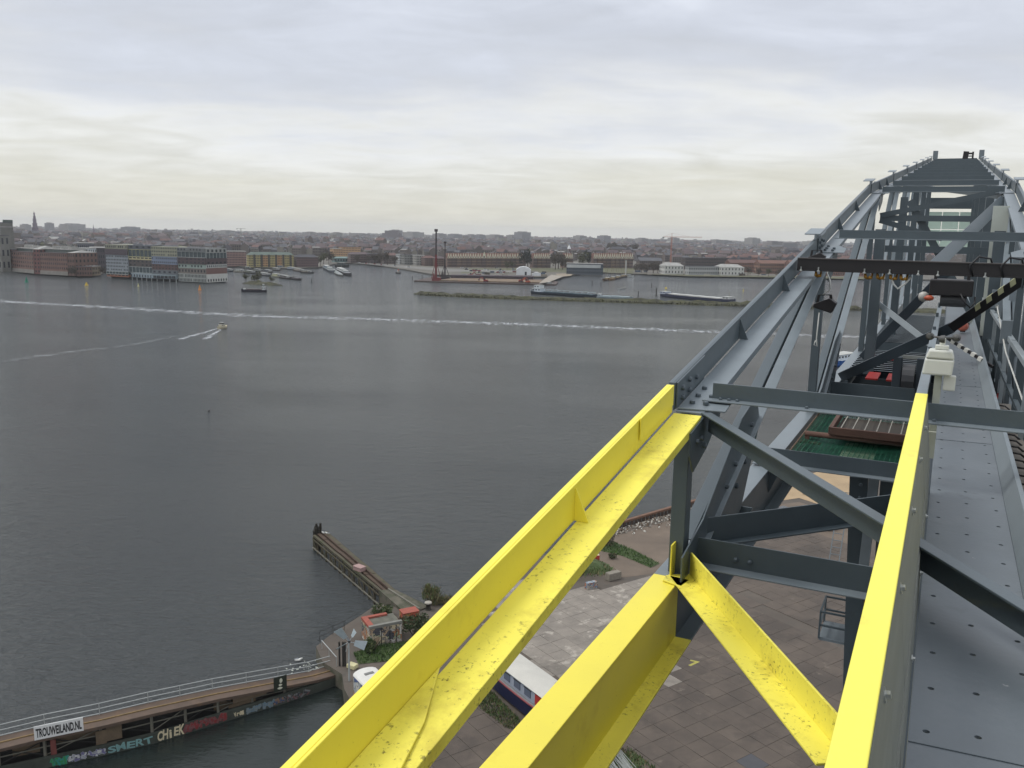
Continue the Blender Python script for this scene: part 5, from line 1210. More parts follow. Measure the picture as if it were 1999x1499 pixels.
# fence and stair at the quay corner
qf = thing('quay_railing', 'grey railing at the corner of the quay above the pier', 'railing', tuple(at(632, 1262, QZ)))
qp = [at(x, y, QZ) - Vector(qf.location) for x, y in ((624, 1252), (650, 1240), (672, 1230), (700, 1212))]
for a, b in zip(qp[:-1], qp[1:]):
    mb = MB(); mb.bar(a, a + up_ * 1.1, .05, .05); mb.build('rail_post', DKSTEEL, qf)
    for h in (.55, 1.1):
        mb = MB(); mb.bar(a + up_ * h, b + up_ * h, .04, .04); mb.build('hand_rail', DKSTEEL, qf)
gg = thing('gangway_rail', 'pale sloping handrail down to the pier', 'railing', tuple(at(657, 1283, QZ)))
a, b = at(628, 1250, QZ + 1) - Vector(gg.location), at(657, 1283, QZ + 1) - Vector(gg.location)
mb = MB(); mb.bar(a, b, .06, .06); mb.build('hand_rail', RAILM, gg)
for t in (0, .5, 1):
    q = a.lerp(b, t); mb = MB(); mb.bar(q - up_ * 1.0, q, .05, .05); mb.build('rail_post', RAILM, gg)
for x in (663, 670, 674):
    p = at(x, 1300, QZ); t = thing('mooring_post', ('dark upright post at the left of the gangway', 'dark upright post in the middle beside the gangway', 'dark upright post nearest the wind turbine')[(x > 665) + (x > 672)], 'post', tuple(p), 0, 'posts beside the gangway'); mb = MB(); mb.tube([(0, 0, -1), (0, 0, 2.6)], .1, 8); mb.build('shaft', DKSTEEL, t); mb = MB(); mb.lathe((0, 0, 2.6), [(.12, 0), (.02, .1)], 8); mb.build('cap', JP, t)
# ================================================================== FAR BANK: BUILDINGS, TREES, BOATS
WIN = mat('far_window', '2b3036', .25, .2, .5)
ROOFS = {k: mat('far_roof_' + k, c, .85, .3, .2) for k, c in dict(red='604843', grey='545559', dark='414146', pale='94938f', green='56625b', brown='55494a', orange='6d5045').items()}
def fmat(nm, c): return mat('far_' + nm, c, .85, .15, .15)
def base_at(px, py): return at(px, py, LZ)
def building(name, label, cat, px0, pb0, px1, pb1, ptop, depth, wall, roof='flat', rmat=None, floors=4, cols=10, group=None, rise=3.0, wfrac=.45, side=True, ledge=None):
    """box building whose front foot runs between two picture points on the land; parts wall, roof, windows"""
    a, b = base_at(px0, pb0), base_at(px1, pb1); d = (b - a); L_ = d.length; rz = math.atan2(d.y, d.x)
    h = top_z(a.lerp(b, .5), (px0 + px1) / 2, ptop) - LZ
    t = thing(name, label, cat, (a.x, a.y, LZ), rz, group); hw = h - (rise if roof in ('gable', 'hip') else .6)
    mb = MB(); mb.obox((0, 0, -.5), (L_, 0, 0), (0, depth, 0), (0, 0, hw + .5)); mb.build('wall', wall, t)
    rm = rmat or ROOFS['grey']; mb = MB()
    if roof == 'flat': mb.obox((-.25, -.25, hw + .01), (L_ + .5, 0, 0), (0, depth + .5, 0), (0, 0, .6))
    else:
        ins = 0 if roof == 'gable' else min(L_ * .3, rise * 1.2)
        P = [Vector(q) for q in ((-.3, -.4, hw), (L_ + .3, -.4, hw), (L_ + .3, depth + .4, hw), (-.3, depth + .4, hw), (-.3 + ins, depth / 2, hw + rise), (L_ + .3 - ins, depth / 2, hw + rise))]
        mb.poly([P[0], P[1], P[5], P[4]]); mb.poly([P[2], P[3], P[4], P[5]]); mb.poly([P[1], P[2], P[5]]); mb.poly([P[3], P[0], P[4]]); mb.poly([P[3], P[2], P[1], P[0]])
    mb.build('roof', rm, t)
    if floors:
        mb = MB(); fh = hw / floors; cw = L_ / cols
        for f in range(floors):
            for c in range(cols): mb.obox((cw * (c + .5 - wfrac / 2), -.06, fh * (f + .3)), (cw * wfrac, 0, 0), (0, .12, 0), (0, 0, fh * .5))
        if side:
            nc = max(2, int(depth / 4)); cw2 = depth / nc
            for f in range(floors):
                for c in range(nc):
                    for x in (-.06, L_ - .06): mb.obox((x, cw2 * (c + .3), fh * (f + .3)), (.12, 0, 0), (0, cw2 * .4, 0), (0, 0, fh * .5))
        mb.build('windows', WIN, t, kind='stuff')
    return t, L_, hw
# ---- apartment block standing in the water (coloured bays)
A, D = at(208.5, 543, 0), at(403, 553, 0); d = D - A; LS = d.length; rz = math.atan2(d.y, d.x)
HS = top_z(A.lerp(D, .5), 306, 479.5); dpt = 25
sil = thing('apartment_block', 'long multicoloured apartment block standing on stilts in the river', 'apartment block', tuple(A), rz)
sm = lambda nm, c: mat('block_' + nm, c, .75, .12, .3)
GLZ = mat('block_dark_glass', '39464a', .2, .15, .4)
fx = [0, .232, .476, .731, 1.0]
spec = [
 [(0.06, .13, 'orange', '9c6a52', 0), (.13, .22, 'glass', None, 7), (.22, .70, 'grey_blue', '858b90', 14), (.70, .87, 'mauve', '4d444a', 0), (.87, 1.0, 'olive_beige', '828272', 12)],
 [(.20, .38, 'glass', None, 7), (.38, .58, 'umber', '4a4340', 6), (.58, .66, 'lemon', 'b5ac84', 0), (.66, .88, 'green_glass', None, 6), (.88, 1.0, 'slate', '54585e', 4)],
 [(.20, .32, 'smoke', '5d6266', 5), (.32, .48, 'brick_brown', '55403c', 8), (.48, .70, 'blue', '727d90', 13), (.70, .98, 'sand_grey', '8b8b78', 11)],
 [(.02, .25, 'chalk_grey', '8f938e', 20), (.25, .40, 'taupe', '6d655f', 9), (.40, .52, 'mint', '98a69d', 9), (.52, .70, 'maroon', '493c3e', 7), (.70, .87, 'blue_glass', None, 7), (.87, .97, 'ash', '6a6d6d', 9)],
 [(.02, .25, 'white', 'b9b9b3', 8), (.25, .42, 'brick', '6e524b', 0), (.42, .52, 'white2', 'a9aba6', 10), (.52, .69, 'maroon', '493c3e', 5), (.69, .84, 'blue_glass', None, 6), (.84, .96, 'pale_grey', '8e908c', 5)]]
for k, bays in enumerate(spec[:4]):
    for (z0, z1, nm, c, nw) in bays:
        x0, x1 = fx[k] * LS + .06, fx[k + 1] * LS - .06; off = random.uniform(-.5, .5) + (.8 if k in (1,) else 0)
        isg = c is None; m_ = GLZ if isg else sm(nm, c)
        mb = MB(); mb.obox((x0, off, z0 * HS + .02), (x1 - x0, 0, 0), (0, dpt - off, 0), (0, 0, (z1 - z0) * HS - .04)); blk = mb.build('facade_bay', m_, sil, label=('dark glazed' if isg else nm.replace('_', ' ').replace('2', '') + ' coloured') + ' facade bay')
        mb = MB()
        if isg:      # pale frames over the glazing
            for q in range(nw + 1): mb.obox((x0 + (x1 - x0) * q / nw - .12, off - .15, z0 * HS + .02), (.24, 0, 0), (0, .14, 0), (0, 0, (z1 - z0) * HS - .04))
            for z_ in (z0 * HS + .02, z1 * HS - .4): mb.obox((x0, off - .17, z_), (x1 - x0, 0, 0), (0, .16, 0), (0, 0, .35))
            mb.build('glazing_bars', sm('frame_yellow', 'aca981') if nm == 'green_glass' else sm('frame_white', 'a5aaa8'), blk, kind='stuff')
        elif nw:
            nf = max(1, round((z1 - z0) * HS / 3.0)); fh = (z1 - z0) * HS / nf; cw = (x1 - x0) / nw; tall = nm in ('white', 'chalk_grey')
            for f in range(nf):
                for q in range(nw):
                    if random.random() < .08: continue
                    mb.obox((x0 + cw * (q + .25), off - .05, z0 * HS + fh * (f + (.15 if tall else .3))), (cw * .45, 0, 0), (0, .1, 0), (0, 0, fh * (.65 if tall else .45)))
            mb.build('window_panes', WIN, blk, kind='stuff')
        elif nm in ('orange', 'lemon'):
            for q in range(6): mb.obox((x0 + (x1 - x0) * (q + .15) / 6, off - .05, z0 * HS + (z1 - z0) * HS * .45), ((x1 - x0) / 6 * .7, 0, 0), (0, .1, 0), (0, 0, (z1 - z0) * HS * .42))
            mb.build('window_panes', WIN, blk, kind='stuff')
for (z0, z1, nm, c, nw) in spec[4]:      # the end wall
    m_ = GLZ if c is None else sm(nm, c); mb = MB(); mb.obox((LS + .02, .3, z0 * HS + .02), (.5 + .1 * (nw % 3), 0, 0), (0, dpt - .6, 0), (0, 0, (z1 - z0) * HS - .04)); blk = mb.build('end_bay', m_, sil, label=('dark glazed' if c is None else nm.replace('_', ' ').replace('2', '') + ' coloured') + ' end wall bay')
    if not nw: continue
    mb = MB(); xx = LS + .52 + .1 * (nw % 3); nf = max(1, round((z1 - z0) * HS / 3.0)); fh = (z1 - z0) * HS / nf
    if c is None:
        for q in range(nw + 1): mb.obox((xx, .3 + (dpt - .9) * q / nw, z0 * HS + .02), (.15, 0, 0), (0, .3, 0), (0, 0, (z1 - z0) * HS - .04))
        mb.build('glazing_bars', sm('frame_white', 'a5aaa8'), blk, kind='stuff')
    else:
        for f in range(nf):
            for q in range(nw): mb.obox((xx - .05, .3 + (dpt - .6) * (q + .25) / nw, z0 * HS + fh * .2), (.1, 0, 0), (0, (dpt - .6) / nw * .45, 0), (0, 0, fh * .6))
        mb.build('window_panes', WIN, blk, kind='stuff')
x0, x1 = .28 * LS, .73 * LS
mb = MB(); mb.slab([(x0, -2.5, .08 * HS), (.53 * LS, -6, .08 * HS), (x1, -2, .08 * HS), (x1, 18, .08 * HS), (x0, 18, .08 * HS)], (0, 0, .11 * HS)); ter = mb.build('terrace', sm('terrace_blue_grey', '7f8c92'), sil)
mb = MB()
for q in range(14):
    t = q / 14; y = -2.6 - 3.5 * (t / .57 if t < .57 else (1 - t) / .43); mb.obox((x0 + (x1 - x0) * t + .2, y - .12, .095 * HS), ((x1 - x0) / 14 - .5, 0, 0), (0, .2, 0), (0, 0, .07 * HS))
mb.build('window_panes', WIN, ter, kind='stuff')
for q in range(9):
    mb = MB(); t = q / 8; y = -1.8 - 3 * (t / .57 if t < .57 else (1 - t) / .43); mb.box((x0 + (x1 - x0) * t * .98 + .5, y, -2), (.5, .5, .08 * HS + 1.95)); mb.build('stilt', sm('frame_white', 'a5aaa8'), sil)
mb = MB(); mb.obox((.8, 4, -2), (LS - 1.6, 0, 0), (0, dpt - 5, 0), (0, 0, 3.6)); mb.build('undercroft', sm('undercroft', '26282a'), sil)
mb = MB()
for x0, w, h in ((.24, .05, 1.3), (.36, .12, .6), (.55, .1, .8), (.78, .12, .7)): mb.obox((x0 * LS, 6, HS * .97 if x0 > .4 else HS + .02), (w * LS, 0, 0), (0, 6, 0), (0, 0, h))
mb.build('roof_plant', sm('roof_plant', '77777a'), sil, kind='stuff')
# ---- silo tower and brick granary at far left
BRK = mat('far_brick', '71574e', .9, .25, .12); BRK2 = mat('far_brown_brick', '6c544b', .9, .25, .12); CONC = mat('far_concrete', '6f6e69', .9, .25, .08)
gs = building('grain_silo', 'grey concrete grain silo tower at the left edge', 'silo', 6, 522, 30, 522, 434, 12, CONC, floors=0)[0]
_, L_, hw = None, (base_at(33, 522) - base_at(4, 522)).length, top_z(base_at(18, 522), 18, 436) - LZ
mb = MB(); mb.obox((L_ * .2, 4, hw + .05), (L_ * .65, 0, 0), (0, 6, 0), (0, 0, 3.5)); mb.build('roof_house', ROOFS['green'], gs)
for k in range(4):
    mb = MB(); mb.obox((L_ * (.1 + k * .23), -.4, 1), (L_ * .12, 0, 0), (0, .39, 0), (0, 0, hw - 8)); mb.build('pilaster', CONC, gs)
mb = MB(); mb.obox((-.6, -.6, hw - 4), (L_ + 1.2, 0, 0), (0, 13.2, 0), (0, 0, .9)); mb.build('cornice', ROOFS['pale'], gs)
sl, L_, hw = building('silo_house', 'lower grey silo building in front of the tower at the left edge', 'silo', -30, 526, 5, 529.5, 458, 8, CONC, floors=3, cols=5)
for k in range(3):
    mb = MB(); mb.tube([(L_ * (.55 + k * .14), -.8, 0), (L_ * (.55 + k * .14), -.8, hw * .6)], .7, 8); mb.build('chute', ROOFS['pale'], sl)
def granary(px0, pb0, px1, pb1, pt, label):
    t, L_, hw = building('brick_granary', label, 'warehouse', px0, pb0, px1, pb1, pt, 26, BRK, roof='flat', rmat=ROOFS['brown'], floors=5, cols=max(6, int((px1 - px0) / 4)), group='wings of the brick granary', wfrac=.4)
    mb = MB(); mb.obox((1, 5, hw + .62), (L_ - 2, 0, 0), (0, 16, 0), (0, 0, 2.6)); cl = mb.build('clerestory', mat('far_dark_glass', '46514f', .3, .2, .3), t)
    mb = MB(); mb.obox((.5, 4.5, hw + 3.23), (L_ - 1, 0, 0), (0, 17, 0), (0, 0, .6)); mb.build('clerestory_roof', ROOFS['pale'], cl)
    mb = MB(); mb.obox((-.3, -.5, -.4), (L_ + .6, 0, 0), (0, .49, 0), (0, 0, 3.4)); mb.build('plinth', mat('far_pale_plinth', '85817a', .9, .2, .2), t)
    for k in range(3):
        mb = MB(); mb.obox((L_ * (.15 + .3 * k), 9, hw + 3.9), (L_ * .12, 0, 0), (0, 6, 0), (0, 0, 2.2)); mb.build('roof_box', ROOFS['pale'], t)
    return t
granary(25, 529, 67, 533, 491, 'left wing of the long brick granary on the river bank')
granary(80, 534, 133, 537, 493, 'right wing of the long brick granary on the river bank')
building('stair_tower', 'red brick tower between the two wings of the granary', 'tower', 68, 533.5, 79.5, 534, 480, 22, mat('far_red_brick', '6f4c47', .9, .2, .12), 'hip', ROOFS['pale'], 6, 2, rise=3)
building('end_pavilion', 'narrow brick end house at the left of the granary', 'warehouse', 15, 528, 24.5, 529, 486, 26, BRK2, 'flat', ROOFS['dark'], 5, 3)
building('end_pavilion', 'brick end house with two tall bays at the right of the granary', 'warehouse', 134, 537, 147.5, 537.6, 489, 26, BRK2, 'hip', ROOFS['pale'], 4, 4, rise=2)
building('white_flats', 'white five storey block with dark windows beside the granary', 'flats', 148, 535, 175, 535.5, 484, 16, fmat('white', 'b5b9bb'), 'flat', ROOFS['pale'], 5, 5, wfrac=.4)
building('dark_hall', 'dark wide hall behind the multicoloured block', 'building', 177, 529, 226, 529, 483, 30, fmat('dusk_mauve', '4d474b'), 'flat', ROOFS['pale'], 4, 12)
building('pale_roof_hall', 'flat pale roofed building behind the white flats', 'building', 154, 524, 186, 524, 474, 20, fmat('slate_grey', '62646a'), 'flat', ROOFS['pale'], 3, 8)
building('brick_annex', 'low brick annex on the tip of the bank', 'building', 150, 538, 180, 538, 520, 8, BRK2, 'flat', ROOFS['brown'], 2, 6)
building('brick_annex', 'small sand coloured annex next to the apartment block in the water', 'building', 181, 537.5, 197, 536, 519, 8, fmat('sand_brick', '85765f'), 'flat', ROOFS['pale'], 2, 5)
# ---- blocks along the harbour
building('pink_block', 'dull pink apartment block right of the water block', 'apartment block', 443, 519, 481, 519, 490, 14, fmat('dull_pink', '8d736d'), 'flat', ROOFS['pale'], 6, 13)
yb, L_, hw = building('yellow_block', 'yellow and orange striped apartment block by the houseboats', 'apartment block', 486, 521, 574, 521, 492, 14, fmat('mustard', '9d9265'), 'hip', ROOFS['green'], 5, 30, rise=3.5)
for k in range(6):
    mb = MB(); mb.obox((L_ * (.10 + k * .16), -.3, .1), (2.4, 0, 0), (0, .25, 0), (0, 0, hw + .5)); mb.build('stair_strip', fmat('stair_dark', '4a4640'), yb)
for k in range(5):
    if k % 2: mb = MB(); mb.obox((L_ * (.135 + k * .16), -.045, .6), (L_ * .115, 0, 0), (0, .04, 0), (0, 0, hw - 1)); mb.build('render_panel', fmat('apricot', 'a5825c'), yb, label='apricot rendered panel')
building('brown_block', 'brown brick block with chimneys left of the harbour trees', 'apartment block', 579, 521, 621, 521, 497, 14, fmat('plum_brown', '655250'), 'hip', ROOFS['dark'], 4, 12, rise=3)
building('peach_block', 'low wing of the peach coloured flats behind the trees', 'flats', 651, 504, 668, 504, 485, 14, fmat('peach', 'b08f6c'), 'flat', ROOFS['pale'], 4, 5)
building('peach_block', 'tall wing of the peach coloured flats behind the trees', 'flats', 668.5, 504, 704, 504, 481.5, 14, fmat('peach', 'b08f6c'), 'flat', ROOFS['brown'], 5, 12)
building('green_shed', 'blue green harbour shed behind the moored ships', 'shed', 653, 512, 684, 512, 501, 12, fmat('sea_green', '5d7371'), 'gable', fmat('sea_green_roof', '6b7f7c'), 1, 6, rise=2)
for x0, x1, pb, pt, c, rm, lab in ((685, 722, 513, 492, '6a5d59', 'brown', 'long brown block right of the green shed'), (723, 748, 514, 495, '62595a', 'dark', 'dark brick block behind the road along the dock'), (749, 779, 515, 494, '6c625c', 'red', 'brown block with reddish roof left of the white flats'),
        (780, 789, 516, 496, 'b3b6b6', 'pale', 'small white block above the dock road'), (789.6, 812, 517, 497, '80817d', 'dark', 'grey block with many windows above the dock road'), (812.6, 829, 518, 498, '9a9892', 'pale', 'pale stepped block above the dock road'), (829.6, 850, 519, 499, '685650', 'red', 'red roofed block left of the piling mast'), (852.5, 869, 520, 500, '6d5a50', 'brown', 'brown roofed block between the piling masts')):
    building('city_block', lab, 'building', x0, pb, x1, pb, pt, 14, fmat('blk_' + c, c), 'flat' if rm in ('pale', 'dark') else 'hip', ROOFS[rm], 4, max(4, int((x1 - x0) / 3)), rise=3, group='blocks above the dock road')
# ---- row of gabled houses
GBL = fmat('gable_cream', 'c2bda9'); HB = [fmat('row_brick_a', '6f5d53'), fmat('row_brick_b', '665650'), fmat('row_brick_c', '776355')]
ORD = 'first second third fourth fifth sixth seventh eighth ninth tenth eleventh twelfth thirteenth fourteenth fifteenth sixteenth seventeenth eighteenth nineteenth twentieth'.split()
gx = []
x = 873
while x < 1019: gx.append(x); x += 9.6
gx += [1041, 1049.5, 1058, 1066.5, 1101, 1109.6, 1158, 1166.5, 1175, 1184, 1192.5, 1201, 1210, 1218.5, 1227]
pos = {}
for i, x in enumerate(gx):
    pb = 521.5 + (x - 873) * .006; wpx = 9.4 if x < 1030 else 8.4
    a, b = base_at(x, pb), base_at(x + wpx, pb); dd = b - a; L_ = dd.length; rz = math.atan2(dd.y, dd.x); h = top_z(a, x, 494) - LZ; he = h * .66; hr = h
    big = i == 7
    plac = ('with one tall white gable, eighth of the long row from the left' if big else ORD[i] + ' from the left of the long row' if i < 16 else ORD[i - 16] + ' right of the big dark tree' if i < 20 else ORD[i - 20] + ' left of the boat house' if i < 22 else ORD[i - 22] + ' of the row above the sailing ships')
    t = thing('gabled_house', 'brick gabled house ' + plac, 'house', (a.x, a.y, LZ), rz, 'gabled terraced houses facing the quay')
    mb = MB(); mb.obox((0, 0, -.4), (L_ - .05, 0, 0), (0, 10, 0), (0, 0, he + .4)); mb.build('wall', HB[i % 3], t)
    mb = MB(); P = [(-.02, -.3, he), (L_ - .03, -.3, he), (L_ - .03, 5, hr), (-.02, 5, hr), (L_ - .03, 10.3, he), (-.02, 10.3, he)]
    mb.poly([P[0], P[1], P[2], P[3]]); mb.poly([P[3], P[2], P[4], P[5]]); mb.poly([P[1], P[4], P[2]]); mb.poly([P[0], P[3], P[5]]); mb.build('roof', ROOFS['orange'], t)
    for q in ((.5,) if big else (.26, .74)):
        g = MB(); w = L_ * (.46 if big else .25); c = L_ * q; top = hr * (1.08 if big else .97)
        g.slab([(c - w, -.45, he - .2), (c + w, -.45, he - .2), (c + w * .15, -.45, top), (c - w * .15, -.45, top)], (0, .3, 0)); gb = g.build('gable', GBL, t)
        g = MB(); g.obox((c - w * .35, -.52, he + .25), (w * .5, 0, 0), (0, .06, 0), (0, 0, (top - he) * .3)); g.build('gable_window', WIN, gb)
    mb = MB()
    for f in range(3):
        for q in range(4): mb.obox((L_ * (.07 + q * .24), -.05, he * (.08 + f * .31)), (L_ * .13, 0, 0), (0, .1, 0), (0, 0, he * .18))
    mb.build('windows', WIN, t, kind='stuff')
    mb = MB(); mb.box((L_ * .95, 5, hr - .5), (.7, 1.2, 1.6)); mb.build('chimney', HB[1], t)
# ---- right hand side
bh, L_, hw = building('boat_house', 'long two storey white and blue floating boat house with a pale roof', 'boat house', 1106, 534.5, 1177, 536, 514, 14, fmat('dark_blue_grey', '4a535b'), 'flat', ROOFS['pale'], 3, 18, wfrac=.5)
mb = MB(); mb.obox((0, -.2, hw * .62), (L_ * .93, 0, 0), (0, .12, 0), (0, 0, hw * .3)); mb.build('white_band', fmat('off_white', 'b2b5b3'), bh)
for k, (x0, x1, pb, pt, rf) in enumerate(((1297, 1334, 535, 513, 'hip'), (1344, 1404, 536.5, 520, 'flat'), (1407, 1452, 537.5, 516, 'hip'))):
    building('white_warehouse', ('white warehouse with a grey hipped roof left of the low row', 'low white office row with many windows between two warehouses', 'white warehouse with a grey hipped roof right of the low row')[k], 'warehouse', x0, pb, x1, pb + .5, pt, 22 if k != 1 else 10, fmat('chalk_white', 'bdbdb8') if k != 1 else fmat('chalk_grey', 'a3a5a4'), rf, ROOFS['pale'] if k != 1 else ROOFS['grey'], 2, (6, 14, 7)[k], rise=3.5, wfrac=.3 if k != 1 else .5, group='white warehouses on the embankment')
building('dark_long_building', 'long dark brick building behind the white warehouses', 'building', 1337, 526, 1420, 527, 503, 16, fmat('dark_umber', '4b4341'), 'flat', ROOFS['dark'], 4, 26)
for k, (x0, x1, pb, pt, c, rm) in enumerate(((1248, 1292, 527, 503, '655c57', 'grey'), (1424, 1480, 531, 507, '7a5a4b', 'red'), (1482, 1540, 534, 508, '7c5f50', 'orange'), (1542, 1600, 536, 508, '745449', 'orange'), (1602, 1680, 538, 509, '79594d', 'red'), (1430, 1530, 514, 498, '7a5648', 'orange'), (1532, 1650, 516, 498, '7d5a4a', 'orange'), (1380, 1428, 508, 497, '74584b', 'red'), (1690, 1790, 540, 512, '75594e', 'red'))):
    building('terrace_row', ('grey roofed row beside the red tower crane', 'red roofed terrace right of the second white warehouse', 'orange roofed terrace near the right embankment', 'orange terrace seen just left of the boom', 'red terrace seen through the boom posts', 'back row of orange roofs behind the warehouses', 'back row of orange roofs near the boom', 'short red roofed row behind the dark building', 'red terrace hidden partly by the boom')[k], 'terrace', x0, pb, x1, pb + .5, pt, 14, fmat('ter_' + c, c), 'gable', ROOFS[rm], 3, int((x1 - x0) / 3.5), rise=4, group='terraces on the right bank')
for k in range(12):
    x0 = 1135 + k * 11; building('red_roof_house', ORD[k] + ' red roofed house from the left above the boat house', 'house', x0, 500 - (k % 3) * 3, x0 + 10, 500 - (k % 3) * 3, 487 - (k % 3) * 3, 10, fmat('ter_7a5a4b', '7a5a4b'), 'gable', ROOFS['red'], 2, 4, group='red roofed houses behind the gabled row', rise=3.5, side=False)
# tent on the lot
p = base_at(1022, 537); te = thing('white_tent', 'white peaked event tent on the far quay', 'tent', tuple(p)); w = (base_at(1036, 537) - base_at(1010, 537)).length; ht = top_z(p, 1022, 520) - LZ; TNT = fmat('tent_white', 'd3d5d6')
mb = MB(); mb.box((0, 5, 0), (w, 12, ht * .62)); mb.build('side_wall', TNT, te)
mb = MB(); mb.slab([(-w / 2 - .2, -1.2, ht * .63), (w / 2 + .2, -1.2, ht * .63), (w * .3, -1.2, ht * .9), (0, -1.2, ht), (-w * .3, -1.2, ht * .9)], (0, 12.4, 0)); mb.build('roof', TNT, te)
mb = MB(); mb.box((w * .15, -1.01, .02), (w * .14, .1, ht * .4)); mb.build('opening', WIN, te)
p = base_at(1047, 538); te = thing('small_tent', 'low white shelters beside the peaked tent', 'shelter', tuple(p)); 
mb = MB(); mb.box((0, 0, 0), (9, 4, 2.2)); mb.build('side_wall', TNT, te); mb = MB(); mb.slab([(-4.7, -2.2, 2.22), (4.7, -2.2, 2.22), (2, -2.2, 3.4), (-2, -2.2, 3.4)], (0, 4.4, 0)); mb.build('roof', TNT, te)
# ---- construction pontoon with piling rigs
pz = 1.2
def psheet(px, z): return [(at(x, y, z).x, at(x, y, z).y) for x, y in px]
po = thing('work_pontoon', 'long rust edged work pontoon heaped with brown sand', 'pontoon', tuple(at(940, 550, 0)))
mb = MB(); mb.prism([(p[0] - po.location.x, p[1] - po.location.y) for p in psheet([(808, 547.5), (860, 549.5), (960, 552), (1085, 555), (1090, 550), (1070, 545), (960, 543.5), (845, 540.5)], pz)], -1, pz); mb.build('hull', fmat('pontoon_rust', '4b3f3a'), po)
mb = MB(); mb.prism([(p[0] - po.location.x, p[1] - po.location.y) for p in psheet([(858, 548.5), (960, 551), (1055, 553), (1058, 548), (960, 545.5), (880, 544.5)], pz)], pz + .002, pz + .9); mb.build('sand_load', mat('pontoon_sand', '6f5f4d', .95, .35, .3, dirt=[('8c7048', .12, .55, .1, .8), ('4d443c', .2, .55, .1, .8)]), po)
mb = MB(); mb.prism([(p[0] - po.location.x, p[1] - po.location.y) for p in psheet([(880, 543.5), (1040, 546.5), (1042, 544.5), (882, 541.8)], pz)], pz + .003, pz + 3.2); mb.build('sheet_wall', fmat('dark_plum', '40353a'), po)
mb = MB(); mb.prism([(p[0] - po.location.x, p[1] - po.location.y) for p in psheet([(1052, 554), (1070, 552), (1100, 540), (1076, 537), (1062, 546)], pz + .8)], pz + .905, pz + 1.3); mb.build('ramp', fmat('ramp_grey', '8f877b'), po)
RIGR = fmat('rig_red', '6e2f30'); RIGD = fmat('rig_dark', '3b3335')
for k, (px, pb, pt, lab) in enumerate(((851, 548, 447, 'tall piling mast with a red foot on the pontoon'), (868.5, 545, 471, 'shorter dark piling mast behind the red one'))):
    p = at(px, pb, pz); h = top_z(p, px, pt) - pz; t = thing('piling_rig', lab, 'piling rig', tuple(p), .1)
    mb = MB(); w = 1.9 if k == 0 else 1.5; hl = h * .97
    mb.obox((-w / 2, -w / 2, 1), (w, 0, 0), (0, w, 0), (0, 0, hl * .5)); mb.build('mast', RIGR if k == 0 else RIGD, t)
    mb = MB(); mb.obox((-w * .36, -w * .36, 1 + hl * .5), (w * .72, 0, 0), (0, w * .72, 0), (0, 0, hl * .5)); mb.build('mast_top', RIGD, t)
    mb = MB(); mb.obox((-w * .8, -w, h * .95), (w * 1.6, 0, 0), (0, w * 2, 0), (0, 0, h * .05)); mb.build('head', RIGD, t)
    mb = MB(); mb.slab([(-4, -1.5, 0), (5, -1.5, 0), (4.5, -1.5, 2.6), (-1, -1.5, 3.4), (-1.6, -1.5, 7), (-2.2, -1.5, 7), (-3.4, -1.5, 2.2)], (0, 3, 0)); mb.build('carriage', RIGR if k == 0 else RIGD, t)
    for s_ in (-4.5, 4.5):
        mb = MB(); mb.bar((s_, 0, 1.5), (0, 0, h * .4), .5, .5); mb.build('stay', RIGR if k == 0 else RIGD, t)
def excavator(px, py, rz, c, lab):
    p = at(px, py, pz + .9); t = thing('excavator', lab, 'excavator', tuple(p), rz, 'machines on the pontoon'); m_ = fmat('exc_' + c, c)
    for y in (-1.2, 1.2): mb = MB(); mb.box((0, y, 0), (4, .8, .9)); mb.build('track', RIGD, t)
    mb = MB(); mb.box((-.2, 0, .95), (3.6, 2.6, 1.4)); mb.build('body', m_, t, bevel=.1)
    mb = MB(); mb.box((.8, .7, 2.36), (1.4, 1.1, 1.3)); mb.build('cab', WIN, t)
    mb = MB(); mb.bar((1.2, -.4, 1.8), (4.2, -.4, 4.6), .5, .7); mb.bar((4.2, -.4, 4.6), (6.6, -.4, 2.4), .4, .5); mb.build('boom', m_, t)
    mb = MB(); mb.box((6.7, -.4, 1.4), (1.2, 1.2, 1.0)); mb.build('bucket', RIGD, t)
excavator(948, 551, 2.8, '7e3330', 'dark red excavator in the middle of the pontoon'); excavator(1017, 551, .3, '8a3a2f', 'red machine left of the concrete ramp'); excavator(1030, 553, 2.6, '9a4a30', 'orange red machine at the ramp end'); excavator(918, 540, .5, '7e3330', 'red excavator on the lot behind the pontoon')
def buoy(px, py, c, lab, h, r_, pole=False):
    p = at(px, py, 0); t = thing('buoy', lab, 'buoy', tuple(p), 0, None); m_ = fmat('buoy_' + c, c)
    mb = MB(); mb.lathe((0, 0, -.3), [(r_, 0), (r_, .5), (r_ * .85, .6)], 10); mb.build('float', m_, t)
    mb = MB(); mb.lathe((0, 0, .302), [(r_ * .8, 0), (r_ * .3, h * .7), (r_ * .25, h * .95), (.02, h)], 10) if not pole else mb.lathe((0, 0, .302), [(r_ * .35, 0), (r_ * .35, h)], 8); mb.build('tower', m_, t)
buoy(52, 551, '1f6e58', 'green conical buoy off the granary', 4.0, 1.7); buoy(169, 557, 'b59a32', 'yellow buoy left of the apartment block', 2.2, 1.5); buoy(270, 559, 'b9b27a', 'small pale yellow buoy under the terrace stilts', 2.2, .7); buoy(390, 566, 'bd7a34', 'orange conical buoy off the white end of the block', 3.4, 1.3)
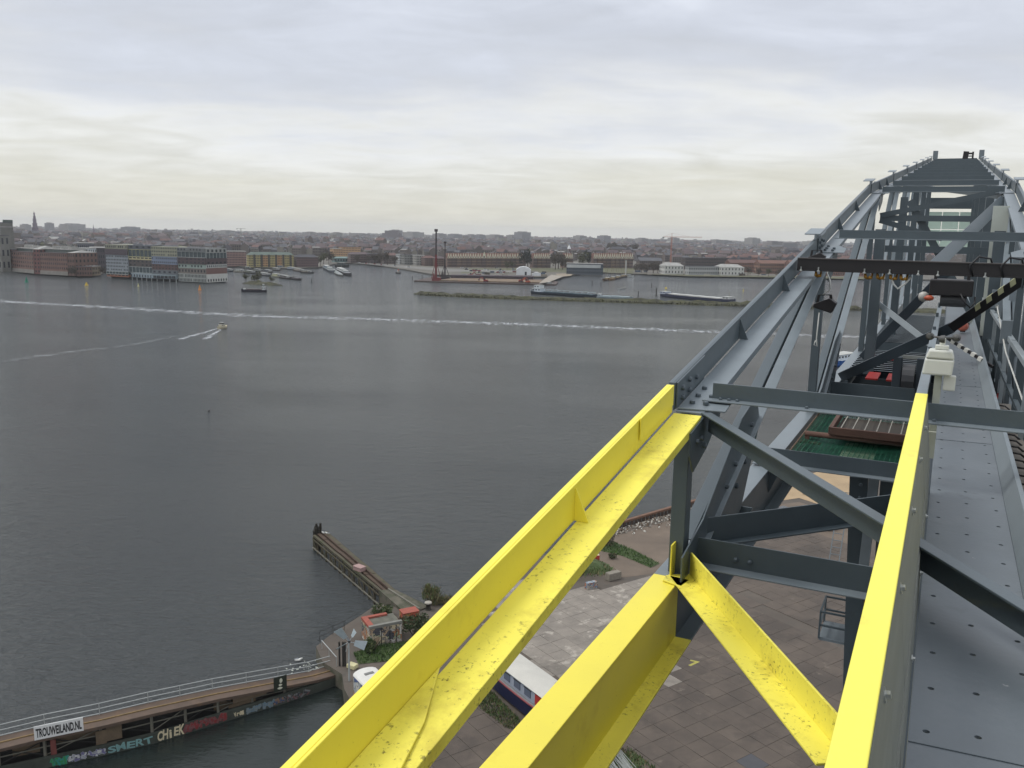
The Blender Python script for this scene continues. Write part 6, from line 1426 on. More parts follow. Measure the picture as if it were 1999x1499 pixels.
buoy(608.5, 552, '25252a', 'black pillar buoy near the moored ships', 3.2, 1.0, True); buoy(896, 552, 'b9713a', 'orange pole marker left on the pontoon edge', 2.6, .4, True); buoy(1026, 555, 'c28a3a', 'orange pole marker right on the pontoon edge', 2.6, .5, True); buoy(1300, 563, 'b5a23a', 'yellow buoy behind the blue barge', 1.2, 1.2); buoy(1451, 568, 'b5a23a', 'faint yellow buoy near the boom', 1.5, .7, True); buoy(1281, 577, '2b2a26', 'dark twin pile left of the blue barge', 5.5, 1.2, True)
for k, (x, y) in enumerate(((805, 548), (824, 545), (1156, 558), (1173, 560), (1246, 579), (1272, 562))):
    p = at(x, y, 0); t = thing('mooring_pile', ('dark pile at the left tip of the pontoon', 'pile beside the left end of the pontoon', 'thin pile behind the tanker wheelhouse', 'dark thin pile behind the tanker', 'short pile between the two barges', 'lone dark pile behind the gap of the barges')[k], 'pile', tuple(p), 0, 'mooring piles in the harbour')
    mb = MB(); mb.tube([(0, 0, -1), (0, 0, 4.5)], .35, 6); mb.build('shaft', RIGD, t); mb = MB(); mb.lathe((0, 0, 4.5), [(.4, 0), (.1, .4)], 6); mb.build('cap', ROOFS['pale'], t)
# ---- boats
def boat(name, label, cat, px0, py0, px1, py1, beam, fb, hull, cabins=(), deck='6b6a66', cargo=None, masts=(), group=None, rail=False):
    """hull from stern pixel to bow pixel on the water; cabins = (x0,x1,height,colour) as fractions of the length"""
    a, b = at(px0, py0, 0), at(px1, py1, 0); d = b - a; L_ = d.length; rz = math.atan2(d.y, d.x)
    t = thing(name, label, cat, tuple(a), rz, group); mb = MB(); sec = []; N_ = 12
    for k in range(N_ + 1):
        u = k / N_; w = beam / 2 * (min(1, .75 + u * 2.5) if u < .1 else 1) * (1 - max(0, (u - .78) / .22) ** 2 * .92); z = fb * (1 + .45 * max(0, (u - .7) / .3) ** 2 + .12 * max(0, (.15 - u) / .15))
        sec.append([Vector((L_ * u + (.4 * fb if k == N_ else 0), s * w * q, zz * z if zz > 0 else -.6)) for s, q, zz in ((-1, 1, 1), (-1, .92, .3), (-1, .6, -1), (1, .6, -1), (1, .92, .3), (1, 1, 1))])
    for k in range(N_):
        for j in range(5): mb.poly([sec[k][j], sec[k + 1][j], sec[k + 1][j + 1], sec[k][j + 1]])
    mb.poly(sec[0]); mb.poly(sec[-1][::-1]); mb.build('hull', fmat('hull_' + hull, hull), t)
    mb = MB()
    for k in range(N_): mb.poly([sec[k][0] - Vector((0, 0, .12)), sec[k + 1][0] - Vector((0, 0, .12)), sec[k + 1][5] - Vector((0, 0, .12)), sec[k][5] - Vector((0, 0, .12))])
    mb.build('deck', fmat('deck_' + deck, deck), t)
    for (x0, x1, h, c, *zb) in cabins:
        z0 = fb * .95 + (zb[0] if zb else 0); mb = MB(); mb.obox((L_ * x0, -beam * .36, z0), (L_ * (x1 - x0), 0, 0), (0, beam * .72, 0), (0, 0, h)); cb = mb.build('cabin', fmat('cab_' + c, c), t)
        mb = MB(); nw = max(2, int(L_ * (x1 - x0) / 2))
        for s in (-1, 1):
            for q in range(nw): mb.obox((L_ * (x0 + (x1 - x0) * (q + .25) / nw), s * beam * .36 - .05, z0 + h * .45), (L_ * (x1 - x0) / nw * .5, 0, 0), (0, .1, 0), (0, 0, h * .35))
        mb.build('cabin_windows', WIN, cb, kind='stuff')
        mb = MB(); mb.obox((L_ * x0 - .2, -beam * .38, z0 + h + .002), (L_ * (x1 - x0) + .4, 0, 0), (0, beam * .76, 0), (0, 0, .14)); mb.build('cabin_roof', fmat('cabroof', 'a8a9a5') if c != '6b6a66' else ROOFS['dark'], cb)
    if cargo:
        x0, x1, h, c = cargo; mb = MB(); n_ = max(2, int(L_ * (x1 - x0) / 6))
        for q in range(n_):
            mb = MB(); mb.obox((L_ * (x0 + (x1 - x0) * q / n_) + .1, -beam * .38, fb * .92), (L_ * (x1 - x0) / n_ - .2, 0, 0), (0, beam * .76, 0), (0, 0, h * (1 + .15 * (q % 2)))); mb.build('hatch_cover', fmat('cargo_' + c, c), t)
    for x, h in masts:
        mb = MB(); mb.tube([(L_ * x, 0, fb), (L_ * x, 0, fb + h)], [.18, .1], 6); mb.build('mast', fmat('mast', '77705f'), t)
    return t, L_
boat('motor_yacht', 'small cream motor boat trailing a V shaped wake', 'motor boat', 427, 642, 442, 640, 2.6, 1.0, 'a9a08a', ((.2, .62, 1.0, 'c0baa4'), (.3, .5, .8, '4a4640', 1.0)), 'b0a890')
boat('river_barge', 'dark hulled white cabined motor barge below the reed island', 'barge', 521, 570, 473, 570, 5, 1.7, '2c2a35', ((.06, .2, 2.2, 'c5c7c6'), (.1, .17, 1.8, '9fa6a3', 2.2), (.86, .95, .9, 'b9bbba')), '55504c', (.25, .82, .7, '554c4c'), ((.24, 3),))
t, L_ = boat('tanker_barge', 'long dark blue tanker barge with a white wheelhouse behind the breakwater', 'barge', 1041, 573, 1170, 582, 9.5, 2.0, '26303c', ((.02, .15, 2.4, 'b4bcc2'), (.05, .13, 2.4, 'c3c9cb', 2.5), (.0, .05, 1.6, '9aa2a8')), '46545b', (.2, .93, .7, '45555c'), ((.03, 6), (.55, 3)))
for q in range(8):
    mb = MB(); x = L_ * (.22 + q * .09); mb.tube([(x, -2, 2.6), (x, -2, 3.6), (x + 2, 1.5, 3.9), (x + 5, 1.5, 3.5)], .18, 5); mb.build('deck_pipe', fmat('pale_pipe', '93a0a3'), t)
boat('tanker_barge', 'grey blue barge moored ahead of the dark tanker', 'barge', 1166, 583, 1234, 586, 8, 1.7, '7c878c', ((.02, .1, 1.8, 'aab3b7'),), '8d9493', (.14, .92, .9, '8a969a'))
boat('cargo_barge', 'dark blue cargo barge moored right of the tanker', 'barge', 1430, 592, 1291, 579, 9, 2.6, '2a2f45', ((.02, .1, 1.8, 'b4b5b3'), (.9, .98, 1.8, '9fa7b5')), '5f6266', (.13, .86, .8, 'b2b2ae'), ((.05, 6), (.92, 4)))
boat('launch', 'small boat near the boat house', 'boat', 1062, 557, 1080, 556, 4, 1.2, '2f2c2c', ((.3, .7, 1.6, '8f9190'),))
boat('tug', 'small red and white tug on the inner harbour', 'tug', 782, 534, 773, 534, 4, 1.4, '3a3438', ((.3, .65, 2.0, 'b9b4ad'), (.38, .55, 1.6, 'a04a40', 2.0)))
hb = [(441, 530, 456, 531, '2d3138', '7d8288'), (458, 531, 480, 532, '8f8a7d', 'a8aaa3'), (478, 533, 500, 535, '34332f', '6f7368'), (497, 530, 513, 531, '3b3a38', '888b84'), (505, 537, 530, 540, '2b2d31', '9a9c9b'), (516, 532, 532, 533, '45413c', '5f6468'), (532, 540, 552, 542, '9a9984', 'b5b595'), (548, 543, 570, 546, '34302f', '5d5a58'),
      (567, 545, 588, 548, '2b292b', '4c4a4c'), (533, 528, 548, 529, '4a4640', '7a7d78'), (562, 526, 580, 528, '3a4048', '8b939b'), (575, 529, 595, 531, '42392f', '9a968c'), (588, 533, 612, 534, '2c2a2a', '8a867c'), (540, 524, 556, 524, '56606a', '77838f'), (478, 526, 492, 526, '3b3a38', '707470')]
hlab = ['dark houseboat nearest the white end of the apartment block', 'pale houseboat with a light cabin, second from the block', 'dark houseboat with a mossy cabin in front of the pink block', 'houseboat moored behind the front row', 'houseboat with many white fittings before the yellow block', 'grey houseboat in the second row', 'pale green houseboat in the front row', 'brown houseboat above the reed island', 'dark low barge at the right tip of the houseboat row', 'small houseboat behind the green one', 'blue grey houseboat under the yellow block', 'houseboat with a cream cabin by the brown block', 'dark houseboat at the end of the inner row', 'slate coloured houseboat close to the quay', 'small houseboat by the pink block corner']
for k, (x0, y0, x1, y1, c, cb) in enumerate(hb): boat('houseboat', hlab[k], 'houseboat', x0, y0, x1, y1, 5, 1.3, c, ((.12, .6, 2.0, cb), (.65, .8, 1.5, '8d8f8e')) if k != 8 else ((.1, .2, 1.6, cb),), '5a5853', None if k != 8 else (.25, .85, .8, '4a4748'), ((.7, 4),) if k % 3 == 0 else (), 'houseboats below the coloured blocks')
p = at(487, 527, .5)
boat('moored_ship', 'grey hulled ship moored at the end of the harbour', 'ship', 634, 524, 652, 534, 7, 2.4, '3d444c', ((.1, .35, 2.4, '7d8a92'), (.5, .62, 2.2, 'a9adab')), '6f7371', None, ((.45, 7),), 'ships moored by the green shed')
boat('moored_ship', 'long pale decked lighter moored between two ships', 'ship', 646, 527, 668, 541, 6, 1.6, '50514f', (), '8f938f', (.1, .9, .6, '8a8f8e'), (), 'ships moored by the green shed')
boat('moored_ship', 'black bowed ship with white deckhouse at the front of the group', 'ship', 660, 529, 685, 540, 7, 2.6, '25262b', ((.1, .45, 2.2, 'b5b8b7'), (.5, .65, 1.6, '9da1a2')), '77797a', None, ((.3, 6),), 'ships moored by the green shed')
boat('moored_ship', 'dark cluttered barge under the green shed', 'ship', 656, 521, 680, 522, 7, 2.6, '2f3230', ((.2, .7, 3.0, '3c4440'),), '4a4d4b', None, (), 'ships moored by the green shed')
for k, (x0, y0, x1, y1, h) in enumerate(((1189, 546, 1178, 549, 22), (1200, 545, 1189, 548, 26), (1210, 543, 1199, 546, 30), (1222, 541, 1208, 543, 20))):
    boat('sailing_ship', ('front sailing ship with a brown hull and two masts', 'second sailing ship in the cluster with bare masts', 'third sailing ship with the tallest masts', 'rear sailing ship close to the pier')[k], 'sailing ship', x0, y0, x1, y1, 5, 1.8, ('4a3a2c', '6e5433', '3a3029', '3f3b37')[k], ((.2, .45, 1.2, '8a7a5a'),), '7a6a4e', None, ((.35, h), (.65, h * .8)), 'sailing ships moored at the small pier')
pw = thing('pale_mast', 'slim pale column rising behind the sailing ships', 'column', tuple(at(1221, 541, 0))); mb = MB(); mb.tube([(0, 0, 0), (0, 0, top_z(at(1221, 541, 0), 1220, 508))], .8, 8); mb.build('shaft', fmat('pale_shaft', 'a9a8a2'), pw); mb = MB(); mb.box((0, 0, 0), (8, 5, 1.2)); mb.build('float', fmat('pale_shaft', 'a9a8a2'), pw)
boat('launch', 'white motor launch beside the sailing ships', 'boat', 1218, 541, 1236, 541, 4.5, 1.4, 'aeb2b1', ((.3, .7, 1.5, '969b9a'),)); boat('launch', 'small boat in the gap behind the tanker', 'boat', 1208, 565, 1220, 563, 3, .7, '8f9290', ())
# boat and quay seen through the lower boom
bt = boat('blue_launch', 'blue and white ferry seen between the boom posts', 'ferry', 1617, 716, 1668, 708, 7, 2.4, '1c4f8f', ((.1, .8, 2.0, 'c3cad0'),), 'b9bfc2')
# ---- tower cranes, jib crane, church towers
def tower_crane(px, pb, pt, jx0, jx1, pj, c, lab, w=1.6):
    p = base_at(px, pb); h = top_z(p, px, pt) - LZ; hj = top_z(p, px, pj) - LZ; t = thing('tower_crane', lab, 'tower crane', tuple(p)); m_ = fmat('crane_' + c, c); k_ = math.hypot(p.x, p.y) / FPX
    mb = MB()
    for sx in (-1, 1):
        for sy in (-1, 1): mb.bar((sx * w / 2, sy * w / 2, 0), (sx * w / 2, sy * w / 2, hj), .35, .35)
    n_ = int(hj / 2.4)
    for q in range(n_):
        for s in (-1, 1): mb.bar((-w / 2 * (1 if q % 2 else -1), s * w / 2, q * 2.4), (w / 2 * (1 if q % 2 else -1), s * w / 2, (q + 1) * 2.4), .22, .22)
    mb.build('mast', m_, t)
    mb = MB(); x0, x1 = (jx0 - px) * k_, (jx1 - px) * k_
    for z, y in ((0, -.6), (0, .6), (1.4, 0)): mb.bar((x0, y, hj + z), (x1, y, hj + z), .3, .3)
    for q in range(24): mb.bar((x0 + (x1 - x0) * q / 24, -.6, hj), (x0 + (x1 - x0) * (q + 1) / 24, 0, hj + 1.4), .18, .18)
    mb.build('jib', m_, t); mb = MB(); mb.box((x0 if abs(x0) < abs(x1) else x1, 0, hj - 1.6), (3, 1.6, 2)); mb.build('counterweight', fmat('counterweight', '6f6c68'), t)
    mb = MB(); mb.bar((0, 0, hj), (0, 0, h), .5, .5); mb.bar((0, 0, h), (x1 * .6, 0, hj + 1.4), .15, .15); mb.bar((0, 0, h), (x0 * .8, 0, hj + 1.4), .15, .15); mb.build('apex', m_, t)
tower_crane(1309, 514, 455, 1293, 1366, 463, 'a0604a', 'orange red tower crane behind the white warehouses')
tower_crane(471, 477, 445, 464, 480, 446.5, '8b8a80', 'faint grey tower crane on the skyline above the yellow block', 3)
p = base_at(1118, 521); jc = thing('jib_crane', 'dark leaning crane jib capped in white behind the boat house', 'crane', tuple(p)); h = top_z(p, 1110, 477) - LZ; x_ = -8 * math.hypot(p.x, p.y) / FPX
mb = MB(); mb.bar((2, 0, 0), (x_ + .5, 0, h * .8), 1.2, 1.2); mb.build('jib', fmat('jib_maroon', '4d3638'), jc)
mb = MB(); mb.lathe((x_, 0, h * .8), [(2.6, 0), (2.2, h * .06), (.5, h * .15), (.1, h * .2)], 10); mb.build('cap', TNT, jc)
mb = MB(); mb.box((2, 0, 0), (5, 4, 3)); mb.build('cab', RIGD, jc)
# bell tower with crown
p = base_at(70.5, 472); ws = math.hypot(p.x, p.y) / FPX; H_ = top_z(p, 70.5, 411) - LZ; wt_ = thing('church_tower', 'tall slender church tower with stepped crown on the skyline', 'church tower', tuple(p), .3)
STN = mat('far_plum_stone', '6f6570', .9, .15, .05)
for nm, z0, z1, w in (('tower_base', 0, .46, 8.2), ('tower_stage', .46, .60, 6.2), ('tower_stage', .60, .74, 4.6)):
    mb = MB(); mb.box((0, 0, H_ * z0 + .01), (w * ws, w * ws, H_ * (z1 - z0) - .02)); mb.build(nm, STN, wt_)
    mb = MB(); mb.box((0, 0, H_ * z1 - 1.2), (w * ws * 1.08, w * ws * 1.08, 1.1)); mb.build('cornice', STN, wt_)
mb = MB(); mb.lathe((0, 0, H_ * .74), [(1.9 * ws, 0), (1.8 * ws, H_ * .07), (2.1 * ws, H_ * .075), (1.2 * ws, H_ * .10), (1.1 * ws, H_ * .14), (1.5 * ws, H_ * .165), (.7 * ws, H_ * .20), (.12 * ws, H_ * .22), (.1 * ws, H_ * .26)], 10); mb.build('crown', STN, wt_)
mb = MB(); mb.box((0, 0, 0), (24 * ws, 12 * ws, H_ * .16)); mb.build('nave', fmat('nave_brown', '59504f'), wt_); mb = MB(); mb.slab([(-12 * ws, -6.2 * ws, H_ * .161), (-12 * ws, 6.2 * ws, H_ * .161), (-12 * ws, 0, H_ * .26)], (24 * ws, 0, 0)); mb.build('nave_roof', ROOFS['grey'], wt_)
for px, pb, pt, w, lab in ((183.5, 462, 437, 2.2, 'thin spire on the skyline right of the church tower'), (747, 470, 449, 0, ''), (1456, 480, 465, 2.6, 'small spire on the skyline left of the boom')):
    if not w: continue
    p = base_at(px, pb); k_ = math.hypot(p.x, p.y) / FPX; h = top_z(p, px, pt) - LZ; t = thing('church_spire', lab, 'church spire', tuple(p))
    mb = MB(); mb.box((0, 0, 0), (w * k_, w * k_, h * .5)); mb.build('tower', STN, t); mb = MB(); mb.lathe((0, 0, h * .5), [(w * k_ * .6, 0), (.1, h * .5)], 8); mb.build('spire', STN, t)
# ---- skyline slabs and towers
sky = [(50, 62, 437, 456), (97, 107, 434, 456), (133, 152, 439, 456), (143, 168, 436, 455), (255, 275, 442, 458), (440, 459, 449, 463), (605, 617, 452, 466), (628, 640, 454, 467), (656, 669, 453, 469), (700, 722, 455, 468), (772, 786, 448, 468), (806, 828, 452, 469), (857, 872, 455, 471), (887, 902, 456, 471), (904, 917, 460, 471), (919, 930, 457, 471), (936, 948, 457, 472), (965, 983, 457.5, 473), (999, 1011, 458, 473), (1019, 1036, 451.5, 474), (1131, 1145, 459, 477), (1150, 1161, 463, 477), (1178, 1192, 459, 478), (1222, 1233, 466, 479), (1252, 1265, 464, 480), (1272, 1288, 467, 480), (1314, 1326, 463, 481), (1397, 1408, 467, 483), (1412, 1428, 468, 483), (1468, 1483, 463.5, 484), (1505, 1527, 470, 493), (1528, 1556, 473, 492), (1590, 1612, 470, 486)]
FARW = [mat('skyline_' + c, c, .9, .1, .05) for c in ('85807f', '77767a', '8d8a87')]
for k, (x0, x1, pt, pb) in enumerate(sky):
    zone = [('left of the faint grey tower crane', 0, 465), ('between the faint crane and the piling mast', 465, 851), ('between the piling mast and the broadest tower', 851, 1018), ('', 1018, 1030), ('between the broadest tower and the red tower crane', 1030, 1305), ('between the red tower crane and the boom', 1305, 2000)]
    for zn, z0, z1 in zone:
        if z0 <= x0 < z1: lab = ORD[sum(1 for q in sky if z0 <= q[0] < x0)] + ' skyline block ' + zn
    if k == 19: lab = 'broad grey tower block standing tallest on the skyline'
    a, b = base_at(x0, pb), base_at(x1, pb); L_ = (b - a).length; h = top_z(a, x0, pt) - LZ; t = thing('tower_block', lab, 'tower block', (a.x, a.y, LZ), math.atan2((b - a).y, (b - a).x), 'tower blocks on the skyline')
    mb = MB(); mb.obox((0, 0, 0), (L_, 0, 0), (0, L_ * .5, 0), (0, 0, h * .93)); mb.build('wall', FARW[k % 3], t)
    mb = MB(); mb.obox((L_ * .2, L_ * .1, h * .93 + .01), (L_ * .55, 0, 0), (0, L_ * .3, 0), (0, 0, h * .07)); mb.build('roof_house', FARW[(k + 1) % 3], t)
    mb = MB(); nf = 8
    for f in range(nf): mb.obox((L_ * .05, -.3, h * .93 * (f + .3) / nf), (L_ * .9, 0, 0), (0, .2, 0), (0, 0, h * .93 / nf * .4))
    mb.build('window_bands', mat('skyline_window', '5d6066', .5, .1), t, kind='stuff')
p = base_at(735.5, 470); b = base_at(765, 470); L_ = (b - p).length; h = top_z(p, 740, 449.5) - LZ; t = thing('stepped_block', 'dark stepped pyramid shaped block on the skyline', 'building', tuple(p)); 
for q in range(4): mb = MB(); mb.obox((L_ * .09 * q, q * 3, h * q / 4 + .01), (L_ * (1 - .18 * q), 0, 0), (0, L_ * .5, 0), (0, 0, h / 4 - .02)); mb.build('storey_block', mat('skyline_plum', '5f575b', .9, .15, .05), t)

LOTS = []; LOTN = {}
# ---- trees of the far bank
def where(x, pb):
    z = [(110, 'near the church tower'), (215, 'behind the granary'), (300, 'behind the left of the water block'), (380, 'behind the middle of the water block'), (441, 'behind the white end of the water block'), (485, 'above the pink block'), (530, 'above the left of the yellow block'), (578, 'above the right of the yellow block'), (650, 'above the harbour trees'), (705, 'around the peach flats'), (790, 'above the dock road'), (851, 'left of the piling mast'), (900, 'right of the piling mast'), (925, 'behind the left end of the gabled row'), (955, 'behind the middle of the gabled row'), (985, 'behind the right of the gabled row'), (1030, 'behind the big dark tree'), (1100, 'above the white tent'), (1180, 'above the boat house'), (1245, 'above the sailing ships'), (1300, 'left of the red tower crane'), (1345, 'above the left white warehouse'), (1425, 'above the dark brick building'), (1460, 'left of the small spire'), (1500, 'above the right embankment'), (1530, 'above the orange terrace'), (1560, 'just left of the boom'), (1590, 'behind the end of the black beam'), (1630, 'seen between the boom chords'), (9999, 'seen through the boom posts')]
    d_ = pb - (462 + (x - 900) * .0195)
    return next(n for q, n in z if x < q) + (', front row' if d_ > 40 else ', second row' if d_ > 35 else ', third row' if d_ > 30 else ', middle rows' if d_ > 24 else ', back rows' if d_ > 18 else ', far rows')
LV = {'brown': mat('crown_brown', '4c443a', .95, .3, .4), 'olive': mat('crown_olive', '4b4c35', .95, .3, .4), 'dark': mat('crown_dark', '2f342e', .95, .3, .4)}
BARK = mat('far_bark', '463d35', .9, .2, 1)
def crown_mesh(seed, slim, n=420):
    rnd = random.Random(seed); mb = MB(); lobes = [(rnd.uniform(-.25, .25), rnd.uniform(-.25, .25), rnd.uniform(.42, .8), rnd.uniform(.14, .24)) for _ in range(9)]
    for k in range(n):
        lx, ly, lz, lr = rnd.choice(lobes); v = Vector((rnd.gauss(0, 1), rnd.gauss(0, 1), rnd.gauss(0, 1))).normalized() * lr * rnd.uniform(.6, 1.1)
        c = Vector(((lx + v.x) * slim, (ly + v.y) * slim, lz + v.z)); a = Vector((rnd.gauss(0, 1), rnd.gauss(0, 1), rnd.gauss(0, 1))).normalized() * rnd.uniform(.025, .06); b = a.cross(Vector((rnd.gauss(0, 1), rnd.gauss(0, 1), .2))).normalized() * rnd.uniform(.02, .05)
        mb.poly([c - a, c - b, c + a, c + b])
    return mb
mbt = MB(); mbt.tube([(0, 0, -.02), (.01, 0, .3), (0, .01, .6)], [.03, .022, .008], 6)
for a in range(5): mbt.tube([(0, 0, .3), (math.cos(a * 1.3) * .15, math.sin(a * 1.3) * .15, .55), (math.cos(a * 1.3) * .22, math.sin(a * 1.3) * .22, .72)], [.015, .008, .003], 5)
trunk_me = mbt.mesh('trunk', BARK)
crowns = {}
for kind in LV:
    for sl in (0, 1):
        for s in range(3): crowns[kind, sl, s] = crown_mesh(hash(kind) % 97 + s * 7 + sl if False else {'brown': 11, 'olive': 23, 'dark': 37}[kind] + s * 7 + sl, (1.0, .5)[sl]).mesh('crown', LV[kind])
def tree(px, pb, ptop, kind, slim=0, label=None, group='trees on the far bank'):
    p = base_at(px, pb); h = top_z(p, px, ptop) - LZ; lab = label or {'brown': 'brownish budding tree', 'olive': 'olive green tree', 'dark': 'dark bushy tree'}[kind] + ' ' + where(px, pb)
    t = thing('tree', lab, 'tree', (p.x, p.y, LZ), random.uniform(0, 6.28), group); t.scale = (h, h, h)
    link('trunk', trunk_me, t); link('crown', crowns[kind, slim, random.randrange(3)], t); return t
tree(1030, 524, 483, 'dark', 1, 'big dark tree left of the gap in the gabled row'); tree(1025, 524, 490, 'dark', 0, 'dark tree beside the big one in the gabled row'); tree(1147, 524, 484, 'dark', 1, 'tall dark tree above the boat house'); tree(1136, 525, 492, 'olive', 0, 'olive tree left of the tall one above the boat house'); tree(1090, 525, 490, 'brown', 0, 'brown tree between the gabled groups'); tree(1084, 526, 494, 'brown', 0); tree(1098, 526, 496, 'brown', 0)
for x, pb, pt, k, s in ((632, 516, 490, 'olive', 0), (642, 515, 486, 'brown', 0), (626, 519, 497, 'olive', 0), (620, 520, 500, 'brown', 0), (646, 514, 492, 'olive', 0), (720, 516, 497, 'brown', 0), (732, 516, 494, 'brown', 0), (742, 517, 492, 'brown', 0), (756, 517, 490, 'brown', 0), (698, 514, 496, 'brown', 0), (770, 518, 498, 'brown', 0), (1000, 525, 508, 'olive', 0), (990, 526, 510, 'olive', 0), (1252, 532, 512, 'brown', 0), (1262, 533, 514, 'brown', 0), (1275, 533, 508, 'brown', 0), (1284, 533, 513, 'brown', 0), (1240, 532, 514, 'brown', 0), (1460, 538, 520, 'brown', 0), (1480, 539, 522, 'brown', 0), (1500, 540, 523, 'olive', 0), (1520, 541, 524, 'brown', 0), (140, 538.5, 520, 'brown', 0), (146, 539, 518, 'brown', 0), (200, 537, 520, 'brown', 0)):
    tree(x, pb, pt, k, s)
for k in range(14): tree(1188 + k * 4.1, 497 + (k % 2), 474 + random.uniform(-2, 4), 'brown', 1, ORD[k] + ' bare poplar from the left in the row behind the sailing ships', 'poplars behind the sailing ships')
for k in range(46): x = random.uniform(455, 1500); pb = random.uniform(486, 503) + (x - 900) * .008; tree(x, pb, pb - random.uniform(8, 14), random.choice(['brown', 'brown', 'olive', 'dark']))
for k in range(26): x = random.uniform(890, 985); pb = random.uniform(488, 496); tree(x, pb, pb - random.uniform(8, 13), random.choice(['olive', 'brown', 'brown']))
for x, y, hh in ((480, 551, 10), (497, 552, 9), (502, 552, 12), (531, 554, 8)):
    p = at(x, y, 1.0); t = thing('tree', 'small tree growing on the reed island', 'tree', tuple(p), x, 'trees on the reed island'); t.scale = (hh * .8,) * 3; link('trunk', trunk_me, t); link('crown', crowns['olive', 0, int(x) % 3], t)
# ---- stacks, containers and huts lying about the building lots
for k in range(40):
    x = random.uniform(885, 1075) if k < 26 else random.uniform(1240, 1500); pb = random.uniform(531, 540) if k < 26 else random.uniform(530, 537) + (x - 1240) * .012; p = base_at(x, pb)
    if any((p - Vector((q.x, q.y, LZ))).length < 9 for q in LOTS): continue
    LOTS.append(p); c = ('6b3a34', '5a6068', '8a8478', '4f4a42', 'a09c90', '3f5366')[k % 6]; n_ = LOTN.get((k < 26, c), 0); LOTN[k < 26, c] = n_ + 1
    t = thing('site_container', ORD[n_] + ' ' + ('dull red', 'blue grey', 'stone coloured', 'dark brown', 'pale', 'blue')[k % 6] + ' site box ' + ('on the lot behind the pontoon' if k < 26 else 'on the right embankment'), 'container', tuple(p), random.uniform(-.4, .4), 'site boxes on the far lots')
    mb = MB(); mb.box((0, 0, .05), (random.uniform(3, 7), 2.4, random.uniform(1.2, 2.6))); mb.build('box_body', fmat('site_' + c, c), t)
# ---- scrub on the breakwater
sc = MB(); rnd = random.Random(33)
for k in range(1500):
    x = rnd.uniform(818, 1700); y = 575.5 + (x - 820) * .0335 + rnd.uniform(-2.2, 1.6); p = at(x, y, 1.0); hh_ = rnd.choice((.6, .8, 1.0, 1.0, 1.8)) * rnd.uniform(.7, 1.3)
    for q in range(4):
        a = rnd.uniform(0, 6.28); hh_ *= .45; w_ = hh_ * .9; sc.poly([(p.x + math.cos(a) * w_, p.y + math.sin(a) * w_, .8), (p.x - math.cos(a) * w_, p.y - math.sin(a) * w_, .8), (p.x + rnd.uniform(-.5, .5), p.y, 1.2 + hh_ * 1.1)], q % 2)
sc.build('breakwater_scrub', [mat('scrub_olive', '42432f', .95, .3, .4), mat('scrub_brown', '4a4334', .95, .3, .4)], kind='stuff')
# ---- cars and vans on the lots (small, far)
CARM = MB(); CARM.box((0, 0, .3), (4.4, 1.8, .7)); CARM.slab([(-1.5, -.8, 1.0), (1.2, -.8, 1.0), (.7, -.8, 1.5), (-1.2, -.8, 1.5)], (0, 1.6, 0), 1); CARM.box((0, 0, 0), (3.6, 1.6, .299), 0, 2)
car_mes = [CARM.mesh('parked_car', [fmat('car_' + c, c), WIN, RIGD]) for c in ('c3c4c4', '3a3d42', '8d2f2c', '9aa0a5')]
cars_ = sorted([(random.uniform(885, 1005), 0, k % 4) for k in range(22)] + [(random.uniform(690, 800), 1, k % 4) for k in range(12)])
cnt_ = {}
for x, lot, q in cars_:
    pb = random.uniform(523, 533) if lot == 0 else 512.5 + (x - 690) * .085; p = base_at(x, pb); n_ = cnt_.get((lot, q), 0); cnt_[lot, q] = n_ + 1
    o = link('parked_car', car_mes[q], None, (p.x, p.y, LZ + .06), random.uniform(0, 3)); tag(o, ORD[n_] + ' ' + ('white car', 'dark car', 'red car', 'silver car')[q] + ' from the left ' + ('on the lot below the gabled row', 'on the dock road')[lot], 'car', 'cars on the far bank')

# ---- the dense city behind: the nearest houses one by one, the rest as one mass
WALLS = [fmat('city_wall_' + c, c) for c in ('625a55', '57555a', '7c786f', '68605a')]
RF = [ROOFS[k] for k in ('grey', 'red', 'dark', 'pale', 'brown', 'grey', 'dark', 'brown')]
def house_geo(mb, L_, D_, h, rh, wm, rm, org=(0, 0, 0), rz=0.0, win=None):
    M_ = Matrix.Translation(org) @ Matrix.Rotation(rz, 4, 'Z'); T = lambda x, y, z: M_ @ Vector((x, y, z))
    a, b = L_ / 2, D_ / 2
    B_ = [T(-a, -b, 0), T(a, -b, 0), T(a, b, 0), T(-a, b, 0)]; U_ = [T(-a, -b, h), T(a, -b, h), T(a, b, h), T(-a, b, h)]; r0, r1 = T(-a, 0, h + rh), T(a, 0, h + rh)
    for k in range(4): mb.poly([B_[k], B_[(k + 1) % 4], U_[(k + 1) % 4], U_[k]], wm)
    mb.poly([U_[0], U_[1], r1, r0], rm); mb.poly([U_[2], U_[3], r0, r1], rm); mb.poly([U_[1], U_[2], r1], wm); mb.poly([U_[3], U_[0], r0], wm)
    if win is not None:
        for f in range(3):
            for q in range(5):
                for s in (-1, 1):
                    x = -a + L_ * (q + .28) / 5; z = h * (.1 + f * .3); y = s * (b + .05); pts = [T(x, y, z), T(x + L_ * .09, y, z), T(x + L_ * .09, y, z + h * .18), T(x, y, z + h * .18)]
                    mb.poly(pts if s < 0 else pts[::-1], win)
hm = []
for q in range(8):
    mb = MB(); house_geo(mb, (12, 16, 10, 13, 18, 11, 12, 20)[q], (10, 11, 9, 12, 12, 9, 10, 12)[q], (11, 12, 9, 13, 14, 10, 12, 12)[q], (4, 4, 3.5, .8, 4, 4, .8, 4)[q], 0, 1, win=2)
    hm.append(mb.mesh('city_house', [WALLS[q % 4], RF[q], WIN]))
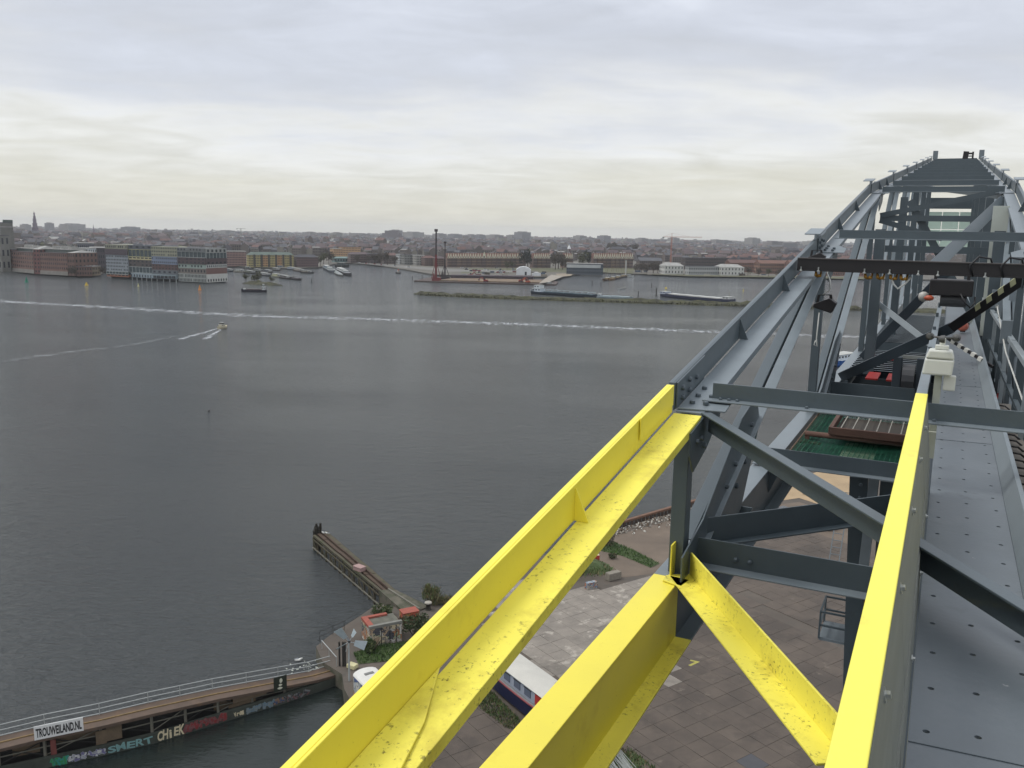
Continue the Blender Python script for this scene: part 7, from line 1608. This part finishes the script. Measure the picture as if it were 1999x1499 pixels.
hlabels = ['grey roofed', 'long red roofed', 'small dark roofed', 'flat pale roofed', 'large brown roofed', 'narrow grey roofed', 'flat dark roofed', 'long brown roofed']
spots = []
skip = [(195, 441), (436, 445)]
for k in range(6000):
    x = random.uniform(-40, 1700); f = random.random(); pb = 462 + (x - 900) * .0195 + 8 + 36 * f ** 1.3
    lim = 515 if x < 215 else (514 if x < 480 else (512 if x < 640 else (503 if x < 705 else (509 if x < 880 else 513 + max(0, (x - 1250) * .03)))))
    if pb > lim - 2: continue
    if 870 < x < 1240 and pb > 509: continue
    if 40 < x < 95 and pb > 500: continue
    p = base_at(x, pb)
    if any((p.x - q.x) ** 2 + (p.y - q.y) ** 2 < (22 + .006 * p.y) ** 2 for q, _, _ in spots[-900:]): continue
    spots.append((p, x, pb))
spots.sort(key=lambda t: t[0].length)
n_ind = 292
for p, x, pb in spots[:n_ind]:
    q = random.randrange(8)
    if 1380 < x: q = random.choice((1, 1, 4, 7))
    o = link('city_house', hm[q], None, (p.x, p.y, LZ), random.choice((.25, .25, 1.8, -.5)) + random.uniform(-.15, .15)); o.scale = (1, 1, random.uniform(.8, 1.25)); tag(o, hlabels[q] + ' house ' + where(x, pb), 'house', 'city houses across the river')
mass = MB(); mm = WALLS + [ROOFS[k] for k in ('grey', 'red', 'dark', 'pale', 'brown')]
for p, x, pb in spots[n_ind:]:
    for r_ in range(2): house_geo(mass, random.uniform(8, 20), random.uniform(9, 14), random.uniform(8, 15), random.choice((.6, 3.5, 4.5)), random.randrange(4), 4 + random.choice((0, 0, 1, 2, 2, 2, 4, 4, 4, 0, 3 if random.random() < .4 else 2)) , (p.x + random.uniform(-14, 14), p.y + random.uniform(-18, 18), LZ - .2), random.uniform(-.8, 2.2))
for k in range(5200):
    y = 1700 + 6500 * random.random() ** 1.2; x = random.uniform(-.66, .56) * y; house_geo(mass, random.uniform(10, 34), random.uniform(9, 14), random.uniform(8, 18) * (1.5 if random.random() < .05 else 1), random.choice((.6, 4, 5)), random.randrange(4), 4 + random.choice((0, 0, 1, 2, 2, 2, 4, 4, 4, 0, 3 if random.random() < .4 else 2)), (x, y, LZ - .2), random.uniform(-.8, 2.2))
mass.build('distant_city', mm, kind='stuff')
wood = MB(); rnd = random.Random(21)
for k in range(5200):
    y = 1250 + 8500 * rnd.random() ** 1.5; x = rnd.uniform(-.66, .56) * y; px, py = proj((x, y, LZ))
    if py > 500 + (px - 900) * .01: continue
    h = rnd.uniform(7, 15); w = rnd.uniform(5, 11) * (1 + y / 6000); m_ = rnd.choice((0, 0, 1, 2)); n_ = 7
    ring = [[(x + math.cos(6.283 * j / n_ + q) * w * r_ * rnd.uniform(.7, 1.2), y + math.sin(6.283 * j / n_ + q) * w * r_, LZ + h * z * rnd.uniform(.88, 1.12)) for j in range(n_)] for q, (z, r_) in enumerate(((.15, .4), (.5, .62), (.8, .5), (1, .12)))]
    for q in range(3):
        for j in range(n_): wood.poly([ring[q][j], ring[q][(j + 1) % n_], ring[q + 1][(j + 1) % n_], ring[q + 1][j]], m_)
for k in range(1500):
    x = rnd.uniform(-60, 1750); f = rnd.random(); pb = 462 + (x - 900) * .0195 + 9 + 33 * f
    lim = 513 if x < 640 else 503 if x < 705 else 508
    if pb > lim or (40 < x < 100 and pb > 498): continue
    p = base_at(x, pb); h = rnd.uniform(8, 16); r_ = h * .36
    for q in range(46):
        v = Vector((rnd.gauss(0, 1), rnd.gauss(0, 1), rnd.gauss(0, 1))).normalized() * rnd.uniform(.5, 1); c = p + Vector((v.x * r_, v.y * r_, h * .62 + v.z * h * .36)); a = Vector((rnd.gauss(0, 1), rnd.gauss(0, 1), rnd.gauss(0, 1))).normalized() * h * .09; b = a.cross(Vector((rnd.gauss(0, 1), .3, rnd.gauss(0, 1)))).normalized() * h * .07
        wood.poly([c - a, c - b, c + a, c + b], (0, 0, 1, 0, 2)[k % 5])
wood.build('distant_trees', [LV['brown'], LV['olive'], LV['dark']], kind='stuff')
# ================================================================== HAZE
hzm = bpy.data.materials.new('haze_air'); hzm.use_nodes = True; nt = hzm.node_tree; nt.nodes.clear()
vo = nt.nodes.new('ShaderNodeVolumePrincipled'); ou = nt.nodes.new('ShaderNodeOutputMaterial'); nt.links.new(vo.outputs[0], ou.inputs['Volume'])
vo.inputs['Color'].default_value = (.95, .97, 1, 1); vo.inputs['Density'].default_value = 7e-5; vo.inputs['Anisotropy'].default_value = 0.0
mb = MB(); mb.obox((-14000, -2500, -4), (28000, 0, 0), (0, 16000, 0), (0, 0, 134)); mb.build('haze', hzm, kind='stuff')
